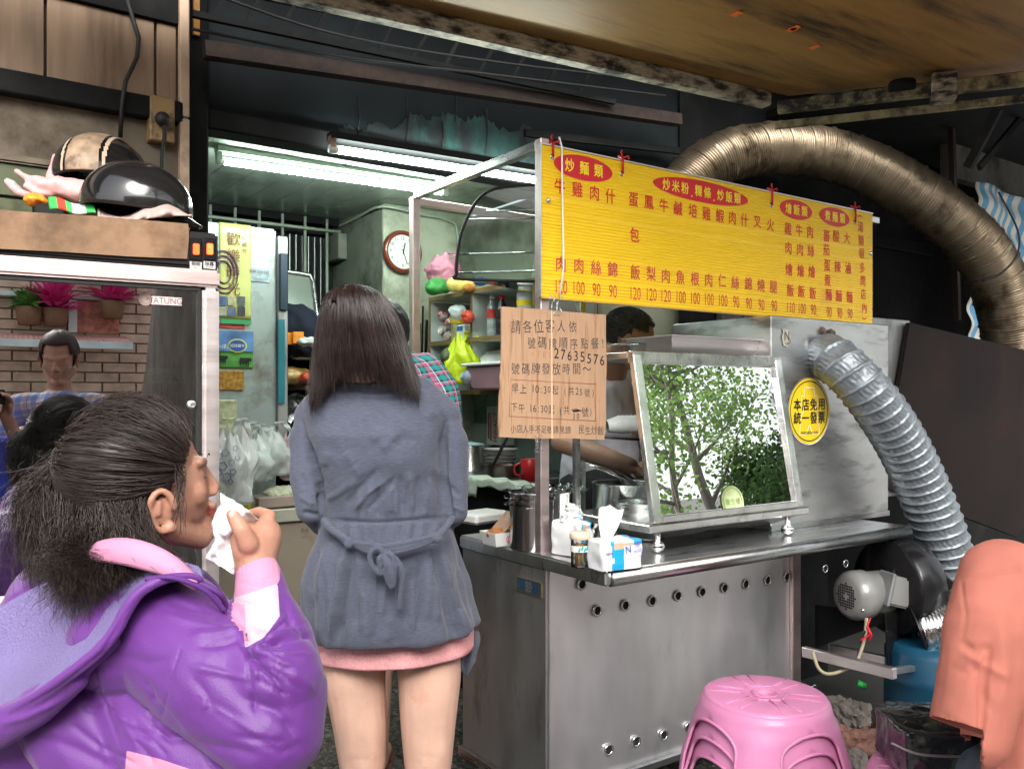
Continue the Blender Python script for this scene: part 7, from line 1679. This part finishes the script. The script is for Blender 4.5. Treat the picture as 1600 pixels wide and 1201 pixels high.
for i in range(3400):     # loose hair from behind the ear and the nape
    r_ = HC+HB1@on_skull(Vector((random.uniform(.03, .085), random.uniform(-.11, -.02), random.uniform(-.06, .0))), .002); t = random.random()
    e_ = A(lerp(130, 298, t**1.0)+random.gauss(0, 9), lerp(905, 902, t)+random.gauss(0, 13), 1.14+random.gauss(0, .022)); m_ = A(lerp(145, 236, t)+random.gauss(0, 10), 862+random.gauss(0, 10), 1.15+random.gauss(0, .015))
    lines.append(curl(r_, m_, e_, 14, random.uniform(.002, .007), random.uniform(6, 18), i*.53))
for i in range(22):      # wisps before the ear and at the temple
    r_ = HC+HB1@on_skull(Vector((.073, random.uniform(.015, .05), random.uniform(-.0, .04))), .003)
    e_ = A(random.uniform(268, 292), random.uniform(780, 850), 1.17+random.gauss(0, .01)); lines.append(curl(r_, A(random.uniform(272, 292), random.uniform(740, 790), 1.17), e_, 12, random.uniform(.001, .004), random.uniform(5, 12), i))
o = finish('hair_strands', strands(lines, .00062), m_hair1, cap1); o['kind'] = 'stuff'
b = MB(); b.chain([A(84, 735, 1.25), A(74, 790, 1.25), A(84, 850, 1.25)], [.014, .036, .026]); b.chain([A(150, 842, 1.21), A(205, 862, 1.19), A(245, 884, 1.18)], [.032, .026, .012]); b.chain([A(130, 810, 1.26), A(200, 830, 1.23)], [.04, .035])
me = organic(b, .004, 2); roughen(me, .006, 30, 2); finish('hair_mass', me, m_hair1, cap1)
tm_ = MB(); tm_.ball(A(97, 712, 1.245), (.015, .013, .016)); tm_.build('hair_tie', m_rubber, W1); MB().lathe([(0, .004), (.008, .004), (.011, 0)], A(96, 711, 1.228), 20, basis(UP, -FW) if False else frame_of(-FW)).build('tie_button', M('dull_gold_button', (.45, .38, .25), .3, .8), W1)

# ---------------------------------------------------------------- the cook
CK = thing('person', 'cook with short grey black hair in a white T-shirt behind the counter', 'person', at(960, 700, 3.5).to_2d().to_3d())
b = MB(); hcC = A(987, 535, 3.40); HBC = basis(RT*.93+FW*-.22-UP*.30)
head_parts(b, hcC, HBC, 1.02)
b.cap(hcC+HBC@Vector((0, -.04, -.05)), A(950, 612, 3.5), .055, .06); b.chain([A(950, 640, 3.52), A(935, 760, 3.52), A(935, 860, 3.52)], [.10, .12, .12])
b.chain([A(905, 640, 3.35), A(878, 690, 3.28), A(940, 712, 3.10), A(985, 728, 3.02)], [.055, .043, .038, .030]); hand(b, A(985, 730, 3.02), RT*.9-UP*.25, -UP, 1, .5, .95)
b.chain([A(1000, 640, 3.65), A(1030, 720, 3.6), A(1000, 735, 3.3)], [.05, .04, .03]); hand(b, A(1000, 735, 3.3), RT*.8-FW*.4, -UP, -1, .5, .95)
g_ = A(935, 860, 3.52)
for k in (-1, 1): b.chain([Vector((g_.x, g_.y, .85))+RT*.08*k, Vector((g_.x, g_.y, .45))+RT*.09*k, Vector((g_.x, g_.y, .08))+RT*.09*k], [.085, .06, .04]); b.cap(Vector((g_.x, g_.y, .05))+RT*.09*k, Vector((g_.x, g_.y, .04))+RT*.09*k-FW*.15, .04, .035)
me = organic(b, .006, 4); paint_lips(me, hcC, HBC, 1.02); finish('body', me, [m_skin3, m_lip], CK); eyes(hcC, HBC, 1.02, CK, True)
b = MB(); b.chain([A(950, 622, 3.50), A(938, 700, 3.50), A(935, 775, 3.5), A(935, 800, 3.5)], [.115, .155, .165, .16], 22); b.chain([A(920, 625, 3.42), A(896, 662, 3.32)], [.075, .070]); b.chain([A(985, 625, 3.6), A(1012, 680, 3.6)], [.075, .065])
me = organic(b, .007, 4); folds(me, [([(900, 700), (950, 740), (1000, 735)], 6, -.008), ([(880, 720), (930, 765), (980, 770)], 6, .008), ([(960, 600), (990, 650)], 6, -.006)]); roughen(me, .008, 9, 3, 3)
tsh = finish('tshirt', me, M('white_tshirt', (.56, .54, .60), .9, var=.06, dirt=(.35, .34, .38), damt=.2), CK)
g = MB(); 
for s, x, y, h_ in (('炫海', 955, 632, .06), ('小吃', 958, 697, .05)):
    pass
b = MB(); b.chain([A(935, 775, 3.46), A(935, 840, 3.46)], [.17, .17], 20); finish('apron', organic(b, .01, 3), M('dark_apron', (.012, .012, .014), .8), CK)
ln = []; random.seed(5)
def cookline(p): return p.z < (.082 if p.y > .05 else .045 if p.y > .0 else .012 if p.y > -.05 else -.03)
for i in range(2600):
    q = Vector((random.gauss(0, 1), random.gauss(-.25, 1), random.gauss(.35, .9))).normalized(); p = Vector((SC.x+q.x*.080, SC.y+q.y*.100, SC.z+q.z*.090))
    if cookline(p): continue
    l_ = .012 if p.z > .03 else .005; ln.append([hcC+HBC@p*1.02, hcC+HBC@(p+q*l_*.5+Vector((0, -.3, .1))*l_)*1.02, hcC+HBC@(p+q*l_*.6+Vector((0, -.9, .0))*l_)*1.02])
b = MB(); b.ball(Vector((0, 0, 0)), 1, 36); me = b.mesh('cap', fix=False); bm = bmesh.new(); bm.from_mesh(me)
for v_ in bm.verts: v_.co = Vector((SC.x+v_.co.x*.079, SC.y+v_.co.y*.099, SC.z+v_.co.z*.089))
bmesh.ops.delete(bm, geom=[f for f in bm.faces if cookline(f.calc_center_median())], context='FACES')
for v_ in bm.verts: v_.co = hcC+HBC@v_.co*1.02
bm.to_mesh(me); bm.free(); m_hairg = hairmat('hair_grey_black', (.035, .037, .038), .6); ch_ = finish('hair', me, m_hairg, CK); o = finish('hair_strands', strands(ln, .0012), m_hairg, ch_); o['kind'] = 'stuff'

# ---------------------------------------------------------------- person in a plaid shirt half hidden in the kitchen
PL = thing('person', 'dark haired person in green and pink plaid shirt hidden behind the woman in grey', 'person', at(640, 900, 3.0).to_2d().to_3d())
b = MB(); hcP = A(598, 528, 2.95); HBP = basis(FW+RT*-.3); head_parts(b, hcP, HBP, .95); b.cap(hcP-UP*.08, A(625, 590, 2.98), .05, .055)
b.chain([A(628, 620, 3.0), A(628, 800, 3.0), A(625, 930, 3.0)], [.09, .10, .10]); g_ = A(622, 930, 3.0)
for k in (-1, 1): b.chain([Vector((g_.x, g_.y, .60))+RT*.07*k, Vector((g_.x, g_.y, .42))+RT*.07*k, Vector((g_.x, g_.y, .08))+RT*.07*k], [.07, .055, .035]); b.cap(Vector((g_.x, g_.y, .055))+RT*.07*k, Vector((g_.x, g_.y, .045))+RT*.07*k+FW*.14, .035, .03)
b.chain([A(685, 600, 3.0), A(700, 690, 2.98), A(690, 740, 3.1)], [.05, .035, .03]); hand(b, A(690, 740, 3.1), FW, -UP, 1, .4, .9); b.chain([A(570, 600, 3.0), A(560, 690, 2.98), A(580, 740, 3.1)], [.05, .035, .03]); hand(b, A(580, 740, 3.1), FW, -UP, -1, .4, .9)
finish('body', organic(b, .007, 3), m_skin2, PL)
b = MB(); b.chain([A(628, 600, 3.0), A(628, 700, 3.0), A(626, 860, 3.0)], [.12, .14, .14], 20); b.chain([A(665, 578, 3.0), A(690, 612, 2.99), A(699, 660, 2.98)], [.062, .062, .055]); b.chain([A(590, 578, 3.0), A(562, 612, 2.99), A(556, 660, 2.98)], [.062, .062, .055])
me = organic(b, .006, 4); roughen(me, .006, 10, 2); finish('plaid_shirt', me, plaid('plaid_cotton', (.02, .05, .10), (.02, .30, .28), (.55, .08, .22), (.60, .62, .55), 26), PL)
b = MB(); b.chain([A(625, 860, 3.0), A(622, 960, 3.0)], [.14, .12]); finish('trousers', organic(b, .01, 3), M('dark_trousers', (.02, .02, .025), .8), PL)
b = MB(); b.ball(hcP+HBP@Vector((0, -.02, .03)), (.09, .11, .105), 24, HBP); b.chain([hcP+HBP@Vector((0, -.05, 0)), hcP+HBP@Vector((0, -.06, -.08))], [.08, .06]); me = organic(b, .006, 2); roughen(me, .004, 40, 2); finish('hair', me, m_hairk, PL)
for k in (-1, 1):
    s_ = MB(); p = Vector((g_.x, g_.y, .02))+RT*.07*k; s_.obox(p+FW*.04, (.09, .26, .02), -YAW); s_.tube(catmull([p+FW*.06-RT*.04, p+FW*.06+UP*.06, p+FW*.06+RT*.04], 6), .008, 6); s_.build('sandal', M('brown_sandal', (.14, .06, .05), .6), PL)

# ---------------------------------------------------------------- man in an orange shirt at the right edge
OM = thing('person', 'seated man in a coral orange short sleeved shirt cut off by the right edge', 'person', at(1640, 1201, 1.7).to_2d().to_3d())
m_orange = M('coral_cotton', (.50, .165, .12), .85, var=.10, vs=10, bump=.08, bs=400, dirt=(.50, .17, .12), damt=.2, ds=7)
b = MB(); b.chain([A(1600, 925, 1.72), A(1690, 925, 1.75), A(1780, 925, 1.8)], [.085, .10, .085], 20); b.chain([A(1640, 975, 1.75), A(1662, 1100, 1.78), A(1658, 1290, 1.78)], [.145, .178, .185], 24)
b.chain([A(1568, 905, 1.66), A(1545, 985, 1.60), A(1518, 1140, 1.56)], [.080, .078, .070], 22); b.chain([A(1600, 1000, 1.7), A(1600, 1230, 1.7)], [.10, .12]); b.chain([A(1700, 980, 1.8), A(1700, 1250, 1.8)], [.14, .15])
me = organic(b, .0045, 12)
folds(me, [(q[0], q[1]*1.3, q[2]*.6) for q in [([(1506, 905), (1550, 895), (1610, 886)], 2.0, -.006), ([(1500, 892), (1508, 960), (1500, 1000)], 2.5, -.0035), ([(1548, 1000), (1536, 1060), (1534, 1120), (1532, 1160)], 5, -.014), ([(1500, 1003), (1522, 1018), (1550, 1010)], 5, -.008), ([(1505, 1018), (1540, 1040), (1580, 1060)], 6, .007),
           ([(1520, 1030), (1530, 1080), (1560, 1120)], 6, -.005), ([(1560, 960), (1570, 1040), (1560, 1120)], 8, .006), ([(1580, 900), (1590, 1000), (1585, 1150)], 8, -.005), ([(1465, 1112), (1500, 1128), (1532, 1136)], 2, -.002), ([(1480, 1040), (1510, 1050), (1530, 1040)], 6, -.004)]])
roughen(me, .005, 8, 4, 3)
# trim the sleeve to a clean hem
bm = bmesh.new(); bm.from_mesh(me)
hA = A(1500, 1132, 1.56); dn = (A(1510, 1110, 1.56)-A(1532, 985, 1.60)).normalized()
near_ = lambda co: (proj(np.array([co[:]]))[0][0] < 1536 and co.dot(FW) < 1.615 or proj(np.array([co[:]]))[0][0] < 1532) and (co-hA).length < (.21 if co.dot(FW) < 1.615 else .40)
fs_ = [f for f in bm.faces if near_(f.calc_center_median())]; gg = list({e for f in fs_ for e in f.edges})+list({v for f in fs_ for v in f.verts})+fs_
bmesh.ops.bisect_plane(bm, geom=gg, dist=.0002, plane_co=hA, plane_no=dn)
fs_ = [f for f in bm.faces if (f.calc_center_median()-hA).dot(dn) > 0.0003 and near_(f.calc_center_median())]
bmesh.ops.delete(bm, geom=fs_, context='FACES'); bm.to_mesh(me); bm.free(); me.materials.append(m_orange)
me = evald(me, [('SOLIDIFY', dict(thickness=.003))]); add_mesh('shirt', me, OM)
b = MB(); hcO = A(1760, 700, 1.78); HBO = basis(FW*.8-RT*.3); head_parts(b, hcO, HBO); b.cap(hcO-UP*.08, A(1720, 900, 1.78), .055, .065)
b.chain([A(1690, 950, 1.78), A(1680, 1100, 1.77), A(1670, 1260, 1.76)], [.10, .11, .12]); b.chain([A(1560, 920, 1.68), A(1535, 1085, 1.60), A(1600, 1130, 1.85), A(1640, 1150, 2.0)], [.05, .042, .036, .028]); hand(b, A(1640, 1150, 2.0), FW, -UP, 1, .4)
finish('body', organic(b, .006, 4), m_skin3, OM)
g_ = A(1670, 1260, 1.76)
b = MB(); b.ball((g_.x, g_.y, .52), (.19, .19, .12))
for k in (-1, 1): b.chain([Vector((g_.x, g_.y, .50))+RT*.09*k, Vector((g_.x, g_.y, .50))+RT*.12*k+FW*.36, Vector((g_.x, g_.y, .10))+RT*.12*k+FW*.38], [.09, .07, .05]); b.cap(Vector((g_.x, g_.y, .05))+RT*.12*k+FW*.36, Vector((g_.x, g_.y, .045))+RT*.12*k+FW*.52, .045, .04)
finish('trousers', organic(b, .01, 3), M('grey_trousers', (.10, .12, .15), .85), OM)
b = MB(); b.ball(hcO+HBO@Vector((0, -.02, .03)), (.085, .105, .10), 20, HBO); finish('hair', organic(b, .008, 2), m_hairk, OM)
os_ = copy_tree(s0_); os_.location = (g_.x, g_.y, .0135-.07); os_['label'] = 'pink plastic stool under the seated man in the coral shirt'; os_.location.z = .0135-.0
# seat of the woman in purple
ws_ = copy_tree(s0_); w0 = A(100, 1400, 1.36); ws_.location = (w0.x, w0.y, .0135); ws_['label'] = 'pink plastic stool under the woman in the purple jacket'
b = MB(); b.ball((w0.x, w0.y, .58), (.2, .2, .12))
for k in (-1, 1): b.chain([Vector((w0.x, w0.y, .56))-FW*.09*k, Vector((w0.x, w0.y, .54))-FW*.10*k+RT*.38, Vector((w0.x, w0.y, .09))-FW*.10*k+RT*.38], [.09, .065, .045]); b.cap(Vector((w0.x, w0.y, .05))-FW*.10*k+RT*.36, Vector((w0.x, w0.y, .045))-FW*.10*k+RT*.52, .042, .036)
finish('trousers', organic(b, .01, 3), M('black_trousers', (.015, .015, .018), .8), W1)
# ================================================================ the other side of the lane (seen in the glass)
def mir(px, py, back):
    """where a thing must stand, behind the photographer, to show at this point of the fridge door"""
    n = Vector((math.sin(math.radians(-4.2)), -math.cos(math.radians(-4.2)), 0)); p0 = Vector((FX, FY, 0)); r_ = ray(px); v = Vector((r_[0], r_[1], -(py-HORY)/FPX)); c = Vector((0, 0, CAMH))
    t = (p0-c).dot(n)/v.dot(n); h = c+v*t; v2 = v-n*2*v.dot(n); return h+v2*((back-0)/(-v2.dot(FW) if False else max(.2, v2.dot(n))))
BY = 5.0
nrm = Vector((math.sin(math.radians(-4.2)), -math.cos(math.radians(-4.2)), 0)); tng = Vector((-nrm.y, nrm.x, 0))
O0 = mir(110, 620, BY)
def bp_(u, z, o=0): return O0+tng*u-nrm*o+Vector((0, 0, z-O0.z))
def bu(px, py): p = mir(px, py, BY); return (p-O0).dot(tng), p.z
m_brick = M('tan_brick', (.64, .47, .36), .85, var=.25, vs=9, bump=.2); m_mort = M('mortar', (.22, .17, .13), .9)
hs = thing('brick_house', 'brick house with pale blue window frames across the lane, reflected in the fridge door', 'house', bp_(0, 0))
RB = basis(nrm*-1 if False else nrm)
def wbox(u0, u1, z0, z1, o0, o1, name, mat, par=hs, bevel=0):
    b = MB(); b.add([bp_(u, z, o) for z in (z0, z1) for (u, o) in ((u0, o0), (u1, o0), (u1, o1), (u0, o1))], [(0, 3, 2, 1), (4, 5, 6, 7), (0, 1, 5, 4), (1, 2, 6, 5), (2, 3, 7, 6), (3, 0, 4, 7)]); return b.build(name, mat, par, bevel=bevel)
wbox(-5, 5, 0, 3.3, -.3, 0, 'wall_core', m_mort)
b = MB(); rows_ = 44; cnt = 0
for r in range(rows_):
    z = .02+r*.075
    for k in range(22):
        u = -2.6+k*.235+(.117 if r % 2 else 0); p0_, p1_ = u, u+.222
        b.add([bp_(a_, z_, o_) for z_ in (z, z+.064) for (a_, o_) in ((p0_, 0.001), (p1_, 0.001), (p1_, .012), (p0_, .012))], [(0, 3, 2, 1), (4, 5, 6, 7), (0, 1, 5, 4), (1, 2, 6, 5), (2, 3, 7, 6), (3, 0, 4, 7)])
o = b.build('brick_facing', m_brick, hs); o['kind'] = 'stuff'
m_fr = M('pale_blue_frame', (.70, .80, .80), .5)
(ua, za), (ub, zb_) = bu(0, 455), bu(180, 472); wbox(min(ua, ub)-1.5, max(ua, ub), min(za, zb_), max(za, zb_), .02, .10, 'horizontal_frame', m_fr)
(ua, za), (ub, zb_) = bu(106, 470), bu(119, 520); wbox(min(ua, ub), max(ua, ub), min(za, zb_), max(za, zb_), .02, .10, 'vertical_frame', m_fr)
(ua, za), (ub, zb_) = bu(120, 470), bu(185, 522); wbox(min(ua, ub), max(ua, ub), min(za, zb_), max(za, zb_), .013, .05, 'red_lattice', M('red_lattice', (.5, .2, .15), .8, var=.5, vs=22))
(ua, za), (ub, zb_) = bu(-40, 520), bu(195, 540)
aw2 = MB(); u0_, u1_ = min(ua, ub), max(ua, ub); zz0, zz1 = min(za, zb_), max(za, zb_)
aw2.grid(lambda u, v: bp_(lerp(u0_, u1_, u), lerp(zz1, zz0, v), .1+.35*v+.02*math.sin(u*200)), 200, 3); aw2.build('pink_awning', M('faded_pink_sheet', (.80, .45, .42), .6), hs, solid=.003)
wbox(u0_, u1_, zz0-.05, zz0, .40, .48, 'awning_edge', m_fr)
(ua, za), (ub, zb_) = bu(-60, 430), bu(120, 452)
def plant(u, z, o, seed, col, label, s=.25, n=46):
    t = thing('potted_plant', label, 'plant', bp_(u, z, o)); random.seed(seed); b = MB()
    for i in range(n):
        a_ = random.uniform(0, 6.28); e = random.uniform(.2, 1.4); d_ = Vector((math.cos(a_)*math.cos(e), math.sin(a_)*math.cos(e), math.sin(e))); L = s*random.uniform(.6, 1.1); p = bp_(u, z+.12, o); w_ = d_.cross(UP).normalized()*.022; m_ = p+d_*L*.55; q = p+d_*L+Vector((0, 0, -.06*L/s))
        b.add([p, m_+w_, q, m_-w_], [(0, 1, 2, 3)])
    b.build('leaves', M('leaf%d' % seed, col, .5), t, solid=.001); MB().lathe([(0, 0), (.07, 0), (.09, .13), (.08, .13), (0, .12)], bp_(u, z, o), 18).build('flower_pot', m_kraftd, t)
m_magenta = (.70, .04, .25)
for i, (px, py, c_, lab) in enumerate(((85, 512, m_magenta, 'magenta leaved plant in front of the brick wall, left of the pale blue upright'), (172, 500, m_magenta, 'magenta leaved plant right of the pale blue upright'), (45, 510, (.10, .28, .05), 'small green potted plant above the pink awning'))):
    u, z = bu(px, py); plant(u, z, .14, i+3, c_, lab, .32 if i < 2 else .22, 90)
# trees: leaves spread through the crown in clumps
m_bark = M('bark', (.17, .15, .13), .9, var=.35, vs=5, st=(5, 5, .8), bump=.8, bs=22)
def leafmat(n, c, c2):
    m = M(n, c, .5, var=.3, vs=3, col2=c2); N, L = m.node_tree.nodes, m.node_tree.links; p = N['Principled BSDF']
    t = N.new('ShaderNodeBsdfTranslucent'); x = N.new('ShaderNodeMixShader'); x.inputs[0].default_value = .5; L.new(p.inputs['Base Color'].links[0].from_socket, t.inputs[0])
    L.new(p.outputs[0], x.inputs[1]); L.new(t.outputs[0], x.inputs[2]); L.new(x.outputs[0], N['Material Output'].inputs[0]); return m
def tree(x, y, h, cr, seed, n, label, lean=(0, 0), r0=.14, z0=.42, mats=None, dens=1.):
    random.seed(seed); t = thing('broadleaf_tree', label, 'tree', (x, y, 0)); tips = []; tr = MB()
    top = Vector((x+lean[0], y+lean[1], h*.95)); base = Vector((x, y, -.1)); pts = [base.lerp(top, q)+Vector((nz(Vector((q*3, seed, 0)))*.3, nz(Vector((q*3, seed, 5)))*.3, 0))*q for q in [i/10 for i in range(11)]]
    tr.tube(pts, [r0*(1-.85*i/10)*(1.4 if i == 0 else 1) for i in range(11)], 10); tr.build('trunk', m_bark, t)
    lb = MB()
    for k in range(13):
        q = random.uniform(z0, .95); i = q*10; p = pts[int(i)].lerp(pts[min(10, int(i)+1)], i-int(i)); a_ = random.uniform(0, 6.28); e = random.uniform(.15, .9); L = cr*random.uniform(.6, 1.05)*(1.15-.5*q)
        d_ = Vector((math.cos(a_)*math.cos(e), math.sin(a_)*math.cos(e), math.sin(e))); q1 = p+d_*L*.5+Vector((0, 0, -.05)); q2 = p+d_*L; lb.tube([p, q1, q2], [r0*.35, r0*.2, r0*.06], 6)
        for m in range(5):
            s_ = random.uniform(.35, 1); pp = p.lerp(q2, s_); d2 = (d_+Vector([random.gauss(0, .6) for _ in range(3)])).normalized(); e2 = pp+d2*cr*.35; lb.tube([pp, e2], [r0*.10, r0*.03], 4); tips += [e2, pp.lerp(e2, .5)]
        tips.append(q2)
    lb.build('limbs', m_bark, t)
    V = []; F = []; c_ = 0
    for i in range(n):
        p = random.choice(tips)+Vector([random.gauss(0, .17*cr*.7) for _ in range(3)]); d_ = Vector([random.gauss(0, 1) for _ in range(3)]).normalized(); s_ = d_.orthogonal().normalized(); L = random.uniform(.05, .09); V += [p, p+d_*L*.5+s_*L*.28, p+d_*L, p+d_*L*.5-s_*L*.28]; F.append((c_, c_+1, c_+2, c_+3)); c_ += 4
    me = bpy.data.meshes.new('leaves'); me.from_pydata([tuple(v) for v in V], [], F); me.materials.append(mats or m_leafa); o = add_mesh('crown', me, t)
m_leafa = leafmat('leaf_green', (.12, .24, .05), (.26, .42, .12)); m_leafb = leafmat('leaf_dark', (.03, .08, .02), (.07, .15, .04))
tree(6.9, -3.0, 4.4, 1.6, 3, 4800, 'young leafy tree across the lane, reflected in the glass display case', (.3, .1), .07, .35)
tree(8.3, -3.6, 5.2, 2.0, 5, 6500, 'taller leafy tree with slanting limbs reflected in the glass display case', (-.5, .2), .10, .35)
tree(8.7, -2.9, 2.5, 1.1, 8, 8000, 'dark dense small tree at the right end of the lane', (0, 0), .06, .2, m_leafb)
p = mir(232, 560, 3.6); tree(p.x, p.y, 5.5, 1.8, 11, 4500, 'old tree with a thick grey trunk, reflected at the right of the fridge door', (.5, .2), .24, .6)
bwn = MB(); bwn.box(4, 13, -7.3, -7, 0, 2.9); bwn.build('far_wall', M('pale_render', (.55, .54, .50), .9, dirt=(.3, .3, .28), damt=.3), label='pale rendered wall at the far side of the lane', cat='wall')
# photographer and his companion behind him
def simple_man(c, B, hc, label, shirt, hair, arms, trou, s=1.):
    t = thing('person', label, 'person', Vector((hc.x, hc.y, 0))); b = MB(); head_parts(b, hc, B, s); f = B@Vector((0, 1, 0)); f.z = 0; f.normalize(); r_ = f.cross(UP)
    nk_ = hc-UP*.15*s-f*.02; b.cap(hc-UP*.07, nk_, .05, .055); ch = nk_-UP*.20; b.chain([nk_-UP*.05, ch, ch-UP*.30], [.08, .11, .11])
    sh = MB(); sh.chain([nk_-UP*.09, ch-UP*.02, ch-UP*.32], [.11, .145, .145], 20); sh.cap(nk_-UP*.07-r_*.15, nk_-UP*.07+r_*.15, .062, .062)
    for k, (el, wr) in zip((-1, 1), arms):
        s0__ = nk_-UP*.08+r_*.18*k; sh.chain([s0__, s0__.lerp(el, .6)], [.065, .058]); b.chain([s0__, el, wr], [.045, .036, .026]); hand(b, wr, (f*.3+UP*.9), -r_*k, k, .9, .9)
    hip = ch-UP*.34; zf = 0.0
    tr_ = MB(); tr_.ball(hip, (.16, .16, .12))
    for k in (-1, 1):
        if trou == 'sit': tr_.chain([hip+r_*.09*k, hip+r_*.13*k+f*.0-UP*.18, Vector(((hip+r_*.13*k).x, (hip+r_*.13*k).y, .1))], [.09, .07, .05])
        else: tr_.chain([hip+r_*.09*k, Vector(((hip+r_*.1*k).x, (hip+r_*.1*k).y, .45)), Vector(((hip+r_*.1*k).x, (hip+r_*.1*k).y, .08))], [.09, .065, .045])
    finish('body', organic(b, .006, 3), m_skin1, t); finish('shirt', organic(sh, .008, 4), shirt, t); finish('trousers', organic(tr_, .012, 3), m_rubber, t)
    hb = MB(); hb.ball(hc+B@Vector((0, -.022, .036)), (.084, .104, .096), 24, B); me = hb.mesh('h', fix=False); bm = bmesh.new(); bm.from_mesh(me); Bi_ = B.inverted()
    bmesh.ops.delete(bm, geom=[q for q in bm.faces if hairline(Bi_@(q.calc_center_median()-hc)) or (Bi_@(q.calc_center_median()-hc)).z < -.03], context='FACES'); bm.to_mesh(me); bm.free(); me = evald(me, [('SOLIDIFY', dict(thickness=.008, offset=1))]); roughen(me, .004, 50, 2); finish('hair', me, hair, t)
    return t
hp = Vector((0, 0, CAMH))-FW*.18-UP*.02; el1, wr1 = hp-RT*.20-UP*.30+FW*.02, Vector((0, 0, CAMH))-RT*.075-UP*.08-FW*.09; el2, wr2 = hp+RT*.22-UP*.28+FW*.02, Vector((0, 0, CAMH))+RT*.075-UP*.08-FW*.09
simple_man(None, basis(FW), hp, 'photographer in a bright blue T-shirt holding a camera, reflected in the fridge door', M('royal_blue', (.03, .06, .55), .85), m_hairk, ((el1, wr1), (el2, wr2)), 'sit')
cmb = MB(); cpos = Vector((0, 0, CAMH))-FW*.075; cmb.obox(cpos, (.11, .035, .065), -YAW); cmb.build('compact_camera', m_blackgl, bevel=.004, label='black camera in the hands of the photographer reflected in the glass', cat='camera')
hp2 = mir(92, 560, 2.65); f2 = (Vector((FX-.8, FY, 0))-hp2); f2.z = -.9; f2.normalize(); g1 = hp2-UP*.45
fl = Vector((f2.x, f2.y, 0)).normalized(); r2 = fl.cross(UP)
simple_man(None, basis(f2), hp2, 'man in blue and white plaid shirt looking down, reflected in the fridge door', plaid('blue_plaid', (.55, .55, .58), (.10, .18, .50), (.60, .28, .18), (.05, .08, .30), 16), M('reddish_black_hair', (.03, .012, .01), .5), ((g1-r2*.26, g1+fl*.2-r2*.15+UP*.02), (g1+r2*.26, g1+fl*.2+r2*.15+UP*.02)), 'stand', 1.05)
# ---------------------------------------------------------------- drop empty leftovers
bpy.context.view_layer.update()
